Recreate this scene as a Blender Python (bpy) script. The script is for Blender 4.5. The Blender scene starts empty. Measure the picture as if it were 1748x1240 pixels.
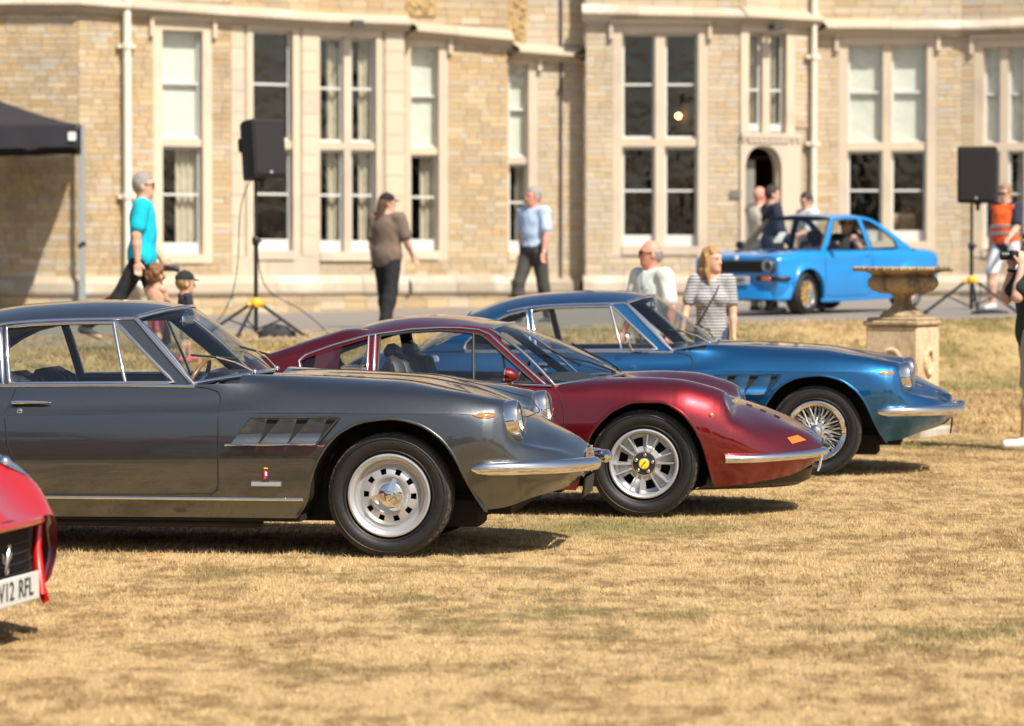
import bpy, bmesh, math, random
import numpy as np
from mathutils import Vector, Matrix
random.seed(7)
RNG = np.random.default_rng(7)
sc = bpy.context.scene
COL = sc.collection
R = math.radians

# ---------------------------------------------------------------- camera
FPX, CAMZ = 5300.0, 1.525            # focal length in photo pixels, eye height
PITCH = math.atan(170.0 / FPX)
cam_d = bpy.data.cameras.new('camera')
cam = bpy.data.objects.new('camera', cam_d)
COL.objects.link(cam)
cam.location = (0, 0, CAMZ)
cam.rotation_euler = (math.pi / 2 - PITCH, 0, 0)
cam_d.sensor_width = 36.0
cam_d.lens = 36.0 * FPX / 1748.0
cam_d.clip_start, cam_d.clip_end = 0.1, 2000
cam_d.dof.use_dof = True
cam_d.dof.focus_distance = 17.2
cam_d.dof.aperture_fstop = 2.9
sc.camera = cam
# ---------------------------------------------------------------- sky, sun, exposure
SUN_TO = Vector((-0.48, 0.66, -1.0)).normalized()      # direction the light travels
w = bpy.data.worlds.new('World')
sc.world = w
w.use_nodes = True
nt = w.node_tree
nt.nodes.clear()
sky = nt.nodes.new('ShaderNodeTexSky')
sky.sky_type = 'NISHITA'
sky.sun_disc = False
sky.sun_elevation = math.asin(-SUN_TO.z)
sky.sun_rotation = math.atan2(-SUN_TO.x, -SUN_TO.y)
sky.air_density, sky.dust_density, sky.ozone_density = 1.0, 2.6, .8
bg = nt.nodes.new('ShaderNodeBackground')
bg.inputs['Strength'].default_value = 0.085
wo = nt.nodes.new('ShaderNodeOutputWorld')
nt.links.new(sky.outputs[0], bg.inputs[0])
nt.links.new(bg.outputs[0], wo.inputs[0])
sun_d = bpy.data.lights.new('sun', 'SUN')
sun_d.energy = 5.0
sun_d.angle = R(0.53)
sun_d.color = (1.0, 0.93, 0.82)
sun = bpy.data.objects.new('sun', sun_d)
COL.objects.link(sun)
sun.location = (20, -18, 40)
sun.rotation_euler = SUN_TO.to_track_quat('-Z', 'Y').to_euler()
sc.view_settings.view_transform = 'Standard'
sc.view_settings.look = 'None'
sc.view_settings.gamma = 1.0
sc.view_settings.use_curve_mapping = False
sc.view_settings.exposure = 0.48
sc.cycles.max_bounces = 10
sc.cycles.transparent_max_bounces = 24
sc.cycles.sample_clamp_indirect = 6.0

# ---------------------------------------------------------------- pixel -> place
def ray(px, py):
    x, y = (px - 874.0) / FPX, -(py - 620.0) / FPX
    return np.array([x, math.cos(PITCH) + y * math.sin(PITCH), -math.sin(PITCH) + y * math.cos(PITCH)])
def at_depth(px, py, d):
    r = ray(px, py)
    return r * (d / r[1]) + np.array([0, 0, CAMZ])
def px_x(px, d):
    return (px - 874.0) / FPX * d

# ---------------------------------------------------------------- objects
def tag(o, label=None, cat=None, group=None, kind=None):
    if label: o['label'] = label
    if cat: o['category'] = cat
    if group: o['group'] = group
    if kind: o['kind'] = kind
    return o
def thing(name, label, cat, loc=(0, 0, 0), rz=0.0, group=None):
    o = bpy.data.objects.new(name, None)
    COL.objects.link(o)
    o.empty_display_size = 0.2
    o.location = loc
    o.rotation_euler = (0, 0, rz)
    return tag(o, label, cat, group)
def link_mesh(name, me, parent=None):
    o = bpy.data.objects.new(name, me)
    COL.objects.link(o)
    if parent is not None: o.parent = parent
    return o
def copy_tree(o, parent=None):
    c = o.copy()
    COL.objects.link(c)
    c.parent = parent
    for ch in o.children: copy_tree(ch, c)
    return c

class MB:
    """collects verts / faces and links them as one mesh object"""
    def __init__(s):
        s.v, s.f, s.m, s.n = [], [], [], 0
    def add(s, verts, faces, mi=0):
        b = s.n
        s.v.append(np.asarray(verts, float).reshape(-1, 3))
        s.n += len(s.v[-1])
        for f in faces:
            s.f.append([i + b for i in f]); s.m.append(mi)
        return s
    def box(s, c, d, mi=0, rz=0.0, bev=0.0, taper=1.0):
        hx, hy, hz = d[0] / 2, d[1] / 2, d[2] / 2
        if bev <= 0:
            P = [(-hx, -hy, -hz), (hx, -hy, -hz), (hx, hy, -hz), (-hx, hy, -hz),
                 (-hx * taper, -hy * taper, hz), (hx * taper, -hy * taper, hz), (hx * taper, hy * taper, hz), (-hx * taper, hy * taper, hz)]
            Fc = [(0, 3, 2, 1), (4, 5, 6, 7), (0, 1, 5, 4), (1, 2, 6, 5), (2, 3, 7, 6), (3, 0, 4, 7)]
        else:
            b = min(bev, hx * .95, hy * .95, hz * .95)
            ring = []
            for (x, y, z) in ((hx - b, hy - b, -hz), (hx, hy, -hz + b), (hx, hy, hz - b), (hx - b, hy - b, hz)):
                k = 0 if x == hx else 0
                o = b if x == hx else 0
                ring.append([(-x + o, -y, z), (x - o, -y, z), (x, -y + o, z), (x, y - o, z), (x - o, y, z), (-x + o, y, z), (-x, y - o, z), (-x, -y + o, z)])
            P = [p for r in ring for p in r]
            Fc = [tuple(range(7, -1, -1)), tuple(range(24, 32))]
            for k in range(3):
                for i in range(8):
                    j = (i + 1) % 8
                    Fc.append((k * 8 + i, k * 8 + j, k * 8 + 8 + j, k * 8 + 8 + i))
        P = np.array(P, float)
        if rz:
            ca, sa = math.cos(rz), math.sin(rz)
            P = np.stack([P[:, 0] * ca - P[:, 1] * sa, P[:, 0] * sa + P[:, 1] * ca, P[:, 2]], 1)
        return s.add(P + np.array(c, float), Fc, mi)
    def grid(s, P, mi=0, flip=False, wrap_u=False, wrap_v=False, keep=None):
        P = np.asarray(P, float)
        n, m = P.shape[:2]
        fc = []
        for i in range(n if wrap_u else n - 1):
            for j in range(m if wrap_v else m - 1):
                if keep is not None and not keep[i][j]: continue
                a, b = i * m + j, ((i + 1) % n) * m + j
                c, d = ((i + 1) % n) * m + (j + 1) % m, i * m + (j + 1) % m
                fc.append((a, d, c, b) if flip else (a, b, c, d))
        return s.add(P.reshape(-1, 3), fc, mi)
    def tube(s, path, r, n=8, mi=0, closed=False, caps=True, flat=1.0, up=None):
        P = np.asarray(path, float)
        k = len(P)
        rr = np.full(k, r) if np.isscalar(r) else np.asarray(r, float)
        T = np.zeros_like(P)
        for i in range(k):
            a = P[(i - 1) % k] if (closed or i > 0) else P[i]
            b = P[(i + 1) % k] if (closed or i < k - 1) else P[i]
            T[i] = (b - a) / (np.linalg.norm(b - a) + 1e-12)
        u = np.array(up if up is not None else (0, 0, 1.0), float)
        if abs(u @ T[0]) > .95: u = np.array((1.0, 0, 0))
        rings = []
        for i in range(k):
            u = u - (u @ T[i]) * T[i]
            if np.linalg.norm(u) < 1e-6: u = np.array((0, 1.0, 0)) - T[i][1] * T[i]
            u = u / np.linalg.norm(u)
            v = np.cross(T[i], u)
            rings.append([P[i] + rr[i] * (math.cos(2 * math.pi * q / n) * u + flat * math.sin(2 * math.pi * q / n) * v) for q in range(n)])
        b = s.n
        s.grid(np.array(rings), mi, flip=False, wrap_u=closed, wrap_v=True)
        if caps and not closed:
            s.f.append([b + q for q in range(n)]); s.m.append(mi)
            s.f.append([b + (k - 1) * n + q for q in range(n - 1, -1, -1)]); s.m.append(mi)
        return s
    def lathe(s, prof, o=(0, 0, 0), ax=(0, 0, 1), n=32, mi=0, keep=None, cap0=False, cap1=False, sx=1.0):
        """prof: list of (radius, distance along the axis)"""
        ax = np.array(ax, float); ax /= np.linalg.norm(ax)
        u = np.array((0, 0, 1.0)) if abs(ax[2]) < .9 else np.array((1.0, 0, 0))
        u = u - (u @ ax) * ax; u /= np.linalg.norm(u)
        v = np.cross(ax, u)
        o = np.array(o, float)
        P = np.array([[o + a * ax + r * (math.cos(2 * math.pi * q / n) * u + sx * math.sin(2 * math.pi * q / n) * v) for q in range(n)] for r, a in prof])
        b = s.n
        s.grid(P, mi, flip=False, wrap_v=True, keep=keep)
        if cap0: s.f.append([b + q for q in range(n)]); s.m.append(mi)
        if cap1:
            e = b + (len(prof) - 1) * n
            s.f.append([e + q for q in range(n - 1, -1, -1)]); s.m.append(mi)
        return s
    def ball(s, c, r, n=12, mi=0):
        r = np.array(r if hasattr(r, '__len__') else (r, r, r), float)
        k = n // 2
        P = np.array([[np.array(c) + r * np.array((math.sin(math.pi * i / k) * math.cos(2 * math.pi * j / n), math.sin(math.pi * i / k) * math.sin(2 * math.pi * j / n), math.cos(math.pi * i / k))) for j in range(n)] for i in range(k + 1)])
        return s.grid(P, mi, wrap_v=True)
    def poly(s, pts, th, nrm, mi=0):
        """flat polygon pts (3-D, in order) with thickness th along nrm"""
        P = np.asarray(pts, float); nrm = np.asarray(nrm, float); nrm = nrm / np.linalg.norm(nrm)
        k = len(P)
        V = np.concatenate([P, P - nrm * th])
        fc = [tuple(range(k)), tuple(range(2 * k - 1, k - 1, -1))] + [(i, k + i, k + (i + 1) % k, (i + 1) % k) for i in range(k)]
        return s.add(V, fc, mi)
    def verts(s):
        return np.concatenate(s.v) if s.v else np.zeros((0, 3))
    def mirror_y(s):
        V = s.verts() * np.array((1, -1, 1)); b = s.n
        fs = [([i + b for i in reversed(f)], m) for f, m in zip(s.f, s.m)]
        s.v.append(V); s.n += len(V)
        for f, m in fs: s.f.append(f); s.m.append(m)
        return s
    def mesh(s, name, mats, smooth=40, merge=False):
        me = bpy.data.meshes.new(name)
        me.from_pydata(s.verts().tolist(), [], s.f)
        for m in (mats if isinstance(mats, (list, tuple)) else [mats]): me.materials.append(m)
        if isinstance(mats, (list, tuple)) and len(mats) > 1: me.polygons.foreach_set('material_index', s.m)
        if merge:
            bm = bmesh.new(); bm.from_mesh(me)
            bmesh.ops.remove_doubles(bm, verts=bm.verts, dist=merge)
            bmesh.ops.dissolve_degenerate(bm, edges=bm.edges, dist=1e-5)
            bm.to_mesh(me); bm.free()
        if smooth:
            me.polygons.foreach_set('use_smooth', [True] * len(me.polygons))
            if smooth < 180: me.set_sharp_from_angle(angle=R(smooth))
        me.update()
        return me
    def build(s, name, mats, parent=None, smooth=40, merge=False):
        return link_mesh(name, s.mesh(name, mats, smooth, merge), parent)

# ---------------------------------------------------------------- materials
class NT:
    def __init__(s, name):
        s.mat = bpy.data.materials.new(name); s.mat.use_nodes = True
        s.t = s.mat.node_tree; s.t.nodes.clear()
        s.out = s.t.nodes.new('ShaderNodeOutputMaterial')
    def n(s, typ, **kw):
        nd = s.t.nodes.new('ShaderNode' + typ)
        for k, v in kw.items():
            if hasattr(nd, k) and not k.startswith('i_'): setattr(nd, k, v)
        return nd
    def set(s, nd, **kw):
        for k, v in kw.items():
            key = k.replace('_', ' ')
            if hasattr(v, 'is_linked') or isinstance(v, bpy.types.NodeSocket): s.t.links.new(v, nd.inputs[key])
            else: nd.inputs[key].default_value = v
        return nd
    def l(s, a, b): s.t.links.new(a, b)
    def noise(s, scale, detail=3, coord=None, rough=.55, dist=0.0):
        nd = s.n('TexNoise'); nd.inputs['Scale'].default_value = scale; nd.inputs['Detail'].default_value = detail
        nd.inputs['Roughness'].default_value = rough; nd.inputs['Distortion'].default_value = dist
        if coord is not None: s.l(coord, nd.inputs['Vector'])
        return nd.outputs['Fac']
    def coord(s, kind='Object', scale=None):
        o = s.n('TexCoord').outputs[kind]
        if scale is None: return o
        mp = s.n('Mapping'); s.l(o, mp.inputs['Vector']); mp.inputs['Scale'].default_value = scale
        return mp.outputs[0]
    def ramp(s, fac, stops):
        nd = s.n('ValToRGB'); s.l(fac, nd.inputs[0])
        e = nd.color_ramp.elements
        while len(e) < len(stops): e.new(.5)
        for k, (p, c) in enumerate(stops):
            e[k].position = p; e[k].color = (*c, 1) if len(c) == 3 else c
        return nd.outputs[0]
    def mix(s, fac, a, b, mode='MIX'):
        nd = s.n('Mix', data_type='RGBA', blend_type=mode)
        for k, v in ((0, fac), (6, a), (7, b)):
            if isinstance(v, bpy.types.NodeSocket): s.l(v, nd.inputs[k])
            else: nd.inputs[k].default_value = v if k == 0 else ((*v, 1) if len(v) == 3 else v)
        return nd.outputs[2]
    def math(s, op, a, b=0.0):
        nd = s.n('Math', operation=op)
        for k, v in ((0, a), (1, b)):
            if isinstance(v, bpy.types.NodeSocket): s.l(v, nd.inputs[k])
            else: nd.inputs[k].default_value = v
        return nd.outputs[0]
    def bump(s, h, strength=.3, dist=.01):
        nd = s.n('Bump'); nd.inputs['Strength'].default_value = strength; nd.inputs['Distance'].default_value = dist
        s.l(h, nd.inputs['Height']); return nd.outputs[0]
    def bsdf(s, **kw):
        nd = s.n('BsdfPrincipled')
        for k, v in kw.items():
            key = k.replace('_', ' ')
            if isinstance(v, bpy.types.NodeSocket): s.l(v, nd.inputs[key])
            else:
                if isinstance(v, tuple) and len(v) == 3: v = (*v, 1)
                nd.inputs[key].default_value = v
        s.l(nd.outputs[0], s.out.inputs[0]); return nd

def m_plain(name, col, rough=.5, metal=0.0, var=.12, scale=30, bump=0.0, coat=0.0, spec=.5, sheen=0.0):
    t = NT(name)
    c = t.coord()
    f = t.noise(scale, 4, c)
    col2 = tuple(min(1, x * (1 + var)) for x in col); col1 = tuple(x * (1 - var) for x in col)
    kw = dict(Base_Color=t.ramp(f, [(.3, col1), (.7, col2)]), Roughness=rough, Metallic=metal)
    if bump: kw['Normal'] = t.bump(f, bump, .004)
    b = t.bsdf(**kw)
    b.inputs['Specular IOR Level'].default_value = spec
    if coat: b.inputs['Coat Weight'].default_value = coat; b.inputs['Coat Roughness'].default_value = .03
    if sheen: b.inputs['Sheen Weight'].default_value = sheen
    return t.mat
def m_paint(name, col, metal=.75, rough=.36, flake=.07):
    t = NT(name)
    c = t.coord()
    v = t.n('TexVoronoi'); v.inputs['Scale'].default_value = 900; t.l(c, v.inputs['Vector'])
    big = t.noise(1.7, 3, c)
    a = t.mix(big, tuple(x * .93 for x in col), tuple(min(1, x * 1.07) for x in col))
    cc = t.mix(t.math('MULTIPLY', v.outputs['Distance'], flake), a, tuple(min(1, x * 1.8 + .01) for x in col))
    dust = t.noise(60, 5, c)
    b = t.bsdf(Base_Color=cc, Metallic=metal, Roughness=t.ramp(dust, [(.3, (rough,) * 3), (.75, (rough + .06,) * 3)]))
    b.inputs['Coat Weight'].default_value = 1.0
    b.inputs['Coat Roughness'].default_value = .025
    b.inputs['Coat IOR'].default_value = 1.65
    return t.mat
def m_glass(name, tint=(.86, .9, .88), refl=1.0, rough=.0, ior=1.5, gain=1.15, wavy=0.0):
    t = NT(name)
    tr = t.n('BsdfTransparent'); tr.inputs[0].default_value = (*tint, 1)
    gl = t.n('BsdfGlossy'); gl.inputs['Roughness'].default_value = rough; gl.inputs[0].default_value = (refl, refl, refl, 1)
    if wavy:
        t.l(t.bump(t.noise(2.2, 2, t.coord()), wavy, .05), gl.inputs['Normal'])
    lw = t.n('LayerWeight'); lw.inputs[0].default_value = .5            # facing term is the same from both sides of the sheet
    f2 = t.math('MULTIPLY', t.math('ADD', t.math('MULTIPLY', t.math('POWER', lw.outputs['Facing'], 5.0), .9), .075), gain)
    cl = t.n('Clamp'); t.l(f2, cl.inputs[0])
    mx = t.n('MixShader'); t.l(cl.outputs[0], mx.inputs[0]); t.l(tr.outputs[0], mx.inputs[1]); t.l(gl.outputs[0], mx.inputs[2])
    t.l(mx.outputs[0], t.out.inputs[0])
    return t.mat

M = {}
M['chrome'] = m_plain('chrome', (.78, .78, .78), .06, 1.0, .03, 8)
M['black_rubber'] = m_plain('black_rubber', (.018, .018, .018), .55, 0, .25, 60)
M['black_plastic'] = m_plain('black_plastic', (.014, .014, .015), .45, 0, .2, 30)
M['dark_under'] = m_plain('dark_underbody', (.012, .011, .010), .85, 0, .3, 12)
M['seam'] = m_plain('gap_and_shade_black', (.008, .008, .008), .8, 0, .1, 10)  # black of panel gaps, and of the shade drawn inside the vents
M['leather_black'] = m_plain('black_leather', (.02, .02, .021), .5, 0, .25, 40, .2)
M['alloy'] = m_plain('silver_alloy', (.50, .51, .52), .36, .6, .05, 30)
M['alloy_dark'] = m_plain('dark_alloy_face', (.03, .03, .032), .4, .3, .1, 30)
M['wood'] = m_plain('varnished_wood', (.30, .12, .04), .3, 0, .3, 20, 0, .6)
M['amber'] = m_plain('amber_lens', (.78, .15, .012), .15, 0, .08, 60, 0, .8)
M['white'] = m_plain('white_enamel', (.78, .78, .76), .4, 0, .04, 30)
M['yellow'] = m_plain('yellow_enamel', (.85, .62, .02), .35, 0, .05, 30)
M['red_enamel'] = m_plain('red_enamel', (.55, .03, .03), .35, 0, .05, 30)
M['navy_enamel'] = m_plain('navy_enamel', (.03, .05, .2), .35, 0, .05, 30)
M['glass'] = m_glass('car_glass', (.84, .88, .86), gain=.9)
M['glass_screen'] = m_glass('windscreen_glass', (.84, .88, .86), gain=.95)
M['glass_clear'] = m_glass('lamp_glass', (.93, .95, .95))
M['mirror_silver'] = m_plain('lamp_reflector', (.85, .85, .86), .12, 1.0, .02, 8)
M['plate'] = m_plain('number_plate_white', (.58, .58, .55), .5, 0, .05, 12)
M['gold'] = m_plain('gold_alloy', (.72, .46, .11), .35, .7, .06, 30)
# ================================================================ ground
def sstep(a, b, x):
    t = np.clip((x - a) / (b - a), 0, 1)
    return t * t * (3 - 2 * t)
def terrace_z(X):
    return .72 + .02 * np.clip(X, -14, 14)
def edge_y(X):                       # near edge of the tarmac drive
    return 33.2 + .56 * (np.clip(X, -12, 14) + 2.6)
def crest_y(X):
    return edge_y(X) - (3.1 + (.35 - 3.1) * sstep(-3.5, 2.5, X))
def ground_z(X, Y):
    X = np.asarray(X, float); Y = np.asarray(Y, float)
    c = crest_y(X)
    lawn = .10 * sstep(27, 35, Y)
    return lawn + (terrace_z(X) - lawn) * sstep(c - 2.6, c + .12, Y)
def gz(x, y): return float(ground_z(x, y))

def lawn_material():
    t = NT('parched_lawn')
    c = t.coord()
    big = t.noise(.22, 5, c, .6, .5)
    mid = t.noise(1.6, 5, c, .62)
    st = t.noise(5.5, 4, t.coord('Object', (1.5, .9, 1)), .65)
    fine = t.noise(150, 6, t.coord('Object', (1, .45, 1)), .75)
    straw = t.ramp(fine, [(.28, (.22, .135, .055)), (.5, (.47, .325, .15)), (.72, (.64, .48, .255))])
    brown = t.ramp(fine, [(.28, (.11, .066, .025)), (.55, (.255, .16, .062)), (.75, (.38, .255, .10))])
    green = t.ramp(fine, [(.28, (.06, .06, .018)), (.55, (.15, .14, .04)), (.75, (.24, .21, .07))])
    a = t.mix(t.ramp(t.math('MULTIPLY', t.math('ADD', mid, st), .5), [(.46, (0, 0, 0)), (.57, (1, 1, 1))]), straw, brown)
    g = t.math('MULTIPLY', t.math('ADD', big, t.math('MULTIPLY', mid, .6)), .62)
    a = t.mix(t.ramp(g, [(.53, (0, 0, 0)), (.61, (.62, .62, .62))]), a, green)
    ga = t.n('Attribute'); ga.attribute_name = 'green'
    a = t.mix(ga.outputs['Fac'], a, green)
    t.bsdf(Base_Color=a, Roughness=.95, Normal=t.bump(fine, .6, .012))
    return t.mat
M['lawn'] = lawn_material()
def asphalt_material():
    t = NT('worn_tarmac')
    c = t.coord()
    f = t.noise(120, 5, c, .7); b = t.noise(.6, 4, c)
    a = t.ramp(f, [(.3, (.15, .13, .115)), (.7, (.27, .245, .22))])
    a = t.mix(t.ramp(b, [(.4, (0, 0, 0)), (.65, (.5, .5, .5))]), a, (.22, .195, .165))
    t.bsdf(Base_Color=a, Roughness=.9, Normal=t.bump(f, .4, .006))
    return t.mat
M['asphalt'] = asphalt_material()

xs = np.unique(np.concatenate([np.linspace(-400, -20, 12), np.linspace(-20, 20, 81), np.linspace(20, 400, 12)]))
ys = np.unique(np.concatenate([np.linspace(-400, 0, 14), np.linspace(0, 24, 25), np.linspace(24, 48, 97), np.linspace(48, 70, 12), np.linspace(70, 400, 8)]))
XX, YY = np.meshgrid(xs, ys, indexing='ij')
ZZ = ground_z(XX, YY) + .012 * np.sin(XX * 1.3) * np.sin(YY * .9 + XX) * (np.abs(XX) < 20) * (YY > 24) * (YY < 45)
gm = MB(); gm.grid(np.stack([XX, YY, ZZ], 2))
lawn = gm.build('lawn', M['lawn'], smooth=180)
def greenness(X, Y):
    X = np.asarray(X, float); Y = np.asarray(Y, float)
    foot = np.exp(-((Y - crest_y(X) + 2.3) / .38)**2) * (.55 + .35 * np.sin(X * 1.9 + 1) * np.sin(X * .7)) + .30 * np.exp(-((Y - crest_y(X) + 1.1) / .9)**2) * (1 + .5 * np.sin(X * 2.7))
    verge = np.exp(-((Y - edge_y(X) + .25) / .35)**2) * (.40 + .35 * np.sin(X * 1.3))
    car = .9 * np.exp(-((X - .55) / .7)**2 - ((Y - 17.9) / .5)**2)          # greener patch between two cars
    return np.clip(foot + verge + car, 0, .85)
at_ = lawn.data.attributes.new('green', 'FLOAT', 'POINT'); at_.data.foreach_set('value', greenness(XX, YY).ravel().astype(np.float32))
tag(lawn, kind='structure')
# tarmac drive laid on the terrace, slightly ragged near edge
dx = np.linspace(-24, 30, 109)
cols = []
for x in dx:
    e = float(edge_y(x)) + .10 * math.sin(x * 2.1) + .05 * math.sin(x * 5.7 + 1)
    col = []
    for k, y in enumerate(list(np.linspace(e, e + 1.2, 4)) + list(np.linspace(e + 2.5, 72, 16))):
        col.append((x, y, gz(x, y) + .02 + (.0 if k else -.025)))
    cols.append(col)
dm = MB(); dm.grid(np.array(cols))
drive = dm.build('driveway', M['asphalt'], smooth=180)
tag(drive, kind='structure')
# ================================================================ the manor house
def block_material(name, stops, rough=.92, dirt=(.30, .27, .22), stain=.5):
    t = NT(name)
    g = t.n('NewGeometry'); oi = t.n('ObjectInfo')
    r = t.math('FRACT', t.math('ADD', g.outputs['Random Per Island'], t.math('MULTIPLY', oi.outputs['Random'], 7.31)))
    base = t.ramp(r, stops)
    cr = t.n('NewGeometry').outputs['Position']
    def pn(scale, det, ro=.6):
        nd = t.n('TexNoise'); nd.inputs['Scale'].default_value = scale; nd.inputs['Detail'].default_value = det; nd.inputs['Roughness'].default_value = ro
        t.l(cr, nd.inputs['Vector']); return nd.outputs['Fac']
    f = pn(28, 6, .7); m = pn(.9, 5)
    c = t.mix(t.ramp(f, [(.3, (.0, .0, .0)), (.7, (.45, .45, .45))]), base, (.56, .44, .29))
    c = t.mix(t.ramp(m, [(.52, (0, 0, 0)), (.72, (stain,) * 3)]), c, dirt)
    t.bsdf(Base_Color=c, Roughness=rough, Normal=t.bump(f, .35, .01))
    return t.mat
M['block'] = block_material('sandstone_blocks', [(0, (.36, .24, .115)), (.18, (.46, .33, .175)), (.36, (.36, .27, .165)), (.52, (.52, .39, .225)), (.68, (.36, .29, .205)), (.82, (.53, .43, .29)), (.93, (.42, .38, .32)), (1, (.48, .29, .13))], dirt=(.20, .165, .125), stain=.55)
M['block_pale'] = block_material('pale_sandstone_blocks', [(0, (.42, .30, .17)), (.2, (.52, .42, .28)), (.4, (.44, .37, .275)), (.6, (.57, .48, .345)), (.8, (.46, .41, .34)), (1, (.54, .39, .22))])
M['ashlar'] = block_material('pale_dressed_stone', [(0, (.55, .46, .34)), (.4, (.60, .51, .39)), (.7, (.53, .45, .36)), (1, (.62, .54, .42))], dirt=(.42, .35, .30), stain=.7)
M['weathered'] = block_material('weathered_stone', [(0, (.27, .23, .18)), (.5, (.44, .38, .30)), (1, (.34, .30, .25))], dirt=(.58, .55, .48), stain=.9)
M['mortar'] = m_plain('lime_mortar', (.38, .31, .22), .95, 0, .15, 20)
M['sash'] = m_plain('white_painted_sash', (.60, .60, .575), .5, 0, .06, 12)
M['win_glass'] = m_glass('window_glass', (.92, .95, .93), wavy=.25)
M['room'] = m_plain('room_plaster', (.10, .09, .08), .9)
M['blind'] = m_plain('pale_roller_blind', (.66, .66, .60), .85, 0, .04, 4)
M['curtain'] = m_plain('beige_curtain', (.55, .49, .39), .9, 0, .12, 6)
M['pipe'] = m_plain('cream_painted_iron', (.70, .65, .54), .5, 0, .06, 8)
M['lead'] = m_plain('dark_iron', (.05, .05, .05), .6)

cn, zstr = {}, {}
for k_, px_, d_, y_ in (('a0', -420, 53.0, 7), ('a1', 135, 53.0, 6), ('b1', 395, 54.2, 25), ('c1', 545, 54.9, 35), ('c2', 690, 55.4, 40), ('d0', 690, 55.8, 50), ('d1', 865, 56.3, 67), ('e0', 865, 56.6, 86), ('e1', 998, 56.8, 97),
                        ('f0', 1000, 56.35, 22), ('f1', 1270, 56.4, 28), ('f2', 1388, 57.0, 35), ('g0', 1392, 57.4, 47), ('g1', 1640, 57.2, 48), ('g2', 1990, 56.0, 38)):
    cn[k_] = np.array((px_x(px_, d_), d_)); zstr[k_] = at_depth(px_, y_, d_)[2]
class Face:
    def __init__(s, a, b):
        s.a, s.b = cn[a], cn[b]
        s.za, s.zb = zstr[a], zstr[b]
        if len(s_name := (a + b)) and a[0] != b[0] and (a, b) not in (('a1', 'b1'), ('b1', 'c1')): s.za = s.zb = min(s.za, s.zb)
        s.L = float(np.linalg.norm(s.b - s.a)); s.u = (s.b - s.a) / s.L
        s.n = np.array((s.u[1], -s.u[0]))          # outward, towards the camera
        s.ang = math.atan2(s.u[1], s.u[0])
        s.holes = []
    def P(s, u, z, out=0.0):
        q = s.a + s.u * u + s.n * out
        return (q[0], q[1], z)
    def uz(s, px, py):
        d = ray(px, py)
        t = (s.a @ s.n) / (d[0] * s.n[0] + d[1] * s.n[1])
        return float((d[:2] * t - s.a) @ s.u), float(CAMZ + d[2] * t)
    def box(s, mb, u0, u1, z0, z1, o0, o1, mi=0):
        """box between out-distances o0 < o1"""
        V = [s.P(u, z, o) for u in (u0, u1) for o in (o0, o1) for z in (z0, z1)]
        # order: 0 u0o0z0 1 u0o0z1 2 u0o1z0 3 u0o1z1 4 u1o0z0 ...
        return mb.add(V, [(2, 6, 7, 3), (0, 2, 3, 1), (6, 4, 5, 7), (4, 0, 1, 5), (3, 7, 5, 1), (0, 4, 6, 2)], mi)
faces = {}
order = [('A', 'a0', 'a1'), ('B', 'a1', 'b1'), ('C', 'b1', 'c1'), ('Q', 'c1', 'c2'), ('r1', 'c2', 'd0'), ('D', 'd0', 'd1'), ('r2', 'd1', 'e0'), ('E', 'e0', 'e1'), ('r3', 'e1', 'f0'), ('F', 'f0', 'f1'), ('K', 'f1', 'f2'), ('r4', 'f2', 'g0'), ('G', 'g0', 'g1'), ('J', 'g1', 'g2')]
for k, a, b in order: faces[k] = Face(a, b)
house = thing('manor_house', 'sandstone manor house with tall stone-mullioned sash windows behind the drive', 'building', (0, 0, 0))
ZTOP = 11.0
ZP0, ZP1 = .98, 1.30                 # weathered plinth course
rb = random.Random(11)

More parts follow.
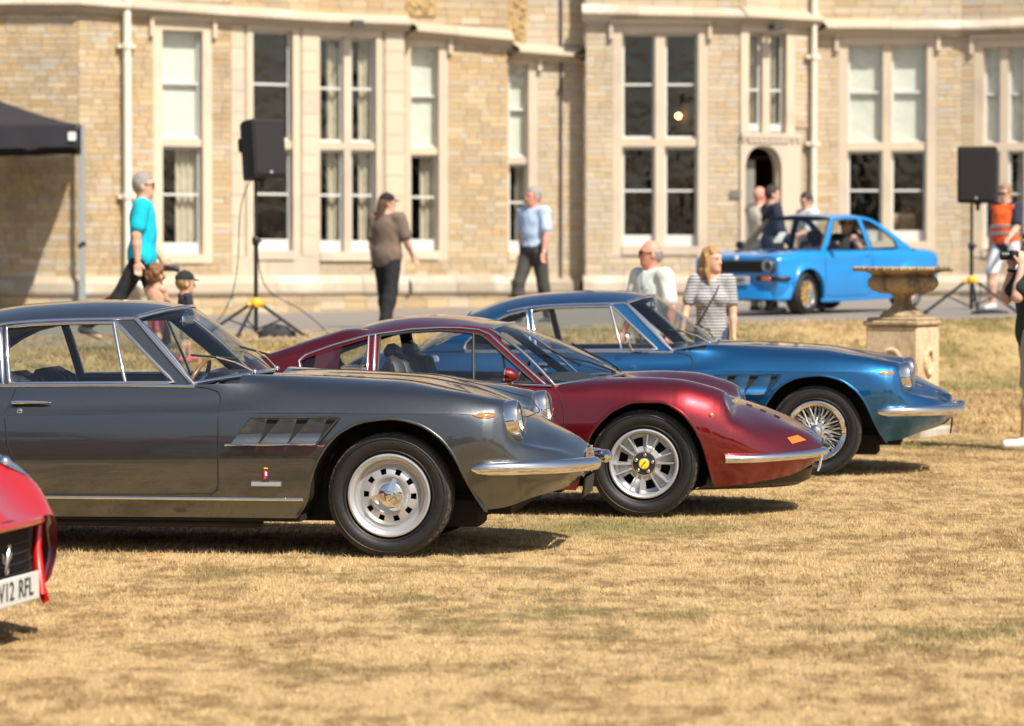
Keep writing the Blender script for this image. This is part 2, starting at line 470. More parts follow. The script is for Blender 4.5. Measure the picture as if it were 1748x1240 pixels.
def add_window(fk, x0, x1, y0, y1, yt0, yt1, nx=2, mull=.13, upper=None, lower=None, barsu=.5, barsl=.5, label=True, jamb=.17, sill=None):
    """opening in picture pixels on face fk; yt0..yt1 is the stone transom"""
    f = faces[fk]
    u0, _ = f.uz(x0, (y0 + y1) / 2); u1, _ = f.uz(x1, (y0 + y1) / 2)
    um = (x0 + x1) / 2
    z1 = f.uz(um, y0)[1]; z0 = f.uz(um, y1)[1]; zt1 = f.uz(um, yt0)[1]; zt0 = f.uz(um, yt1)[1]
    f.holes.append((u0, u1, z0, z1))
    DEEP = .17
    st = MB()
    f.box(st, u0 - jamb, u0, z0 - .16, z1, -DEEP, .022); f.box(st, u1, u1 + jamb, z0 - .16, z1, -DEEP, .022)
    f.box(st, u0 - jamb, u1 + jamb, z1, z1 + .16, -DEEP, .026)
    f.box(st, u0, u1, z0 - .16, z0, -DEEP, .05)
    if label:
        f.box(st, u0 - jamb - .07, u1 + jamb + .07, z1 + .16, z1 + .235, -.05, .11)
        for uu in (u0 - jamb - .07, u1 + jamb): f.box(st, uu, uu + .07, z1 - .12, z1 + .16, -.05, .10)
    f.box(st, u0, u1, zt0, zt1, -DEEP + .02, -.03)
    lw = (u1 - u0 - mull * (nx - 1)) / nx
    for k in range(1, nx):
        c = u0 + k * lw + (k - 1) * mull
        f.box(st, c, c + mull, z0, zt0, -DEEP + .02, -.032); f.box(st, c, c + mull, zt1, z1, -DEEP + .02, -.032)
    wo = st.build('window', M['ashlar'], house, smooth=0)
    for k in range(nx):
        a = u0 + k * (lw + mull); b = a + lw
        for lo, hi, bar, fill in ((z0, zt0, barsl, lower), (zt1, z1, barsu, upper)):
            sa = MB(); w_ = .045; o0, o1 = -DEEP - .04, -DEEP + .03
            bz = lo + (.20 if lo == z0 else .05)
            f.box(sa, a, a + w_, lo, hi, o0, o1); f.box(sa, b - w_, b, lo, hi, o0, o1); f.box(sa, a + w_, b - w_, lo, bz, o0, o1); f.box(sa, a + w_, b - w_, hi - .05, hi, o0, o1)
            zb = bz + (hi - bz) * bar
            f.box(sa, a + w_, b - w_, zb - .02, zb + .02, o0 + .01, o1 + .012)
            sa.build('sash', M['sash'], wo, smooth=0)
            for q0, q1 in ((bz, zb - .02), (zb + .02, hi - .05)):
                pn = MB(); tl = rb.uniform(-.004, .004)
                pn.add([f.P(a + w_, q0, -DEEP - .01), f.P(b - w_, q0, -DEEP - .01 + tl), f.P(b - w_, q1, -DEEP - .01 + tl + rb.uniform(-.003, .003)), f.P(a + w_, q1, -DEEP - .01)], [(0, 1, 2, 3)])
                pn.build('pane', M['win_glass'], wo, smooth=0)
            fl = fill[k] if isinstance(fill, (list, tuple)) else fill
            if fl == 'blind':
                bl = MB(); f.box(bl, a + .02, b - .02, bz - .02, hi, -DEEP - .058, -DEEP - .046); bl.build('blind', M['blind'], wo, smooth=0)
            elif fl in ('curtain', 'drape', 'side'):
                n_ = 40; lim = {'curtain': 1.0, 'drape': .55, 'side': .35}[fl]
                us = np.linspace(b - .01 - (lw - .02) * lim, b - .01, n_)
                g = [[f.P(u, z, -DEEP - .12 + .03 * math.sin(u * 55 + k)) for z in (lo - .05, hi)] for u in us]
                cu = MB(); cu.grid(np.array(g)); cu.build('curtain', M['curtain'], wo, smooth=60)
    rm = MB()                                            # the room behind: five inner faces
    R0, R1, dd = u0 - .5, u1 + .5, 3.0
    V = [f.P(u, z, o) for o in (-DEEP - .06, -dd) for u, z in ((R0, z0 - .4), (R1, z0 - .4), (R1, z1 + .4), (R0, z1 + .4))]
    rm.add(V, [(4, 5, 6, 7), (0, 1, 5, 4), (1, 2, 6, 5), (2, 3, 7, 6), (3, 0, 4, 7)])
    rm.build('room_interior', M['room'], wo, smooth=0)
    return wo

add_window('B', 277, 346, 52, 434, 237, 250, 1, upper='blind', lower='drape')
add_window('C', 432, 500, 52, 428, 240, 254, 1, label=False, jamb=.12, lower=None)
add_window('Q', 546, 642, 64, 430, 243, 256, 2, upper='drape', lower='drape', label=False, jamb=.10)
add_window('D', 701, 749, 80, 428, 252, 264, 1, upper='blind', lower='drape')
add_window('E', 868, 902, 110, 430, 268, 280, 1, upper='blind', lower='drape', label=True)
add_window('F', 1062, 1192, 56, 420, 237, 250, 2, mull=.17, upper=None, lower=None)
add_window('K', 1278, 1342, 56, 230, 229, 229.5, 2, mull=.16, upper='side', label=False, barsu=.42)
add_window('G', 1447, 1582, 76, 412, 243, 257, 2, mull=.16, upper='blind', lower=None)
add_window('J', 1678, 1790, 80, 424, 244, 257, 3, mull=.14, upper='blind', lower='drape')
# off-picture window so the left wing is not blank
add_window('A', -210, -120, 60, 430, 240, 252, 1, upper='blind')

# ---- arched doorway on the canted face
fK = faces['K']
du0, du1 = fK.uz(1271, 330)[0], fK.uz(1333, 330)[0]
zsp, zap = fK.uz(1300, 292)[1], fK.uz(1300, 249)[1]
zg = gz(*fK.P(du0, 0)[:2]) - .1
pu0, pu1, pz1 = du0 - .10, du1 + .40, fK.uz(1300, 236)[1]
fK.holes.append((pu0, pu1, zg - .2, pz1))
from mathutils.geometry import tessellate_polygon
cu = (du0 + du1) / 2; hw = (du1 - du0) / 2
arch = [(du0, zg)] + [(cu - hw * math.cos(a) ** .8 if a < math.pi / 2 else cu, zsp + (zap - zsp) * math.sin(a) ** .9) for a in np.linspace(0, math.pi / 2, 9)]
arch = arch + [(2 * cu - u, z) for u, z in reversed(arch[:-1])]
def arch_panel(o0, o1, grow, mb):
    inner = [(cu + (u - cu) * (1 - grow), z - (z - zg) * grow * .12) for u, z in arch]
    outer = [(pu0, zg), (pu0, pz1), (pu1, pz1), (pu1, zg)]
    loop = outer[:] + [(u, z) for u, z in reversed(inner)]
    tri = tessellate_polygon([[Vector((u, z, 0)) for u, z in loop]])
    b = mb.n
    mb.add([fK.P(u, z, o1) for u, z in loop], [tuple(t) for t in tri])
    I = np.array([[fK.P(u, z, o) for o in (o1, o0)] for u, z in inner]); mb.grid(I)
ds = MB(); arch_panel(-.08, .03, 0.0, ds); arch_panel(-.22, -.08, .10, ds)
fK.box(ds, pu0, pu1, pz1, pz1 + .09, -.1, .075)
for k in range(11): fK.box(ds, pu0 + .03 + k * (pu1 - pu0) / 11, pu0 + .09 + k * (pu1 - pu0) / 11, pz1 - .07, pz1, .03, .065)
do = ds.build('doorway', M['ashlar'], house, smooth=0)
hall = MB(); V = [fK.P(u, z, o) for o in (-.22, -3.5) for u, z in ((pu0 - .3, zg), (pu1 + .3, zg), (pu1 + .3, pz1), (pu0 - .3, pz1))]
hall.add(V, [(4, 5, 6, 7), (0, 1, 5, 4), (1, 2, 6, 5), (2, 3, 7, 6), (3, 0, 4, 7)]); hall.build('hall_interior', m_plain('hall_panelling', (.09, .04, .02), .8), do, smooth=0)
dl = MB(); fK.box(dl, du0 + .05, du0 + hw * 1.0, zg, zap - .25, -.36, -.30); dl.build('door_leaf', m_plain('grey_green_door', (.20, .20, .17), .6), do, smooth=0)
pq = MB(); fF = faces['F']; qa, qz = fF.uz(1246, 338); qb, qz2 = fF.uz(1266, 326); fF.box(pq, qa, qb, qz, qz2, .03, .06); pq.build('wall_plaque', m_plain('grey_plaque', (.16, .16, .14), .5), house, smooth=0)

# ---- walls, blocks, mouldings
blocks = []                          # (face, u0, u1, z0, z1, out)
pale = []
def courses(f, z0, z1, h, wmin, wmax, store, out=.02, skip=()):
    z = z0
    while z < z1 - .02:
        hh = min(h * rb.uniform(.92, 1.08), z1 - z)
        if z1 - z - hh < .04: hh = z1 - z
        segs = [(0.0, f.L)]
        for (a, b, c, d) in f.holes:
            if c - .10 < z + hh and z < d + .16:
                ns = []
                for s0, s1 in segs:
                    if b + .17 <= s0 or a - .17 >= s1: ns.append((s0, s1)); continue
                    if s0 < a - .17: ns.append((s0, a - .17))
                    if s1 > b + .17: ns.append((b + .17, s1))
                segs = ns
        for s0, s1 in segs:
            u = s0
            while u < s1 - .01:
                w_ = rb.uniform(wmin, wmax)
                if s1 - u - w_ < wmin * .5: w_ = s1 - u
                store.append((f, u + .004, u + w_ - .004, z + .004, z + hh - .004, out + rb.uniform(-.005, .006)))
                u += w_
        z += hh
for k, f in faces.items():
    zg_ = min(gz(*f.a), gz(*f.b)) - .25
    wl = MB()
    us = sorted({0.0, f.L} | {x for h in f.holes for x in h[:2]})
    for a, b in zip(us[:-1], us[1:]):
        hs = sorted([h for h in f.holes if h[0] <= a + 1e-6 and h[1] >= b - 1e-6], key=lambda h: h[2])
        z = zg_
        for h in hs + [(0, 0, ZTOP, ZTOP)]:
            if h[2] > z: wl.add([f.P(a, z, 0), f.P(b, z, 0), f.P(b, h[2], 0), f.P(a, h[2], 0)], [(0, 1, 2, 3)])
            z = max(z, h[3])
    wl.build('wall', M['mortar'], house, smooth=0)
    if k in 'CQ':
        courses(f, ZP1, min(f.za, f.zb) - .10, .36, .5, .9, pale, .022)
    else:
        courses(f, ZP1, min(f.za, f.zb) - .10, .104, .15, .38, blocks)
    courses(f, zg_, ZP0, .15, .22, .5, blocks, .085)
    courses(f, max(f.za, f.zb) + .10, ZTOP - 3.2, .14, .22, .5, blocks, .0 + .02)
    up = MB(); f.box(up, 0, f.L, ZTOP - 3.2, ZTOP, -.02, .018); up.build('upper_wall', M['block'], house, smooth=0)
    # plinth course, chamfered, and the projecting string course
    m = [.0, f.L]
    e0, e1 = -.11, f.L + .11
    pr = MB()
    prof = [(.0, ZP1 + .02), (.03, ZP1), (.13, ZP1 - .12), (.14, ZP0 + .05), (.12, ZP0), (.0, ZP0)]
    nseg = max(1, int(f.L / .7)); cuts = np.linspace(-.05, f.L + .05, nseg + 1)
    for a, b in zip(cuts[:-1], cuts[1:]):
        hh = [h for h in f.holes if h[2] < .9 and h[0] < b and h[1] > a]
        if hh: continue
        jx = rb.uniform(-.008, .008)
        g = [[f.P(u, z, o + jx) for o, z in prof] for u in (a + .004, b - .004)]
        pr.grid(np.array(g), flip=True)
    pr.build('plinth_course', M['weathered'], house, smooth=0)
    sg_ = MB(); prof = [(.0, .16), (.10, .10), (.22, .02), (.235, -.03), (.18, -.07), (.10, -.10), (.06, -.15), (.0, -.17)]
    zl = lambda u: f.za + (f.zb - f.za) * u / f.L
    nseg = max(1, int(f.L / .9)); cuts = np.linspace(-.08, f.L + .08, nseg + 1)
    for a, b in zip(cuts[:-1], cuts[1:]):
        jx = rb.uniform(-.010, .010)
        sg_.grid(np.array([[f.P(u, zl(u) + z + jx * .4, o + jx) for o, z in prof] for u in (a + .003, b - .003)]), flip=True)
    sg_.build('string_course', M['weathered'], house, smooth=0)
    cp = MB(); f.box(cp, -.12, f.L + .12, ZTOP, ZTOP + .18, -.35, .16); cp.build('parapet_coping', M['weathered'], house, smooth=0)
rfv = [np.array((*cn[c], ZTOP - .3)) for c in ('a0', 'a1', 'b1', 'c1', 'c2', 'd0', 'd1', 'e0', 'e1', 'f0', 'f1', 'f2', 'g0', 'g1', 'g2')]
rf = MB(); back = [np.array((p[0] * 1.15, 74, ZTOP + 2.5)) for p in rfv]
rf.grid(np.array([[a, b] for a, b in zip(rfv, back)])); rf.build('roof', m_plain('slate_roof', (.09, .09, .10), .7), house, smooth=0)

def block_box(f, u0, u1, z0, z1, o):
    d = .0
    return [f.P(u, z, oo) for oo in (o, -.01) for u, z in ((u0, z0), (u1, z0), (u1, z1), (u0, z1))]
BF = [(0, 1, 2, 3), (0, 4, 5, 1), (1, 5, 6, 2), (2, 6, 7, 3), (3, 7, 4, 0)]
unit = bpy.data.meshes.new('stone_block')
unit.from_pydata([(x, y, z) for y in (-.5, .5) for x, z in ((-.5, -.5), (.5, -.5), (.5, .5), (-.5, .5))], [], BF)
unit.materials.append(M['block'])
unit2 = unit.copy(); unit2.materials.clear(); unit2.materials.append(M['block_pale'])
PALE = {id(faces[k]) for k in ('E', 'r3', 'F', 'K', 'r4', 'G', 'J')}
def proj(p):
    v = np.array(p) - np.array((0, 0, CAMZ)); dz = v[1] * math.cos(PITCH) - v[2] * math.sin(PITCH)
    return 874 + FPX * v[0] / dz, 620 - FPX * (v[1] * math.sin(PITCH) + v[2] * math.cos(PITCH)) / dz
def score(b):
    f, u0, u1, z0, z1, o = b
    x, y = proj(f.P((u0 + u1) / 2, (z0 + z1) / 2))
    if not (5 < x < 1743 and 3 < y < 500) or (x < 145 and 190 < y < 255): return 0
    if f.L < 1.4 and f not in (faces['K'],): return 0
    return (u1 - u0) * (z1 - z0) * abs(f.u[0])
sc_idx = sorted(range(len(blocks)), key=lambda i: -score(blocks[i]))
single = set(sc_idx[:300])
for i in sorted(single):
    f, u0, u1, z0, z1, o = blocks[i]
    ob = link_mesh('stone_block', unit2 if id(f) in PALE else unit, house)
    ob.location = f.P((u0 + u1) / 2, (z0 + z1) / 2, o - .03)
    ob.rotation_euler = (0, 0, f.ang); ob.scale = (u1 - u0, .06, z1 - z0)
rest = [b for i, b in enumerate(blocks) if i not in single]
for nm, lst, mt in (('stone_blocks', [b for b in rest if id(b[0]) not in PALE], M['block']), ('pale_stone_blocks', [b for b in rest if id(b[0]) in PALE], M['block_pale']), ('dressed_blocks', pale, M['ashlar'])):
    mb = MB()
    for b in lst: mb.add(block_box(*b), BF)
    tag(mb.build(nm, mt, house, smooth=0), kind='stuff')

# ---- rainwater pipes
def pipe(fk, px, ytop, ybot, r, brackets, shoe=0):
    f = faces[fk]; u, zt = f.uz(px, ytop); _, zb = f.uz(px, ybot)
    P = [f.P(u, zt, .13), f.P(u, zb, .13)]
    if shoe: P += [f.P(u + .03, zb - .08, .20), f.P(u + shoe, zb - .30, .34)]
    mb = MB(); mb.tube(P, r, 14)
    for y in brackets:
        z = f.uz(px, y)[1]; mb.lathe([(r + .001, -.05), (r + .022, -.04), (r + .022, .04), (r + .001, .05)], o=f.P(u, z, .13), n=14)
        f.box(mb, u - r - .09, u + r + .09, z - .03, z + .03, .0, .12)
    mb.build('drainpipe', M['pipe'], house, smooth=50)
pipe('B', 212, -60, 468, .072, (80, 336), .30)
pipe('K', 1384, -60, 500, .055, (98, 246))
cb = MB(); fE = faces['E']; cb.tube([fE.P(fE.uz(957, 0)[0], z, .05) for z in (ZTOP, 1.0)], .025, 6); cb.build('service_cable', M['lead'], house)
for fk, px, py in (('Q', 602, 42), ('K', 1313, 48)):      # small floodlight under the string course
    f = faces[fk]; u, z = f.uz(px, py); lb = MB(); f.box(lb, u - .10, u + .10, z - .06, z + .05, .22, .36); f.box(lb, u - .03, u + .03, z - .02, z + .02, .0, .22); lb.build('floodlight', M['lead'], house, smooth=0)
for px, py, w_, h_ in ((878, 28, .42, 1.0), (716, -6, .6, .7)):      # carved heraldic panels
    f = faces['D'] if px < 865 else faces['E']
    u, z = f.uz(px, py); cv = MB(); f.box(cv, u - w_ / 2, u + w_ / 2, z - h_ / 2, z + h_ / 2, .0, .05)
    rr = random.Random(5)
    for k in range(26):
        a, b = rr.uniform(-.42, .42) * w_, rr.uniform(-.44, .44) * h_; cv.ball(f.P(u + a, z + b, .05), (rr.uniform(.03, .06), .03, rr.uniform(.03, .08)), 8)
    cv.build('carved_panel', m_plain('ochre_carving', (.40, .28, .13), .9, 0, .3, 14, .4), house, smooth=50)
# lamp glowing inside the twin window
f = faces['F']; u, z = f.uz(1166, 193)
em = NT('lit_bulb'); e_ = em.n('Emission'); e_.inputs[0].default_value = (1, .55, .16, 1); e_.inputs[1].default_value = 9.0; em.l(e_.outputs[0], em.out.inputs[0])
pl_ = thing('pendant_lamp', 'small lit orange lamp hanging behind the upper window pane', 'lamp', f.P(u, z, -1.2))
MB().ball((0, 0, 0), .055, 12).build('bulb', em.mat, pl_, smooth=60)
MB().tube([(0, 0, .05), (0, 0, 1.2)], .006, 5).build('flex', M['lead'], pl_)
# cardboard boxes standing inside the right-hand window
f = faces['G']; M['card'] = m_plain('cardboard', (.42, .27, .13), .9, 0, .1, 20)
for px, w_, h_, lab in ((1545, .42, .55, 'tall brown cardboard box standing inside the wide window'), (1478, .36, .28, 'low brown cardboard box standing inside the wide window')):
    u, zb = f.uz(px, 412)
    bx = thing('cardboard_box', lab, 'box', f.P(u, zb - .02, -.75), f.ang, 'boxes inside the window')
    q = MB(); q.box((0, 0, h_ / 2), (w_, .35, h_)); q.build('carton', M['card'], bx, smooth=0)
    q = MB(); q.box((0, -.178, h_ - .06), (w_ * .98, .004, .05)); q.build('tape', M['curtain'], bx, smooth=0)
# ================================================================ car toolkit
def pchip(xk, yk, x):
    xk = np.asarray(xk, float); yk = np.asarray(yk, float); x = np.asarray(x, float)
    h = np.diff(xk); d = np.diff(yk) / h
    m = np.zeros_like(yk)
    for i in range(1, len(xk) - 1):
        if d[i - 1] * d[i] > 0:
            w1, w2 = 2 * h[i] + h[i - 1], h[i] + 2 * h[i - 1]
            m[i] = (w1 + w2) / (w1 / d[i - 1] + w2 / d[i])
    m[0], m[-1] = d[0], d[-1]
    i = np.clip(np.searchsorted(xk, x) - 1, 0, len(xk) - 2)
    t = np.clip((x - xk[i]) / h[i], 0, 1)
    return ((2 * t**3 - 3 * t**2 + 1) * yk[i] + (t**3 - 2 * t**2 + t) * h[i] * m[i] + (-2 * t**3 + 3 * t**2) * yk[i + 1] + (t**3 - t**2) * h[i] * m[i + 1])
def natspline(s, v, q):
    """natural cubic spline through (s, v) sampled at q"""
    n = len(s); h = np.diff(s)
    A = np.eye(n); b = np.zeros(n)
    for i in range(1, n - 1):
        A[i, i - 1], A[i, i], A[i, i + 1] = h[i - 1], 2 * (h[i - 1] + h[i]), h[i]
        b[i] = 6 * ((v[i + 1] - v[i]) / h[i] - (v[i] - v[i - 1]) / h[i - 1])
    mm = np.linalg.solve(A, b)
    i = np.clip(np.searchsorted(s, q) - 1, 0, n - 2)
    a, c = s[i + 1] - q, q - s[i]
    return (mm[i] * a**3 + mm[i + 1] * c**3) / (6 * h[i]) + (v[i] / h[i] - mm[i] * h[i] / 6) * a + (v[i + 1] / h[i] - mm[i + 1] * h[i] / 6) * c
def curve(pts, n=40):
    """smooth curve through points, n samples"""
    P = np.asarray(pts, float)
    s = np.concatenate([[0], np.cumsum(np.linalg.norm(np.diff(P, axis=0), axis=1))])
    q = np.linspace(0, s[-1], n)
    return np.stack([natspline(s, P[:, k], q) for k in range(P.shape[1])], 1)
def polyline(pts, step=.03, closed=False):
    P = [np.asarray(p, float) for p in pts]
    if closed: P = P + [P[0]]
    out = []
    for a, b in zip(P[:-1], P[1:]):
        k = max(1, int(np.linalg.norm(b - a) / step))
        for i in range(k): out.append(a + (b - a) * i / k)
    if not closed: out.append(P[-1])
    return np.array(out)

def mesh_n(name, V, N, F, mats, parent):
    me = bpy.data.meshes.new(name)
    me.from_pydata(V.tolist(), [], F)
    me.materials.append(mats)
    me.polygons.foreach_set('use_smooth', [True] * len(me.polygons))
    me.normals_split_custom_set_from_vertices(N.tolist())
    me.update()
    return link_mesh(name, me, parent)

class Shell:
    """car body lofted through control lines S W K M C V T (half widths and heights over stations xc)"""
    def __init__(s, xc, Y, Z, zbot, cols, zsplit, crease=None):
        s.xc, s.Y, s.Z, s.zbot = xc, np.array(Y), np.array(Z), zbot
        s.cols = np.array(cols); s.zsplit = zsplit; s.crease = crease
        G = []
        for x in s.cols:
            y, z, k = s.section(x)
            zb = float(zbot(x))
            kC = k[4]
            zi = np.maximum.accumulate(z[:kC])
            ib = float(np.interp(zb, zi + np.arange(kC) * 1e-9, np.arange(kC)))
            zs = max(zsplit, zb + .015)
            isp = float(np.interp(zs, zi + np.arange(kC) * 1e-9, np.arange(kC)))
            iK = max(k[2], isp + 1.0)
            iM = max(k[3], iK + 1.0)
            idx = np.concatenate([np.linspace(ib, isp, 4)[:-1], np.linspace(isp, iK, 11)[:-1], np.linspace(iK, kC, 15)[:-1], np.linspace(kC, len(y) - 1, 19)])
            G.append(np.stack([np.full(len(idx), x), -np.interp(idx, np.arange(len(y)), y), np.interp(idx, np.arange(len(z)), z)], 1))
        s.G = np.array(G); s.rC = 3 + 10 + 14
        du = np.gradient(s.G, axis=0); dv = np.gradient(s.G, axis=1)
        N = np.cross(du, dv)
        L = np.linalg.norm(N, axis=2, keepdims=True)
        bad = L[..., 0] < 1e-10
        N = N / np.maximum(L, 1e-10)
        N[bad] = (0, -1, 0)
        if N[len(N) // 2, 8, 1] > 0: N = -N
        N[:, -1, 1] = 0
        s.N = N / np.maximum(np.linalg.norm(N, axis=2, keepdims=True), 1e-9)
    def section(s, x):
        y = np.array([pchip(s.xc, r, x) for r in s.Y]); z = np.array([pchip(s.xc, r, x) for r in s.Z])
        d = np.concatenate([[0], np.cumsum(np.hypot(np.diff(y), np.diff(z)) + 1e-4)])
        q = np.concatenate([np.linspace(d[i], d[i + 1], 25)[:-1] for i in range(len(d) - 1)] + [[d[-1]]])
        yy, zz = natspline(d, y, q), natspline(d, z, q)
        if s.crease:                                      # sharp waist crease at K, fading out towards the nose
            k = 1 - float(sstep(s.crease[0], s.crease[1], x))
            if k > 0:
                lo, hi = q <= d[2], q > d[2]
                y2 = np.where(lo, natspline(d[:3], y[:3], np.minimum(q, d[2])), natspline(d[2:], y[2:], np.maximum(q, d[2])))
                z2 = np.where(lo, natspline(d[:3], z[:3], np.minimum(q, d[2])), natspline(d[2:], z[2:], np.maximum(q, d[2])))
                yy, zz = yy + (y2 - yy) * k, zz + (z2 - zz) * k
        return np.maximum(yy, 0), zz, [i * 24 for i in range(len(d))]
    def y(s, x, z):
        yy, zz, k = s.section(x)
        zi = np.maximum.accumulate(zz[:k[4] + 1])
        return -float(np.interp(z, zi + np.arange(len(zi)) * 1e-9, yy[:k[4] + 1]))
    def top(s, x, y):
        yy, zz, k = s.section(x)
        a, b = yy[k[4]:][::-1], zz[k[4]:][::-1]
        return float(np.interp(abs(y), np.maximum.accumulate(a) + np.arange(len(a)) * 1e-9, b))
    def emit(s, name, mat, parent, keep, sides=(1, -1)):
        n, m = s.G.shape[:2]
        F = []; V = []; N = []; base = 0
        for sd in sides:
            for i in range(n - 1):
                for j in range(m - 1):
                    if not keep(i, j): continue
                    q = (i * m + j, (i + 1) * m + j, (i + 1) * m + j + 1, i * m + j + 1)
                    P = s.G.reshape(-1, 3)[list(q)]
                    ar = np.linalg.norm(np.cross(P[2] - P[0], P[3] - P[1]))
                    if ar < 1e-9: continue
                    F.append(tuple(base + k for k in (q if sd > 0 else q[::-1])))
            k = np.array((1, sd, 1.0))
            V.append(s.G.reshape(-1, 3) * k); N.append(s.N.reshape(-1, 3) * k); base += n * m
        V = np.concatenate(V); N = np.concatenate(N)
        used = np.unique(np.array([i for f in F for i in f]))
        mp = -np.ones(len(V), int); mp[used] = np.arange(len(used))
        return mesh_n(name, V[used], N[used], [[int(mp[i]) for i in f] for f in F], mat, parent)
    def line(s, pts, off=.0):
        """x,z points -> 3-D points lying on the near flank"""
        return np.array([(x, s.y(x, z) - off, z) for x, z in pts])

def both(f):
    """run f(sign) for the right (-1) and left (+1) flank"""
    for sg in (-1, 1): f(sg)
def flip(P, sg):
    """near-flank points (y<0) to the wanted flank"""
    P = np.array(P, float).copy()
    if sg > 0: P[..., 1] *= -1
    return P

def tyre_material():
    t = NT('tyre_rubber')
    c = t.coord()
    f = t.noise(35, 4, c); v = t.n('TexVoronoi'); v.inputs['Scale'].default_value = 55; t.l(c, v.inputs['Vector'])
    d = t.ramp(f, [(.3, (.006, .0058, .0056)), (.75, (.013, .0125, .012))])
    t.bsdf(Base_Color=d, Roughness=.52, Normal=t.bump(v.outputs['Distance'], .12, .004))
    return t.mat
def tread_material():
    t = NT('tyre_tread')
    c = t.coord()
    v = t.n('TexVoronoi'); v.inputs['Scale'].default_value = 38; t.l(c, v.inputs['Vector'])
    b = t.n('TexBrick'); b.inputs['Scale'].default_value = 30; t.l(c, b.inputs['Vector'])
    f = t.noise(40, 4, c)
    t.bsdf(Base_Color=t.ramp(f, [(.3, (.03, .028, .024)), (.75, (.065, .058, .048))]), Roughness=.85, Normal=t.bump(v.outputs['Distance'], .9, .012))
    return t.mat
M['tyre'] = tyre_material(); M['tread'] = tread_material()

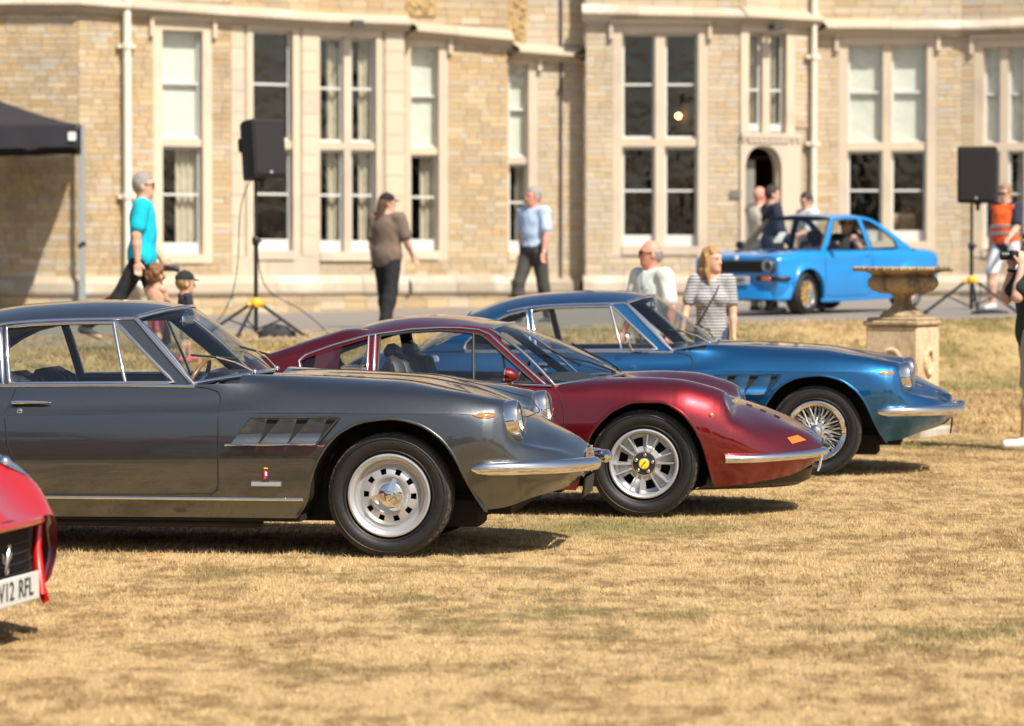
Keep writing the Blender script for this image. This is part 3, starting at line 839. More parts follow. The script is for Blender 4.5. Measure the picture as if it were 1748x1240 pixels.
def wheel(root, x, sg, style, y0=.76, Rt=.325, Rr=.211, wd=.185, steer=0.0, mats=None, spin=0.0):
    """one wheel of a car: part 'wheel' (the disc) with tyre, rim, hub pieces as sub-parts. Built round its own centre."""
    mt = dict(disc=M['alloy'], lip=M['alloy'])
    if mats: mt.update(mats)
    ax = (0, -1, 0)
    d = MB(); lip = MB(); hub = MB(); dark = MB()
    n = 80
    ty = MB()
    prof = [(Rr - .008, -.03), (Rr + .010, -.008), (Rr + .035, .014), (Rr + (Rt - Rr) * .55, .022), (Rt - .028, .016), (Rt - .014, .006)]
    ty.lathe(prof, ax=ax, n=72, mi=0)
    for rr in (Rr + .022, Rr + (Rt - Rr) * .72):
        ty.lathe([(rr - .003, .0135 if rr < Rr + .03 else .0195), (rr, .0165 if rr < Rr + .03 else .0225), (rr + .003, .0135 if rr < Rr + .03 else .0195)], ax=ax, n=72, mi=0)
    tr = [(Rt - .014, .006)]
    for k in range(5):                                   # tread ribs with grooves between
        a0 = -.006 - k * (wd - .02) / 5; a1 = a0 - (wd - .02) / 5 + .012
        tr += [(Rt - .001 * (k in (0, 4)) * 4, a0), (Rt - .001 * (k in (0, 4)) * 4, a1), (Rt - .008, a1 - .001), (Rt - .008, a1 - .010)]
    tr += [(Rt - .014, -wd + .004)]
    ty.lathe(tr, ax=ax, n=72, mi=1)
    ty.lathe([(Rt - .014, -wd + .004), (Rt - .04, -wd - .012), (Rr + .03, -wd - .010), (Rr - .01, -wd + .02)], ax=ax, n=48, mi=0)
    dark.lathe([(Rr - .02, -.05), (Rr - .02, -wd)], ax=ax, n=40)
    dark.lathe([(Rr - .02, -.115), (.001, -.115)], ax=ax, n=40)
    if style == 'ten_hole':
        lip.lathe([(Rr, -.012), (Rr + .006, .0), (Rr + .004, .008), (Rr - .004, .010), (Rr - .010, .004), (Rr - .016, -.002), (Rr - .024, -.008), (Rr - .030, -.030), (Rr - .034, -.052)], ax=ax, n=n)
        P = [(Rr - .034, -.052), (.160, -.052), (.146, -.040), (.1385, -.034), (.110, -.026), (.100, -.024), (.090, -.028), (.080, -.040), (.070, -.043), (.045, -.043), (.001, -.043)]
        keep = [[not (i == 3 and (j % 8) in (2, 3, 4)) for j in range(n)] for i in range(len(P) - 1)]
        d.lathe(P, ax=ax, n=n, keep=keep)
        hub.lathe([(.062, -.043), (.064, -.038), (.058, -.034), (.034, -.030), (.029, .002), (.026, .008), (.012, .012), (.001, .012)], ax=ax, n=32)
        for k in range(3):
            a = spin + k * 2 * math.pi / 3
            e = np.array((math.sin(a), 0, math.cos(a))); q = np.array((math.cos(a), 0, -math.sin(a)))
            base = e * .022; tip = e * .092
            pts = []
            for c, hw, y in ((base, .018, .014), (e * .055, .014, .010), (tip, .012, .0)):
                for s1 in (-1, 1):
                    for yy in (y, y - .016): pts.append(c + q * hw * s1 + np.array((0, -yy * 1.0 - .028, 0)) + np.array((0, .028, 0)))
            pts = np.array(pts).reshape(3, 4, 3)[:, [0, 1, 3, 2]]
            hub.grid(pts, wrap_v=True)
            b = hub.n - 12
            hub.f.append([b + 8, b + 9, b + 10, b + 11]); hub.m.append(0)
    elif style == 'six_window':
        lip.lathe([(Rr - .002, -.012), (Rr + .004, .0), (Rr + .002, .008), (Rr - .006, .010), (Rr - .014, .006), (Rr - .020, -.002), (Rr - .026, -.030), (Rr - .030, -.055)], ax=ax, n=n)
        n2 = 96
        P = [(Rr - .030, -.055), (.164, -.060), (.157, -.058), (.104, -.036), (.100, -.030), (.074, -.026), (.070, -.030)]
        keep = [[not (i == 2 and (j % 16) in (1, 2, 3, 4, 5, 6)) for j in range(n2)] for i in range(len(P) - 1)]
        d.lathe(P, ax=ax, n=n2, keep=keep)
        for k in range(12):
            a = (k // 2) * math.pi / 3 + (.50 if k % 2 == 0 else .86) + .05
            e = np.array((math.sin(a), 0, math.cos(a))); e = np.array((-math.sin(a), 0, math.cos(a)))
            q = np.array((e[2], 0, -e[0]))
            pts = []
            for r, y, hw in ((.076, -.014, .0060), (.13, -.010, .0055), (Rr - .022, -.004, .0055)):
                pts.append([e * r + q * hw + (0, .05, 0), e * r + q * hw * .8 + (0, -y * 0 - .0 + (-y), 0), e * r - q * hw * .8 + (0, -y, 0), e * r - q * hw + (0, .05, 0)])
            d.grid(np.array(pts), flip=True)
        hub.lathe([(.074, -.028), (.074, -.018), (.068, -.018)], ax=ax, n=40, mi=0)
        hub.lathe([(.068, -.018), (.034, -.016)], ax=ax, n=40, mi=1)
        hub.lathe([(.034, -.016), (.034, -.008), (.029, -.006)], ax=ax, n=32, mi=0)
        hub.lathe([(.029, -.006), (.02, -.0045), (.001, -.004)], ax=ax, n=32, mi=2)
        hub.tube([(-.014, .0035, -.018), (-.004, .003, -.002), (.002, .003, .002), (.012, .0035, .018)], .0022, 6, mi=1)
        hub.tube([(-.002, .003, .004), (.010, .0035, .006)], .002, 6, mi=1)
        for k in range(5):
            a = k * 2 * math.pi / 5 + .1
            c = (math.sin(a) * .052, .017, math.cos(a) * .052)
            hub.lathe([(.0115, 0), (.011, .010), (.006, .014), (.001, .015)], o=c, ax=ax, n=6)
    elif style == 'wire':
        lip.lathe([(Rr - .004, -.012), (Rr + .006, .0), (Rr + .004, .010), (Rr - .004, .012), (Rr - .014, .004), (Rr - .030, -.004), (Rr - .034, -.03), (Rr - .040, -.07), (Rr - .040, -.10)], ax=ax, n=n)
        rnd = random.Random(3)
        for k in range(66):
            a = k * 2 * math.pi / 66
            kind = k % 3
            off = (.55, -.55, .3)[kind] * (1 if (k // 3) % 2 else -1)
            r0, y0s = ((.040, .012), (.052, -.06), (.046, -.02))[kind]
            p0 = (math.sin(a + off) * r0, -y0s, math.cos(a + off) * r0)
            yo = (-.012, -.05, -.085)[kind]
            p1 = (math.sin(a) * (Rr - .034), -yo, math.cos(a) * (Rr - .034))
            d.tube([p0, p1], .0024, 5, caps=False)
        d.lathe([(.052, -.08), (.050, -.02), (.042, .010), (.036, .016)], ax=ax, n=24)
        hub.lathe([(.044, .008), (.046, .018), (.036, .030), (.020, .040), (.001, .042)], ax=ax, n=28)
        for k in range(3):
            a = spin + k * 2 * math.pi / 3
            e = np.array((math.sin(a), 0, math.cos(a)))
            hub.tube([e * .02 + (0, -.028, 0), e * .05 + (0, -.026, 0), e * .085 + (0, -.018, 0)], [.014, .011, .009], 8, flat=.6)
    else:                                                # deep dish with spokes
        lip.lathe([(Rr - .002, -.012), (Rr + .006, .0), (Rr + .004, .008), (Rr - .004, .010), (Rr - .012, .0), (Rr - .020, -.04), (Rr - .045, -.06)], ax=ax, n=n)
        ns = 8
        P = [(Rr - .045, -.060), (.135, -.055), (.130, -.052), (.075, -.030), (.06, -.022), (.03, -.02), (.001, -.02)]
        keep = [[not (i == 2 and (j % 10) in (3, 4, 5, 6)) for j in range(n)] for i in range(len(P) - 1)]
        d.lathe(P, ax=ax, n=n, keep=keep)
        for k in range(ns):
            a = k * 2 * math.pi / ns + .0
            e = np.array((math.sin(a), 0, math.cos(a))); q = np.array((e[2], 0, -e[0]))
            d.grid(np.array([[e * r + q * hw + (0, .05, 0), e * r + q * hw * .7 + (0, -y, 0), e * r - q * hw * .7 + (0, -y, 0), e * r - q * hw + (0, .05, 0)] for r, y, hw in ((.05, -.012, .016), (.10, -.02, .013), (Rr - .04, -.035, .016))]), flip=True)
        hub.lathe([(.036, -.022), (.034, -.006), (.028, -.002), (.001, .0)], ax=ax, n=24)
    # flip meshes to the left flank when needed, turn with the steering, then set in place
    def put(mb, name, mat, par):
        o = mb.build(name, mat, par, smooth=35)
        return o
    wr = put(d, 'wheel', mt['disc'], root)
    wr.location = (x, sg * y0, Rt)
    wr.rotation_euler = (0, 0, (math.pi if sg > 0 else 0) + steer)
    put(ty, 'tyre', [M['tyre'], M['tread']], wr)
    put(lip, 'rim', mt['lip'], wr)
    put(hub, 'hub_cap', [M['chrome'], M['alloy_dark'], M['yellow']] if style == 'six_window' else M['chrome'], wr)
    put(dark, 'brake_drum', M['dark_under'], wr)
    return wr

def wheel_wells(root, x0, arch, ydepth=(.80, .42), sgs=(-1, 1)):
    for sg in sgs:
        mb = MB()
        A = np.array([(x, z) for x, z in arch])
        g = np.array([[(x, sg * yy, z + .004) for yy in (ydepth[0] - .02, (ydepth[0] + ydepth[1]) / 2, ydepth[1])] for x, z in A])
        mb.grid(g)
        mb.add([(x, sg * ydepth[1], z) for x, z in A], [tuple(range(len(A)))])
        mb.build('wheel_well', M['dark_under'], root, smooth=40, merge=.0001)

class House:
    """greenhouse: maps (x, z) to the flank of the cabin"""
    def __init__(s, zb, zt, yb, yt, taper, pw=1.25):
        s.zb, s.zt, s.yb, s.yt, s.taper, s.pw = zb, zt, yb, yt, taper, pw
    def y(s, x, z):
        k = float(pchip(s.taper[0], s.taper[1], x))
        t = np.clip((z - s.zb) / (s.zt - s.zb), -.3, 1.3)
        return -(s.yb + (s.yt - s.yb) * (np.sign(t) * abs(t) ** s.pw)) * k
    def p(s, x, z, off=0.0): return (x, s.y(x, z) - off, z)
    def path(s, pts, off=0.0): return np.array([s.p(x, z, off) for x, z in pts])
    def panel(s, name, outer, holes, paint, inner, root):
        from mathutils.geometry import tessellate_polygon
        loops = [[Vector((x, z, 0)) for x, z in l] for l in [outer] + holes]
        flat = [p for l in loops for p in l]
        tri = tessellate_polygon(loops)
        for sg in (-1, 1):
            mb = MB()
            A = flip([s.p(p.x, p.y) for p in flat], sg); B = flip([s.p(p.x, p.y, -.028) for p in flat], sg)
            nn = None
            fa = []
            for t in tri:
                a, b, c = (A[i] for i in t)
                nrm = np.cross(b - a, c - a)
                fa.append(tuple(t) if nrm[1] * sg > 0 else tuple(reversed(t)))
            mb.add(A, fa, 0); mb.add(B, [tuple(reversed(t)) for t in fa], 1)
            o = 0
            for l in loops:
                k = len(l)
                Q = np.concatenate([A[o:o + k], B[o:o + k]])
                mb.add(Q, [(i, (i + 1) % k, k + (i + 1) % k, k + i) for i in range(k)], 1)
                o += k
            mb.build(name, [paint, inner], root, smooth=30, merge=.0001)
    def glass(s, outline, root, mat, name='window', sgs=(-1, 1), off=-.012):
        from mathutils.geometry import tessellate_polygon
        tri = tessellate_polygon([[Vector((x, z, 0)) for x, z in outline]])
        for sg in sgs:
            mb = MB()
            mb.add(flip(s.path(outline, off), sg), [tuple(t) for t in tri])
            mb.build(name, mat, root, smooth=60)
    def trim(s, pts, r, root, name, mat, closed=False, off=.0, sgs=(-1, 1), n=8):
        for sg in sgs:
            mb = MB(); mb.tube(flip(s.path(polyline(pts, .04, closed), off), sg), r, n, closed=closed)
            mb.build(name, mat, root, smooth=60)

def roof_grid(Tc, Dr, p=2.5, n=40, m=24):
    """Tc centre line, Dr right drip line (both 3-D, front to rear)"""
    a, b = curve(Tc, n), curve(Dr, n)
    P = []
    for k in range(n):
        row = []
        for v in np.linspace(-1, 1, 2 * m + 1):
            t = abs(v)
            row.append((a[k, 0] + (b[k, 0] - a[k, 0]) * t**2, -b[k, 1] * -v if v else 0.0, b[k, 2] + (a[k, 2] - b[k, 2]) * (1 - t**p)))
        P.append(row)
    return np.array(P)
def screen_grid(top, c0, c1, n=14, bulge=.02, p=2.0):
    """glass from the row of points 'top' down to a base curve: centre c0 -> right side c1"""
    m = len(top)
    base = []
    for k in range(m):
        v = np.linspace(-1, 1, m)[k]; t = abs(v)
        base.append((c0[0] + (c1[0] - c0[0]) * t**p, abs(c1[1]) * v, c0[2] + (c1[2] - c0[2]) * t**p))
    top = np.array(top); base = np.array(base)
    if (top[0, 1] > 0) != (base[0, 1] > 0): base = base[::-1]
    P = []
    for w_ in np.linspace(0, 1, n):
        q = top + (base - top) * w_
        q[:, 2] += bulge * math.sin(math.pi * w_)
        P.append(q)
    return np.array(P)
def rounded(c, d, r=.03, rz=0.0, mb=None, tilt=0.0):
    mb = mb or MB()
    k = MB(); k.box((0, 0, 0), d, bev=r)
    V = k.verts()
    if tilt:
        ct, st = math.cos(tilt), math.sin(tilt)
        V = np.stack([V[:, 0] * ct + V[:, 2] * st, V[:, 1], -V[:, 0] * st + V[:, 2] * ct], 1)
    if rz:
        ct, st = math.cos(rz), math.sin(rz)
        V = np.stack([V[:, 0] * ct - V[:, 1] * st, V[:, 0] * st + V[:, 1] * ct, V[:, 2]], 1)
    mb.add(V + np.array(c), k.f)
    return mb
def text_obj(name, body, size, loc, rot, mat, parent, align='CENTER', ext=.002, shear=0.0):
    cu = bpy.data.curves.new(name, 'FONT')
    cu.body = body; cu.size = size; cu.extrude = ext; cu.align_x = align; cu.align_y = 'CENTER'; cu.shear = shear
    tmp = bpy.data.objects.new(name + '_tmp', cu)
    COL.objects.link(tmp)
    dg = bpy.context.evaluated_depsgraph_get()
    me = bpy.data.meshes.new_from_object(tmp.evaluated_get(dg))
    bpy.data.objects.remove(tmp)
    me.materials.clear(); me.materials.append(mat)
    o = link_mesh(name, me, parent)
    o.location = loc; o.rotation_euler = rot
    return o
# ================================================================ the two front-engined coupes (same body)
M['paint_grey'] = m_paint('metallic_grey_paint', (.092, .101, .109), .9, .30)
M['paint_blue'] = m_paint('metallic_blue_paint', (.005, .115, .29), .9, .30)
M['paint_red'] = m_paint('metallic_dark_red_paint', (.20, .003, .008), .85, .30)

M['spoke'] = m_plain('polished_spoke', (.70, .70, .70), .35, .6, .05, 30)
def gtc(root, paint, style, steer=0.0, spin=.25, plate=True):
    xc = [-3.46, -3.38, -3.1, -2.7, -2.0, -1.0, -.5, 0, .3, .5, .59, .622, .665, .75, .85, .92, .952]
    Y = [[.58, .66, .72, .74, .745, .75, .75, .75, .74, .70, .66, .645, .62, .54, .42, .30, .20],
         [.62, .73, .80, .825, .83, .83, .835, .84, .83, .80, .765, .752, .735, .67, .555, .42, .30],
         [.62, .73, .79, .815, .815, .82, .82, .825, .815, .785, .752, .738, .705, .63, .51, .385, .275],
         [.58, .68, .722, .741, .744, .744, .731, .720, .718, .716, .703, .685, .645, .56, .44, .325, .235],
         [.48, .56, .62, .68, .735, .735, .64, .60, .60, .60, .60, .60, .58, .45, .33, .24, .17],
         [.25, .28, .3, .33, .40, .45, .33, .3, .3, .3, .3, .3, .29, .25, .2, .15, .1],
         [0] * 17]
    Z = [[.38, .31, .24, .21, .195, .20, .20, .2, .22, .25, .262, .27, .285, .315, .34, .37, .40],
         [.52, .50, .49, .48, .47, .47, .48, .49, .49, .49, .485, .48, .478, .472, .465, .455, .46],
         [.70, .73, .745, .74, .725, .745, .75, .752, .75, .735, .68, .615, .585, .56, .535, .50, .49],
         [.77, .79, .815, .815, .83, .835, .855, .862, .848, .81, .768, .66, .61, .575, .55, .52, .51],
         [.80, .83, .865, .875, .885, .893, .912, .905, .868, .832, .812, .715, .64, .602, .575, .54, .525],
         [.825, .85, .885, .90, .91, .915, .925, .905, .852, .792, .757, .738, .705, .652, .605, .56, .538],
         [.83, .86, .89, .905, .92, .93, .932, .914, .862, .797, .748, .739, .722, .673, .624, .583, .556]]
    arch_f = [(-.49, .205), (-.42, .313), (-.398, .418), (-.339, .546), (-.235, .66), (-.106, .713), (.023, .726), (.151, .702), (.279, .626), (.356, .526), (.407, .412), (.456, .313), (.505, .235)]
    ra = .372
    arch_r = [(-2.4 + ra * 1.05 * math.cos(a), .325 + ra * math.sin(a)) for a in np.linspace(math.pi, 0, 13)]
    arch_r = [(-2.4 - .44, .205)] + arch_r[1:-1] + [(-2.4 + .44, .205)]
    af, ar = np.array(arch_f), np.array(arch_r)
    def zbot(x):
        if af[0, 0] < x < af[-1, 0]: return float(pchip(af[:, 0], af[:, 1], x))
        if ar[0, 0] < x < ar[-1, 0]: return float(pchip(ar[:, 0], ar[:, 1], x))
        return 0.0
    def dense(A):
        c = []
        for k in range(len(A) - 1): c += list(np.linspace(A[k][0], A[k + 1][0], 5))
        return c
    cols = sorted(set(np.round(list(np.arange(-3.46, .6, .05)) + dense(af) + dense(ar) + list(np.linspace(.55, .70, 26)) + list(np.linspace(.70, .952, 26)) + list(np.linspace(-3.46, -3.34, 8)) + [-.888, -2.02, -.80, -2.93], 4)))
    sh = Shell(xc, Y, Z, zbot, cols, .325, (.30, .56))
    X = sh.cols; rC = sh.rC
    cabin = lambda i: X[i] >= -2.94 and X[i + 1] <= -.799
    door = lambda i, j: X[i] >= -2.0201 and X[i + 1] <= -.8879 and 3 <= j < rC
    bon = lambda i, j: X[i] >= -.75 and X[i + 1] <= .66 and j >= rC + 5
    sh.emit('body', paint, root, lambda i, j: not (cabin(i) and j >= rC) and not door(i, j) and not bon(i, j))
    sh.emit('bonnet', paint, root, bon)
    doors = {}
    for sd in (1, -1): doors[sd] = sh.emit('door', paint, root, door, (sd,))
    # seams
    seam = MB()
    L = [(-1.041, .884), (-.95, .872), (-.905, .855), (-.888, .823), (-.886, .6), (-.89, .382), (-.90, .347), (-.928, .329), (-1.3, .322), (-1.82, .318), (-1.90, .33), (-1.952, .43), (-2.012, .574), (-2.035, .743), (-1.996, .866)]
    both(lambda sg: seam.tube(flip(sh.line(polyline(L, .03), .0), sg), .0035, 6))
    bl = [(x, -.40 - .06 * sstep(.6, -.7, x), sh.top(x, .40 + .06 * sstep(.6, -.7, x))) for x in np.linspace(-.76, .64, 30)]
    both(lambda sg: seam.tube(flip(bl, sg), .003, 6))
    seam.tube([(.64 + .03 * (1 - (y / .4)**2), y, sh.top(.64 + .03 * (1 - (y / .4)**2), y)) for y in np.linspace(-.4, .4, 17)], .003, 6)
    tag(seam.build('panel_seams', M['seam'], root, smooth=60), kind='stuff')
    both(lambda sg: MB().tube(flip([(x, sh.y(x, z) + .0005, z) for x, z in polyline([(-3.2, .742), (-2.7, .738), (-2.0, .727), (-1.0, .747), (-.4, .752), (.36, .751), (.52, .742)], .05)], sg), .0028, 6).build('crease_line', paint, root, smooth=60))
    # wheel arch lips, wells, floor
    for A in (af, ar):
        d = np.array([(x, zbot(x)) for x in np.linspace(A[0, 0] + .004, A[-1, 0] - .004, 60)])
        both(lambda sg: MB().tube(flip(sh.line(d, -.004), sg), .008, 8).build('wheel_arch_lip', paint, root, smooth=60))
        wheel_wells(root, 0, d)
    fl = MB()
    fl.box((-1.2, 0, .225), (1.45, 1.46, .09)); fl.box((-3.0, 0, .30), (.6, 1.2, .12)); fl.box((.42, 0, .26), (.35, .9, .10)); fl.box((-1.2, 0, .24), (3.2, .8, .16))
    fl.box((-1.3, -.62, .165), (1.2, .12, .05), bev=.02); fl.box((-1.3, .62, .165), (1.2, .12, .05), bev=.02)
    fl.box((.30, -.35, .22), (.28, .25, .16), bev=.02); fl.tube([(-3.2, -.25, .2), (-.3, -.3, .19)], .035, 10)
    fl.build('underbody', M['dark_under'], root)
    # bright sill strip
    both(lambda sg: MB().tube(flip(sh.line([(x, .302) for x in np.linspace(-1.97, -.445, 30)], .004), sg), .009, 8, flat=.7).build('sill_strip', M['chrome'], root, smooth=60))
    # greenhouse
    H = House(.885, 1.225, .728, .572, ([-3.1, -2.75, -2.45, -2.0, -1.0], [.84, .90, .965, 1.0, 1.0]))
    drip = [(-1.392, 1.236), (-1.53, 1.232), (-1.75, 1.227), (-1.98, 1.216), (-2.13, 1.200), (-2.30, 1.160), (-2.46, 1.09), (-2.58, 1.02)]
    drs = curve(drip, 36)
    Tc = [(-1.235, 0, 1.287), (-1.31, 0, 1.303), (-1.43, 0, 1.319), (-1.60, 0, 1.327), (-1.84, 0, 1.322), (-2.07, 0, 1.307), (-2.30, 0, 1.272), (-2.60, 0, 1.170)]
    RG = roof_grid(Tc, [H.p(x, z) for x, z in drip])
    MB().grid(RG, flip=True).build('roof', paint, root, smooth=180)
    MB().grid(RG - np.array((0, 0, .03)), flip=False).build('headlining', M['leather_black'], root, smooth=180)
    crear = [(-2.58, 1.02), (-2.70, .97), (-2.88, .875)]
    outer = [(-1.03, .878)] + [(-1.046, .897)] + list(map(tuple, polyline([(-1.05, .905), (-1.392, 1.236)], .05)[1:-1])) + [tuple(p) for p in drs] + [(-2.66, .985), (-2.78, .925), (-2.90, .872)] + [(x, .878) for x in np.linspace(-2.8, -1.1, 20)]
    dw = [(-1.145, .903), (-1.490, 1.213), (-1.75, 1.2085), (-1.95, 1.200), (-2.085, 1.187), (-2.03, .893), (-1.6, .898)]
    qw = [(-2.120, 1.180), (-2.25, 1.150), (-2.36, 1.10), (-2.47, 1.03), (-2.555, .945), (-2.57, .905), (-2.54, .888), (-2.066, .888)]
    dwp, qwp = polyline(dw, .05, True), polyline(qw, .05, True)
    H.panel('cabin_pillars', outer, [[tuple(p) for p in dwp], [tuple(p) for p in qwp]], paint, M['leather_black'], root)
    H.glass([tuple(p) for p in dwp], root, M['glass'], 'side_window')
    H.glass([tuple(p) for p in qwp], root, M['glass'], 'quarter_window')
    H.trim(dw, .011, root, 'window_frame', M['chrome'], True, .002)
    H.trim(qw, .011, root, 'window_frame', M['chrome'], True, .002)
    H.trim([(-1.506, 1.212), (-1.405, .90)], .010, root, 'window_divider', M['chrome'], off=.003)
    H.trim([tuple(p) for p in drs[:26]], .009, root, 'drip_rail', M['chrome'], off=.003)
    H.trim([(-1.385, 1.232), (-1.045, .90)], .012, root, 'pillar_trim', M['chrome'], off=.004)
    H.trim([(-1.03, .884), (-1.5, .888), (-2.0, .883), (-2.56, .880)], .011, root, 'belt_trim', M['chrome'], off=.006)
    WS = screen_grid(RG[0], (-.787, 0, .940), (-1.045, .727, .897))
    MB().grid(WS).build('windscreen', M['glass_screen'], root, smooth=180)
    rim = np.concatenate([WS[0], WS[1:-1, -1], WS[-1][::-1], WS[1:-1, 0][::-1]])
    MB().tube(rim, .013, 8, closed=True).build('windscreen_trim', M['chrome'], root, smooth=60)
    BW = screen_grid(RG[-1], (-3.02, 0, .905), (-2.90, .60, .876))
    MB().grid(BW).build('rear_window', M['glass_screen'], root, smooth=180)
    rim = np.concatenate([BW[0], BW[1:-1, -1], BW[-1][::-1], BW[1:-1, 0][::-1]])
    MB().tube(rim, .012, 8, closed=True).build('rear_window_trim', M['chrome'], root, smooth=60)
    # scuttle between bonnet and windscreen
    sc_ = MB()
    sc_.grid(np.array([[(WS[-1][k][0] + (.02 if q else -.03), WS[-1][k][1], WS[-1][k][2] - .005 - .02 * (1 - q)) for q in (0, 1)] for k in range(len(WS[-1]))]))
    sc_.build('scuttle', paint, root)
    # cabin
    tub = MB()
    for sg in (-1, 1): tub.box((-1.75, sg * .685, .60), (1.75, .03, .56))
    tub.box((-1.75, 0, .29), (1.75, 1.36, .04)); tub.box((-2.62, 0, .62), (.04, 1.3, .48)); tub.box((-.90, 0, .60), (.04, 1.3, .5))
    tub.box((-2.75, 0, .86), (.34, 1.15, .03))
    tub.build('cabin_tub', M['leather_black'], root)
    dash = MB(); rounded((-1.02, 0, .84), (.26, 1.28, .12), .05, mb=dash); rounded((-1.06, .36, .90), (.16, .36, .06), .03, mb=dash)
    dash.build('dashboard', M['leather_black'], root)
    for sy in (-.33, .33):
        st = MB(); rounded((-1.75, sy, .46), (.50, .48, .16), .05, mb=st); rounded((-2.06, sy, .70), (.14, .46, .50), .05, tilt=-.28, mb=st)
        for k in (-.12, 0, .12): rounded((-2.0, sy + k, .72), (.10, .10, .42), .04, tilt=-.28, mb=st)
        st.build('seat', M['leather_black'], root)
    sw = MB()
    c = np.array((-1.30, .36, .82)); ax = np.array((-.90, 0, .44)); ax /= np.linalg.norm(ax); u = np.array((0, 1.0, 0)); v = np.cross(ax, u)
    sw.tube([c + .185 * (math.cos(a) * u + math.sin(a) * v) for a in np.linspace(0, 2 * math.pi, 33)[:-1]], .013, 8, closed=True)
    so = sw.build('steering_wheel', M['wood'], root, smooth=60)
    sp = MB()
    for a in (0, 2.1, 4.2): sp.tube([c, c + .18 * (math.cos(a + 1.5) * u + math.sin(a + 1.5) * v)], .010, 6)
    sp.tube([c, c - ax * .3], .02, 8); sp.build('spokes', M['chrome'], so, smooth=60)
    mr = MB(); rounded((-1.25, 0, 1.215), (.03, .22, .065), .02, mb=mr); mr.tube([(-1.25, 0, 1.24), (-1.27, 0, 1.29)], .008, 6)
    mr.build('rear_view_mirror', M['chrome'], root)
    # wipers
    for y0, y1 in ((-.30, -.62), (.25, -.15)):
        wp = MB(); b = np.array((-.79 - .10 * (y0 / .7)**2, y0, .945))
        def onws(t, y):
            k = int(np.argmin(abs(WS[0][:, 1] / .57 * .7 - y))); return WS[int(t * 13), k] + np.array((.012, 0, .014))
        pa, pb = onws(.80, (y0 + y1) / 2), onws(.72, y1)
        wp.ball(b, .018, 8); wp.tube([b, (b + pa) / 2 + (0, 0, .012), pa], .006, 6); wp.build('wiper', M['chrome'], root, smooth=60)
        wp = MB(); wp.tube([pa - (pb - pa) * .9, pa, pb], .006, 6, flat=.6); wp.build('wiper_blade', M['black_rubber'], root, smooth=60)
    # fender vents with three louvres
    va, vb, vc, vd = (-.716, .729), (-.247, .730), (-.364, .594), (-.824, .586)
    both(lambda sg: MB().add(flip([(x, sh.y(x, z) - .0035, z) for x, z in polyline([va, vb, vc, vd], .05, True)], sg), [tuple(range(len(polyline([va, vb, vc, vd], .05, True))))]).build('vent_shade_sheet', M['seam'], root))  # flat black sheet on the flank, painted shade behind the louvres
    for sg in (-1, 1):
        for k in range(3):
            t0, t1 = k / 3 + .015, (k + 1) / 3 - .01
            g = []
            for w_ in np.linspace(0, 1, 8):
                row = []
                for h in np.linspace(.02, .97, 10):
                    ww = w_ * (1 - .42 * h ** 1.3); xt = va[0] + (vb[0] - va[0]) * (t0 + (t1 - t0) * ww); xb = vd[0] + (vc[0] - vd[0]) * (t0 + (t1 - t0) * ww)
                    zt = va[1]; zb = vd[1] + (vc[1] - vd[1]) * t0
                    x = xb + (xt - xb) * h; z = zb + (zt - zb) * h
                    row.append((x, sh.y(x, z) - .020 + .0155 * w_ ** 1.1 - .026 * max(0.0, 1 - h / .38) ** 2, z))
                g.append(row)
            MB().grid(flip(g, sg), flip=(sg < 0)).build('vent_louvre', paint, root, smooth=60)
        fr = MB(); fr.tube(flip(sh.line(polyline([va, vb, vc], .04), .020), sg), .0060, 6); fr.build('vent_frame', paint, root, smooth=60)
        fr = MB(); fr.tube(flip(sh.line(polyline([(vd[0] - .02, vd[1]), vc], .04), .030), sg), .0060, 6); fr.build('vent_strip', M['chrome'], root, smooth=60)
    # head lamps
    for sg in (-1, 1):
        o = np.array((.617, sg * .615, .706)); ax = np.array((.99, 0, .14))
        lm = MB(); lm.lathe([(.106, -.05), (.109, .0), (.109, .035), (.104, .050), (.096, .052)], o=o, ax=ax, n=40)
        lo = lm.build('headlamp', M['chrome'], root, smooth=50)
        lr = MB(); lr.lathe([(.096, .046), (.08, .01), (.05, -.015), (.001, -.03)], o=o, ax=ax, n=32); lr.ball(o + ax * .012, .016, 8)
        lr.build('reflector', M['mirror_silver'], lo, smooth=60)
        lg = MB(); lg.lathe([(.099, .048), (.092, .060), (.07, .071), (.04, .077), (.001, .080)], o=o, ax=ax, n=36); lg.build('lens', M['glass_clear'], lo, smooth=60)
        # side repeater
        ri = MB(); bz = MB()
        pts = [(x, .744 + dz) for x, dz in ((.445, 0), (.48, .009), (.525, .011), (.548, .006), (.553, 0), (.548, -.007), (.525, -.012), (.48, -.010))]
        bz.tube(flip(sh.line(pts, .003), sg), .0035, 6, closed=True)
        ri.add(flip(np.concatenate([sh.line(pts, .004), [(.51, sh.y(.51, .744) - .016, .744)]]), sg), [(k, (k + 1) % 8, 8) for k in range(8)])
        bo = bz.build('side_repeater', M['chrome'], root, smooth=60); ri.build('lens', M['amber'], bo, smooth=180)
        # quarter bumper wrapping to the grille
        P = curve([(.440, -.815, .470), (.60, -.79, .471), (.76, -.705, .472), (.90, -.555, .472), (.985, -.40, .472), (1.025, -.28, .472), (1.03, -.24, .472)], 30)
        bp = MB(); rr = np.full(30, .037); rr[0], rr[1], rr[-1], rr[-2] = .014, .030, .012, .029
        bp.tube(flip(P, sg), rr, 12, flat=1.0); bp.build('bumper', M['chrome'], root, smooth=60)
        br = MB(); br.tube(flip([(.80, -.45, .44), (.96, -.42, .46)], sg), .015, 6); br.build('bumper_bracket', M['dark_under'], root)
        # front indicator under the bumper
        fi = MB(); fi.lathe([(.028, -.09), (.032, -.05), (.034, .0), (.028, .03), (.012, .045), (.001, .048)], o=(.86, sg * .45, .408), ax=(.93, sg * .35, 0), n=16, sx=1.0)
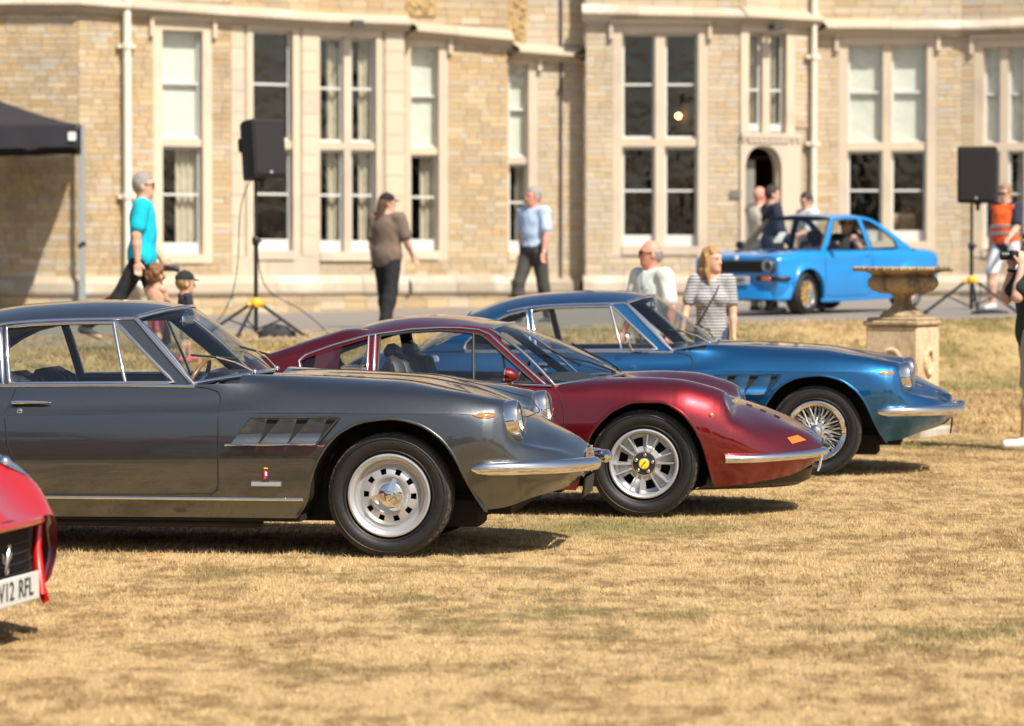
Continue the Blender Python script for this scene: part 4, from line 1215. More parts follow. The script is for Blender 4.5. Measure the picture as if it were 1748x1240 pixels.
        fo = fi.build('front_indicator', M['glass_clear'], root, smooth=60)
        fb = MB(); fb.lathe([(.001, -.09), (.026, -.088), (.029, -.04), (.02, -.03), (.001, -.028)], o=(.86, sg * .45, .408), ax=(.93, sg * .35, 0), n=14); fb.build('lamp_base', M['mirror_silver'], fo, smooth=60)
        # door handle and lock
        dh = MB(); P = flip(sh.line([(-2.004, .795), (-1.975, .797), (-1.90, .798), (-1.83, .797), (-1.795, .796)], .022), sg)
        dh.tube(P, [.012, .013, .011, .008, .003], 8); dh.tube([P[1], flip(sh.line([(-1.975, .797)]), sg)[0]], .010, 8)
        dh.lathe([(.015, -.004), (.015, .005), (.009, .008), (.001, .008)], o=flip(sh.line([(-1.957, .75)]), sg)[0], ax=(0, sg, 0), n=16)
        dh.build('door_handle', M['chrome'], doors[1 if sg < 0 else -1], smooth=60)
        # coachbuilder badge and name strip
        bd = MB(); b0 = sh.y(-.634, .43)
        def bb(mb, x0, x1, z0, z1, off, mi=0): mb.add(flip([(x0, b0 - off, z0), (x1, b0 - off, z0), (x1, b0 - off, z1), (x0, b0 - off, z1), (x0, b0 + .01, z0), (x1, b0 + .01, z0), (x1, b0 + .01, z1), (x0, b0 + .01, z1)], sg), [(0, 1, 2, 3), (0, 4, 5, 1), (1, 5, 6, 2), (2, 6, 7, 3), (3, 7, 4, 0)], mi)
        bb(bd, -.651, -.617, .403, .460, .006, 0); bb(bd, -.646, -.634, .408, .455, .0075, 1); bb(bd, -.634, -.622, .408, .455, .0075, 2); bb(bd, -.638, -.628, .425, .447, .009, 3); bb(bd, -.644, -.624, .462, .470, .006, 4)
        for k in range(3): bb(bd, -.643 + k * .007, -.640 + k * .007, .470, .476, .006, 4)
        bd.build('coachbuilder_badge', [M['chrome'], M['red_enamel'], M['navy_enamel'], M['white'], M['yellow']], root)
        ns = MB(); bb(ns, -.712, -.556, .372, .393, .006, 0); ns.build('name_strip', M['alloy'], root)
    # grille in the oval nose and number plate below
    gr = MB(); X1 = sh.G[-1]; gr.add(np.concatenate([X1, flip(X1[::-1], 1)]), [tuple(range(2 * len(X1)))])
    go = gr.build('grille_mouth', M['dark_under'], root, smooth=0)
    bars = MB()
    for k in range(5): z = .43 + k * .025; bars.tube([(.958, -.17, z), (.962, 0, z), (.958, .17, z)], .003, 5)
    for k in range(9): y = -.16 + k * .04; bars.tube([(.960, y, .42), (.960, y, .54)], .003, 5)
    bars.build('grille_bars', M['chrome'], go, smooth=60)
    ml = MB(); ml.tube(np.concatenate([X1[2:], flip(X1[::-1][:-2], 1)]), .007, 6); ml.build('mouth_trim', M['chrome'], root, smooth=60)
    pl = MB(); rounded((.955, 0, .335), (.012, .46, .10), .004, tilt=.12, mb=pl); po = pl.build('number_plate', M['white'] if not plate else M['black_plastic'], root)
    bx = MB(); tx = X[0]
    X0 = sh.G[0]; bx.add(np.concatenate([X0, flip(X0[::-1], 1)]), [tuple(range(2 * len(X0) - 1, -1, -1))]); bx.build('tail_panel', paint, root, smooth=0)
    for sg in (-1, 1):
        tl = MB(); tl.lathe([(.05, 0), (.05, .012), (.03, .022), (.001, .025)], o=(-3.46, sg * .46, .66), ax=(-1, 0, 0), n=20); tl.build('tail_lamp', M['red_enamel'], root, smooth=60)
        rb = MB(); P = curve([(-3.05, -.82, .47), (-3.30, -.79, .47), (-3.46, -.70, .47), (-3.53, -.50, .47), (-3.54, -.30, .47)], 24); rb.tube(flip(P, sg), .032, 10); rb.build('bumper', M['chrome'], root, smooth=60)
    fc = MB(); fc.lathe([(.036, -.01), (.036, .006), (.03, .008), (.02, .009), (.001, .009)], o=(-2.78, sh.y(-2.78, .82) + .0, .82), ax=(0, -1, .25), n=20); fc.build('fuel_cap', M['chrome'], root, smooth=60)
    for sg in (-1, 1):
        wheel(root, 0, sg, style, steer=steer, spin=spin, mats=dict(disc=M['spoke'], lip=M['chrome']) if style == 'wire' else None)
        wheel(root, -2.4, sg, style, spin=spin + .4, mats=dict(disc=M['spoke'], lip=M['chrome']) if style == 'wire' else None)
    return sh, H, WS

grey = thing('sports_coupe', 'metallic grey classic coupe with silver ten-hole wheels and chrome spinner hubs', 'car', (-.537, 16.792, 0), R(-7.5), 'classic sports cars lined up on the lawn')
shg, Hg, WSg = gtc(grey, M['paint_grey'], 'ten_hole', 0.0, .35)
blue = thing('sports_coupe', 'metallic dark blue classic coupe with chrome wire-spoked wheels', 'car', (2.291, 22.974, 0), R(-8.5), 'classic sports cars lined up on the lawn')
shb, Hb, WSb = gtc(blue, M['paint_blue'], 'wire', 0.0, .6)
# door mirror of the blue car
mm = MB(); b = np.array(Hb.p(-1.33, .885, .02)); mm.tube([b, b + (0.0, -.02, .03), b + (-.02, -.04, .07)], .008, 6); mm.lathe([(.001, -.03), (.03, -.022), (.045, 0), (.047, .012), (.042, .014)], o=b + (-.02, -.045, .10), ax=(-1, 0, 0), n=20); mm.tube([b, b + (.12, .0, -.002)], .007, 6)
mm.build('door_mirror', M['chrome'], blue, smooth=60)
# windscreen stickers
def sticker(root, WS, i, j, wd, hg, mats, rows):
    c = WS[i, j]; eu = WS[i, j + 1] - WS[i, j - 1]; eu /= np.linalg.norm(eu); ev = WS[i - 1, j] - WS[i + 1, j]; ev /= np.linalg.norm(ev)
    n_ = np.cross(eu, ev); n_ = n_ if n_[2] > 0 else -n_
    mb = MB()
    pts = [(wd * .5 * math.cos(a) * 1.1, hg * .5 * math.sin(a) * 1.1) for a in np.linspace(0, 2 * math.pi, 13)[:-1]]
    mb.add([c + n_ * .006 + eu * a + ev * b for a, b in pts], [tuple(range(12))], 0)
    for a, b, ww, hh in rows: mb.add([c + n_ * .008 + eu * (a + sx * ww / 2) + ev * (b + sy * hh / 2) for sx, sy in ((-1, -1), (1, -1), (1, 1), (-1, 1))], [(0, 1, 2, 3)], 1)
    return mb.build('windscreen_sticker', mats, root, smooth=0)
M['sticker_blue'] = m_plain('sticker_blue', (.02, .22, .42), .4)
sticker(grey, WSg, 11, 3, .085, .075, [M['sticker_blue'], M['white']], [(0, .02, .06, .006), (0, .008, .05, .005), (0, -.004, .055, .005), (.0, -.018, .02, .012)])
sticker(blue, WSb, 11, 3, .085, .085, [M['white'], M['red_enamel']], [(0, .022, .05, .010), (.01, -.012, .03, .02)])
# ================================================================ the dark red mid-engined coupe
def dino(root, paint):
    xc = [-3.15, -3.0, -2.7, -2.34, -1.9, -1.5, -1.0, -.6, -.3, 0, .2, .37, .48, .535, .60, .70, .85, .97, 1.04]
    Y = [[.6, .66, .7, .74, .74, .73, .73, .73, .73, .74, .735, .71, .68, .665, .64, .58, .46, .32, .2],
         [.66, .74, .81, .85, .84, .82, .815, .82, .83, .845, .84, .81, .775, .755, .725, .67, .545, .39, .27],
         [.65, .725, .79, .835, .825, .80, .795, .80, .81, .82, .815, .785, .75, .725, .69, .62, .49, .35, .25],
         [.60, .66, .72, .77, .775, .765, .765, .77, .765, .745, .74, .715, .69, .67, .63, .555, .435, .31, .2],
         [.5, .55, .6, .66, .71, .73, .735, .73, .63, .60, .60, .60, .60, .59, .53, .45, .34, .24, .13],
         [.25, .28, .3, .35, .4, .4, .4, .42, .33, .3, .3, .3, .3, .3, .28, .22, .15, .1, .06],
         [0] * 19]
    Z = [[.40, .33, .24, .17, .16, .16, .16, .16, .16, .16, .17, .18, .19, .195, .20, .215, .24, .29, .335],
         [.55, .52, .50, .50, .46, .42, .42, .43, .45, .48, .48, .46, .44, .43, .42, .40, .385, .375, .375],
         [.68, .70, .71, .70, .66, .62, .62, .63, .66, .70, .69, .65, .60, .56, .53, .49, .452, .42, .405],
         [.75, .78, .80, .80, .78, .745, .735, .735, .765, .79, .785, .745, .69, .60, .565, .53, .50, .463, .425],
         [.79, .82, .845, .85, .84, .82, .80, .782, .826, .838, .828, .789, .740, .625, .595, .568, .533, .487, .435],
         [.785, .81, .825, .835, .84, .83, .82, .81, .822, .785, .757, .722, .69, .668, .645, .612, .553, .492, .438],
         [.78, .80, .82, .835, .845, .84, .83, .82, .828, .795, .768, .735, .702, .685, .665, .632, .570, .503, .445]]
    arch_f = [(-.41, .165), (-.375, .30), (-.34, .44), (-.325, .482), (-.26, .575), (-.165, .655), (-.034, .70), (.096, .70), (.215, .648), (.299, .559), (.359, .44), (.395, .30), (.418, .19)]
    ra = .362
    arch_r = [(-2.34 - .42, .175)] + [(-2.34 + ra * math.cos(a), .325 + ra * math.sin(a)) for a in np.linspace(math.pi * .96, .04 * math.pi, 13)] + [(-2.34 + .42, .165)]
    af, ar = np.array(arch_f), np.array(arch_r)
    def zbot(x):
        if af[0, 0] < x < af[-1, 0]: return float(pchip(af[:, 0], af[:, 1], x))
        if ar[0, 0] < x < ar[-1, 0]: return float(pchip(ar[:, 0], ar[:, 1], x))
        return 0.0
    def dense(A):
        c = []
        for k in range(len(A) - 1): c += list(np.linspace(A[k][0], A[k + 1][0], 5))
        return c
    cols = sorted(set(np.round(list(np.arange(-3.15, .5, .05)) + dense(af) + dense(ar) + list(np.linspace(.45, .62, 26)) + list(np.linspace(.62, 1.04, 30)) + list(np.linspace(-3.15, -3.0, 8)) + [-.473, -1.63, -.56, -1.93], 4)))
    sh = Shell(xc, Y, Z, zbot, cols, .235)
    X, rC = sh.cols, sh.rC
    cabin = lambda i: X[i] >= -1.94 and X[i + 1] <= -.29
    door = lambda i, j: X[i] >= -1.6301 and X[i + 1] <= -.4729 and 3 <= j < rC
    lid = lambda i, j: X[i] >= .20 and X[i + 1] <= .98 and j >= rC + 6
    sh.emit('body', paint, root, lambda i, j: not (cabin(i) and j >= rC) and not door(i, j) and not lid(i, j))
    sh.emit('bonnet', paint, root, lid)
    drs_ = {}
    for sd in (1, -1): drs_[sd] = sh.emit('door', paint, root, door, (sd,))
    seam = MB()
    L = [(-.545, .778), (-.505, .735), (-.488, .69), (-.475, .60), (-.472, .40), (-.485, .27), (-.53, .24), (-1.0, .235), (-1.5, .24), (-1.60, .30), (-1.63, .5), (-1.63, .80)]
    both(lambda sg: seam.tube(flip(sh.line(polyline(L, .03)), sg), .0035, 6))
    tag(seam.build('panel_seams', M['seam'], root, smooth=60), kind='stuff')
    for A in (af, ar):
        d = np.array([(x, zbot(x)) for x in np.linspace(A[0, 0] + .004, A[-1, 0] - .004, 60)])
        both(lambda sg: MB().tube(flip(sh.line(d, -.004), sg), .010, 8).build('wheel_arch_lip', paint, root, smooth=60))
        wheel_wells(root, 0, d)
    fl = MB(); fl.box((-1.2, 0, .19), (1.4, 1.44, .09)); fl.box((-1.2, 0, .22), (3.3, .8, .12)); fl.box((.5, 0, .22), (.5, .9, .08))
    fl.build('underbody', M['dark_under'], root)
    # black chin below the nose
    ch = MB()
    g = []
    for a in np.linspace(-1, 1, 41):
        x = 1.0 - .60 * abs(a)**2.6; y = a * .70
        g.append([(x - .02, y, .255 + .02 * (1 - abs(a))), (x - .03, y, .20), (x - .10, y * .97, .165), (x - .35, y * .9, .16)])
    ch.grid(np.array(g), flip=True); ch.build('chin_spoiler', M['black_plastic'], root, smooth=60)
    # greenhouse
    H = House(.80, 1.12, .728, .545, ([-2.9, -2.4, -2.0, -1.6, -.55], [.80, .90, .97, 1.0, 1.0]))
    drip = [(-.955, 1.125), (-1.05, 1.141), (-1.264, 1.146), (-1.49, 1.132), (-1.72, 1.094), (-1.92, 1.040), (-2.10, .985), (-2.30, .93), (-2.55, .875), (-2.78, .842)]
    drs = curve(drip, 40)
    Tc = [(-.90, 0, 1.150), (-1.0, 0, 1.166), (-1.10, 0, 1.183), (-1.25, 0, 1.198), (-1.40, 0, 1.203), (-1.55, 0, 1.195), (-1.70, 0, 1.170), (-1.78, 0, 1.15)]
    Dr = [H.p(x, z) for x, z in [(-.955, 1.125), (-1.05, 1.141), (-1.264, 1.146), (-1.49, 1.132), (-1.66, 1.107), (-1.80, 1.075)]]
    RG = roof_grid(Tc, Dr, p=2.8)
    MB().grid(RG, flip=True).build('roof', paint, root, smooth=180)
    MB().grid(RG - np.array((0, 0, .03))).build('headlining', M['leather_black'], root, smooth=180)
    # flying buttresses from the roof to the tail
    bl = curve([(-1.66, 1.107), (-1.80, 1.075), (-1.92, 1.040), (-2.10, .985), (-2.30, .93), (-2.55, .875), (-2.80, .838)], 30)
    for sg in (-1, 1):
        g = []
        for k, (x, z) in enumerate(bl):
            yo = H.y(x, z); up = float(pchip([0, 3, 6, 10, 20, 29], [.004, .044, .066, .066, .046, .008], k)); wd_ = .16 + .02 * (1 - k / 29)
            zi = sh.top(x, abs(yo) - wd_) if x < -2.08 else z + up * .6 - .03
            g.append([(x, yo, z), (x, yo + .05, z + up * .7), (x, yo + .10, z + up), (x, yo + wd_, z + up * .6), (x, yo + wd_ + .015, max(zi - .01, .80) if x < -2.08 else zi)])
        MB().grid(flip(g, sg), flip=(sg > 0)).build('buttress', paint, root, smooth=60)
    outer = [(-.56, .782), (-.57, .795)] + [tuple(p) for p in polyline([(-.60, .815), (-.82, .995), (-.955, 1.125)], .05)[:-1]] + [tuple(p) for p in drs] + [(-2.82, .825)] + [(x, .825 - .05 * sstep(-1.6, -.6, x)) for x in np.linspace(-2.7, -.65, 26)]
    dw = [(-.66, .806), (-.80, .918), (-.965, 1.055), (-1.01, 1.085), (-1.10, 1.103), (-1.264, 1.115), (-1.45, 1.104), (-1.635, 1.082), (-1.625, .823)]
    qw = [(-1.705, 1.066), (-1.90, 1.008), (-2.085, .945), (-2.115, .925), (-2.10, .880), (-2.07, .845), (-1.690, .835)]
    dwp, qwp = polyline(dw, .05, True), polyline(qw, .05, True)
    H.panel('cabin_pillars', outer, [[tuple(p) for p in dwp], [tuple(p) for p in qwp]], paint, M['leather_black'], root)
    H.glass([tuple(p) for p in qwp], root, M['glass'], 'quarter_window')
    # door glass wound half down, so only its lower band shows
    hd = [(-.66, .806), (-.80, .918), (-.965, 1.035), (-1.05, 1.04), (-1.63, 1.035), (-1.625, .823)]
    H.glass([tuple(p) for p in polyline(hd, .05, True)], root, M['glass'], 'door_window')
    H.trim([(-.66, .806), (-.80, .918), (-.965, 1.055), (-1.01, 1.085), (-1.10, 1.103), (-1.264, 1.115), (-1.45, 1.104), (-1.635, 1.082), (-1.625, .823)], .008, root, 'window_frame', M['black_rubber'], True, .0)
    H.trim([(-.60, .796), (-.78, .945), (-.955, 1.092), (-1.03, 1.121), (-1.15, 1.132), (-1.264, 1.1325), (-1.45, 1.122), (-1.72, 1.083), (-1.92, 1.026), (-2.09, .965), (-2.128, .93), (-2.11, .87), (-2.075, .836)], .008, root, 'window_surround', M['chrome'], off=.004)
    H.trim([(-1.665, 1.088), (-1.65, .828)], .010, root, 'pillar_trim', M['chrome'], off=.004)
    H.trim([(-1.705, 1.080), (-1.69, .832)], .007, root, 'pillar_trim', M['chrome'], off=.004)
    H.trim([(-1.06, 1.098), (-1.035, .81)], .009, root, 'window_divider', M['black_rubber'], off=.002)
    H.trim([(-.56, .788), (-.9, .800), (-1.6, .820)], .008, root, 'belt_trim', M['chrome'], off=.004)
    WS = screen_grid(RG[0], (-.20, 0, .835), (-.545, .722, .792), bulge=.03)
    MB().grid(WS).build('windscreen', M['glass_screen'], root, smooth=180)
    rim = np.concatenate([WS[0], WS[1:-1, -1], WS[-1][::-1], WS[1:-1, 0][::-1]])
    MB().tube(rim, .011, 8, closed=True).build('windscreen_trim', M['chrome'], root, smooth=60)
    BW = screen_grid(RG[-1], (-1.86, 0, .86), (-2.02, .44, .86), bulge=.0)
    MB().grid(BW).build('rear_window', M['glass_screen'], root, smooth=180)
    dk = MB(); dk.grid(np.array([[(x, y, sh.top(max(min(x, -1.9), -3.1), y) + .012) for y in np.linspace(-.42, .42, 9)] for x in np.linspace(-2.9, -1.85, 16)]), flip=True); dk.build('engine_cover', paint, root, smooth=60)
    sl = MB()
    for k in range(10): sl.box((-2.2 - k * .05, 0, sh.top(-2.2 - k * .05, 0) + .02), (.02, .60, .006))
    tag(sl.build('cooling_slats', M['black_plastic'], root), kind='stuff')
    sc_ = MB(); sc_.grid(np.array([[(WS[-1][k][0] + (.03 if q else -.03), WS[-1][k][1], WS[-1][k][2] - .006 - .02 * (1 - q)) for q in (0, 1)] for k in range(len(WS[-1]))])); sc_.build('scuttle', M['black_plastic'], root)
    tub = MB()
    for sg in (-1, 1): tub.box((-1.2, sg * .685, .52), (1.40, .03, .52))
    tub.box((-1.2, 0, .24), (1.40, 1.36, .04)); tub.box((-1.86, 0, .54), (.04, 1.3, .60)); tub.box((-.50, 0, .50), (.04, 1.3, .5))
    tub.build('cabin_tub', M['leather_black'], root)
    da = MB()
    g = [[(x, y, .775 + .045 * math.sin(math.pi * min(1, max(0, (x + .85) / .55))) * (1 + .35 * math.exp(-((y - .36) / .16)**2))) for y in np.linspace(-.62, .62, 21)] for x in np.linspace(-.85, -.34, 12)]
    da.grid(np.array(g), flip=True); da.box((-.84, 0, .71), (.02, 1.24, .13)); da.build('dashboard', M['leather_black'], root, smooth=60)
    for sy in (-.33, .33):
        st = MB(); rounded((-1.22, sy, .36), (.50, .46, .16), .05, mb=st)
        rounded((-1.50, sy, .68), (.13, .46, .58), .05, tilt=-.30, mb=st)
        for k in range(-2, 3): rounded((-1.455, sy + k * .075, .69), (.10, .062, .50), .025, tilt=-.30, mb=st)
        rounded((-1.60, sy, .98), (.08, .26, .10), .035, tilt=-.2, mb=st)
        st.build('seat', M['leather_black'], root)
    sw = MB(); c = np.array((-.92, .36, .74)); ax = np.array((-.90, 0, .44)); ax /= np.linalg.norm(ax); u = np.array((0, 1.0, 0)); v = np.cross(ax, u)
    sw.tube([c + .18 * (math.cos(a) * u + math.sin(a) * v) for a in np.linspace(0, 2 * math.pi, 33)[:-1]], .014, 8, closed=True)
    for a in (0, 2.1, 4.2): sw.tube([c, c + .17 * (math.cos(a + 1.5) * u + math.sin(a + 1.5) * v)], .010, 6)
    sw.build('steering_wheel', M['leather_black'], root, smooth=60)
    for sg in (-1, 1):
        # lamp set back in the wing, bowl in front of it
        o = np.array((.478, sg * .600, .655)); ax = np.array((.96, 0, .28))
        lm = MB(); lm.lathe([(.082, -.06), (.088, .0), (.088, .022), (.080, .028)], o=o, ax=ax, n=36)
        lo = lm.build('headlamp', M['chrome'], root, smooth=50)
        lr = MB(); lr.lathe([(.08, .024), (.06, .0), (.03, -.02), (.001, -.03)], o=o, ax=ax, n=30); lr.build('reflector', M['mirror_silver'], lo, smooth=60)
        lg = MB(); lg.lathe([(.082, .026), (.07, .042), (.04, .052), (.001, .055)], o=o, ax=ax, n=32); lg.build('lens', M['glass_clear'], lo, smooth=60)
        # corner indicator
        q = [(.845, .472), (.905, .484), (.955, .452), (.875, .436)]
        ci = MB(); Q4 = [np.array(p_) for p_ in q]; P = np.array([[sh.line([Q4[0] * (1 - a) * (1 - b) + Q4[1] * a * (1 - b) + Q4[2] * a * b + Q4[3] * (1 - a) * b], .007)[0] for b in np.linspace(0, 1, 7)] for a in np.linspace(0, 1, 9)]); ci.grid(flip(P, sg)); ci.build('front_indicator', M['amber'], root, smooth=60)
        # round side marker
        sm = MB(); sm.lathe([(.016, -.004), (.016, .006), (.012, .008)], o=flip(sh.line([(.405, .62)]), sg)[0], ax=(0, sg, 0), n=18)
        so = sm.build('side_marker', M['chrome'], root, smooth=60)
        sl_ = MB(); sl_.lathe([(.013, .006), (.009, .013), (.001, .016)], o=flip(sh.line([(.405, .62)]), sg)[0], ax=(0, sg, 0), n=16); sl_.build('lens', M['amber'], so, smooth=60)
        # slim bumper from wheel arch to mouth
        P = curve([(.487, -.775, .358), (.62, -.735, .358), (.76, -.645, .362), (.90, -.505, .366), (1.0, -.36, .372), (1.06, -.24, .380), (1.075, -.18, .384)], 30)
        rr = np.full(30, .026); rr[-1], rr[-2] = .010, .021
        bp = MB(); bp.tube(flip(P, sg), rr, 12); bp.build('bumper', M['chrome'], root, smooth=60)
        # tail lamps
        for k in (0, 1):
            tl = MB(); tl.lathe([(.05, 0), (.05, .012), (.03, .02), (.001, .022)], o=(-3.15, sg * (.36 + .13 * k), .66), ax=(-1, 0, 0), n=20); tl.build('tail_lamp', M['red_enamel'], root, smooth=60)
        # nose slots
        for k in range(3):
            ns = MB(); x = .60 + k * .085; ns.tube([(x - .018, sg * .20, sh.top(x - .018, .20) + .002), (x + .018, sg * .20, sh.top(x + .018, .20) + .002)], .006, 6); ns.build('bonnet_slot', M['seam'], root, smooth=60)
        # scooped intake on the flank behind the door
        it = MB(); P = [(-1.10, .545), (-1.35, .60), (-1.62, .615), (-1.66, .56), (-1.62, .505), (-1.35, .51)]
        q = sh.line(polyline(P, .05, True), .004); it.add(flip(q, sg), [tuple(range(len(q)))]); it.build('side_intake', M['seam'], root)
        # bullet door mirror
    mr = MB(); b = np.array(H.p(-.80, .80, .01)); mr.tube([b, b + (-.005, -.05, .03)], .008, 6); mo = mr.build('door_mirror', M['chrome'], root, smooth=60)
    ms = MB(); ms.lathe([(.001, -.075), (.022, -.065), (.040, -.03), (.046, .0), (.046, .012)], o=b + (-.02, -.07, .055), ax=(-.97, 0, .1), n=20); ms.build('mirror_shell', paint, mo, smooth=60)
    mg = MB(); mg.lathe([(.047, .008), (.047, .014), (.001, .016)], o=b + (-.02, -.07, .055), ax=(-.97, 0, .1), n=20); mg.build('mirror_glass', M['chrome'], mo, smooth=40)
    for y0, y1, t in ((-.16, -.48, .80), (.22, -.05, .82)):
        wp = MB(); b = np.array((-.235 - .12 * (y0 / .7)**2, y0, .86)); wp.tube([b - (0, 0, .04), b], .014, 8)
        k0 = int(np.argmin(abs(WS[0][:, 1] - y1 * .75))); pa = WS[9, k0] + (.01, 0, .012); wp.tube([b, (b + pa) / 2 + (0, 0, .015), pa], .006, 6)
        wp.tube([pa + (-.10, -.05, .06), pa, pa + (.10, .06, -.05)], .006, 6); wp.build('wiper', M['black_plastic'], root, smooth=60)
    # mouth, number plate line, ends
    gr = MB(); X1 = sh.G[-1]; gr.add(np.concatenate([X1, flip(X1[::-1], 1)]), [tuple(range(2 * len(X1)))]); gr.build('nose_mouth', M['dark_under'], root, smooth=0)
    bx = MB(); X0 = sh.G[0]; bx.add(np.concatenate([X0, flip(X0[::-1], 1)]), [tuple(range(2 * len(X0) - 1, -1, -1))]); bx.build('tail_panel', paint, root, smooth=0)
    pl = MB(); rounded((1.03, .0, .30), (.01, .40, .10), .003, tilt=.2, mb=pl); pl.build('number_plate', M['white'], root)
    for sg in (-1, 1):
        wheel(root, 0, sg, 'six_window', Rr=.206); wheel(root, -2.34, sg, 'six_window', Rr=.206)
    return sh, H

red = thing('sports_coupe', 'low dark red mid-engined classic coupe with yellow-capped silver wheels', 'car', (.889, 19.331, 0), R(-7.5), 'classic sports cars lined up on the lawn')
shd, Hd = dino(red, M['paint_red'])
# ================================================================ bright blue rally saloon on the drive
M['paint_bright'] = m_plain('bright_blue_paint', (.006, .225, .60), .3, 0, .05, 2, 0, 1.0)
def box_loft(xc, Y, Z, arches, cols_extra=(), zsplit=.28, step=.05, crease=None):
    A = [np.array(a) for a in arches]
    def zbot(x):
        for a in A:
            if a[0, 0] < x < a[-1, 0]: return float(pchip(a[:, 0], a[:, 1], x))
        return 0.0
    c = list(np.arange(xc[0], xc[-1], step)) + [xc[-1]] + list(cols_extra)
    for a in A:
        for k in range(len(a) - 1): c += list(np.linspace(a[k][0], a[k + 1][0], 5))
    return Shell(xc, Y, Z, zbot, sorted(set(np.round(c, 4))), zsplit, crease), A, zbot
def arc_arch(x, r, z0=.2, zc=.29):
    return [(x - r - .03, z0)] + [(x + r * math.cos(a), zc + r * math.sin(a)) for a in np.linspace(math.pi * .97, .03 * math.pi, 13)] + [(x + r + .03, z0)]

def escort(root, paint):
    xc = [-3.18, -3.12, -2.9, -2.4, -1.9, -1.2, -.6, -.2, .16, .37, .50, .555]
    Y = [[.66, .70, .72, .74, .74, .74, .74, .74, .74, .72, .68, .64],
         [.70, .76, .79, .80, .79, .785, .785, .79, .80, .79, .76, .72],
         [.70, .76, .785, .79, .785, .78, .78, .78, .785, .775, .755, .72],
         [.69, .745, .757, .760, .756, .752, .752, .750, .752, .748, .735, .705],
         [.66, .71, .725, .73, .73, .72, .715, .71, .705, .70, .69, .67],
         [.4, .4, .4, .42, .42, .45, .45, .42, .4, .4, .4, .38],
         [0] * 12]
    Z = [[.34, .28, .24, .19, .17, .16, .16, .17, .17, .17, .19, .22],
         [.50, .48, .48, .48, .47, .46, .46, .47, .48, .46, .45, .45],
         [.66, .68, .69, .69, .69, .69, .69, .70, .70, .68, .67, .66],
         [.745, .775, .80, .825, .835, .842, .842, .842, .825, .80, .785, .765],
         [.78, .81, .835, .855, .862, .865, .865, .865, .85, .828, .812, .785],
         [.80, .83, .85, .87, .87, .87, .875, .885, .868, .845, .826, .795],
         [.80, .835, .855, .87, .87, .87, .89, .895, .875, .852, .832, .80]]
    sh, A, zbot = box_loft(xc, Y, Z, [arc_arch(-2.407, .335), arc_arch(0, .345)], [-.78, -.33, -1.52, -2.65, -.42], .24, crease=(.9, 1.0))
    X, rC = sh.cols, sh.rC
    cabin = lambda i: X[i] >= -2.6501 and X[i + 1] <= -.4199
    door = lambda i, j: X[i] >= -1.5201 and X[i + 1] <= -.4199 and 3 <= j < rC
    bon = lambda i, j: X[i] >= -.42 and X[i + 1] <= .50 and j >= rC + 2
    sh.emit('body', paint, root, lambda i, j: not (cabin(i) and j >= rC) and not door(i, j) and not bon(i, j))
    sh.emit('bonnet', paint, root, bon)
    drs_ = {}
    for sd in (1, -1): drs_[sd] = sh.emit('door', paint, root, door, (sd,))
    seam = MB()
    L = [(-.44, .84), (-.43, .5), (-.44, .27), (-.55, .24), (-1.45, .24), (-1.52, .35), (-1.53, .84)]
    both(lambda sg: seam.tube(flip(sh.line(polyline(L, .04)), sg), .004, 5)); tag(seam.build('panel_seams', M['seam'], root), kind='stuff')
    for a in A:
        d = np.array([(x, zbot(x)) for x in np.linspace(a[0, 0] + .004, a[-1, 0] - .004, 40)])
        both(lambda sg: MB().grid(np.array([[q + np.array((0, sg * o, dz)) for o, dz in ((-.01, .09), (.035, .055), (.055, .015), (.05, -.005), (.0, -.008))] for q in flip(sh.line(d), sg)])).build('wheel_arch_flare', paint, root, smooth=60))
        wheel_wells(root, 0, d, (.78, .45))
    fl = MB(); fl.box((-1.2, 0, .22), (1.6, 1.4, .08)); fl.box((-1.2, 0, .25), (3.4, .8, .12)); fl.build('underbody', M['dark_under'], root)
    H = House(.86, 1.33, .715, .545, ([-2.8, -2.4, -2.0, -1.5, -.4], [.93, .97, 1, 1, 1]))
    drip = [(-.83, 1.315), (-1.0, 1.338), (-1.3, 1.348), (-1.6, 1.335), (-1.78, 1.305), (-1.95, 1.235), (-2.2, 1.10), (-2.42, .98), (-2.60, .885)]
    drs = curve(drip, 30)
    RG = roof_grid([(-.78, 0, 1.345), (-1.0, 0, 1.378), (-1.3, 0, 1.39), (-1.6, 0, 1.375), (-1.82, 0, 1.325)], [H.p(x, z) for x, z in drip[:5]], p=3)
    MB().grid(RG, flip=True).build('roof', paint, root, smooth=180)
    MB().grid(RG - np.array((0, 0, .03))).build('headlining', M['leather_black'], root, smooth=180)
    outer = [(-.40, .855), (-.42, .87)] + [tuple(p) for p in polyline([(-.44, .89), (-.83, 1.315)], .06)[:-1]] + [tuple(p) for p in drs] + [(-2.64, .86)] + [(x, .855) for x in np.linspace(-2.5, -.5, 18)]
    dw = [(-.56, .885), (-.90, 1.285), (-1.05, 1.30), (-1.455, 1.305), (-1.50, .885)]
    qw = [(-1.60, .890), (-1.55, 1.30), (-1.72, 1.275), (-1.86, 1.215), (-2.2, .985), (-2.22, .90)]
    dwp, qwp = polyline(dw, .06, True), polyline(qw, .06, True)
    H.panel('cabin_pillars', outer, [[tuple(p) for p in dwp], [tuple(p) for p in qwp]], paint, M['leather_black'], root)
    H.glass([tuple(p) for p in qwp], root, M['glass'], 'quarter_window')
    H.trim(dw, .009, root, 'window_seal', M['black_rubber'], True); H.trim(qw, .009, root, 'window_seal', M['black_rubber'], True)
    WS = screen_grid(RG[0], (-.30, 0, .895), (-.42, .705, .875), bulge=.015)
    MB().grid(WS).build('windscreen', M['glass_screen'], root, smooth=180)
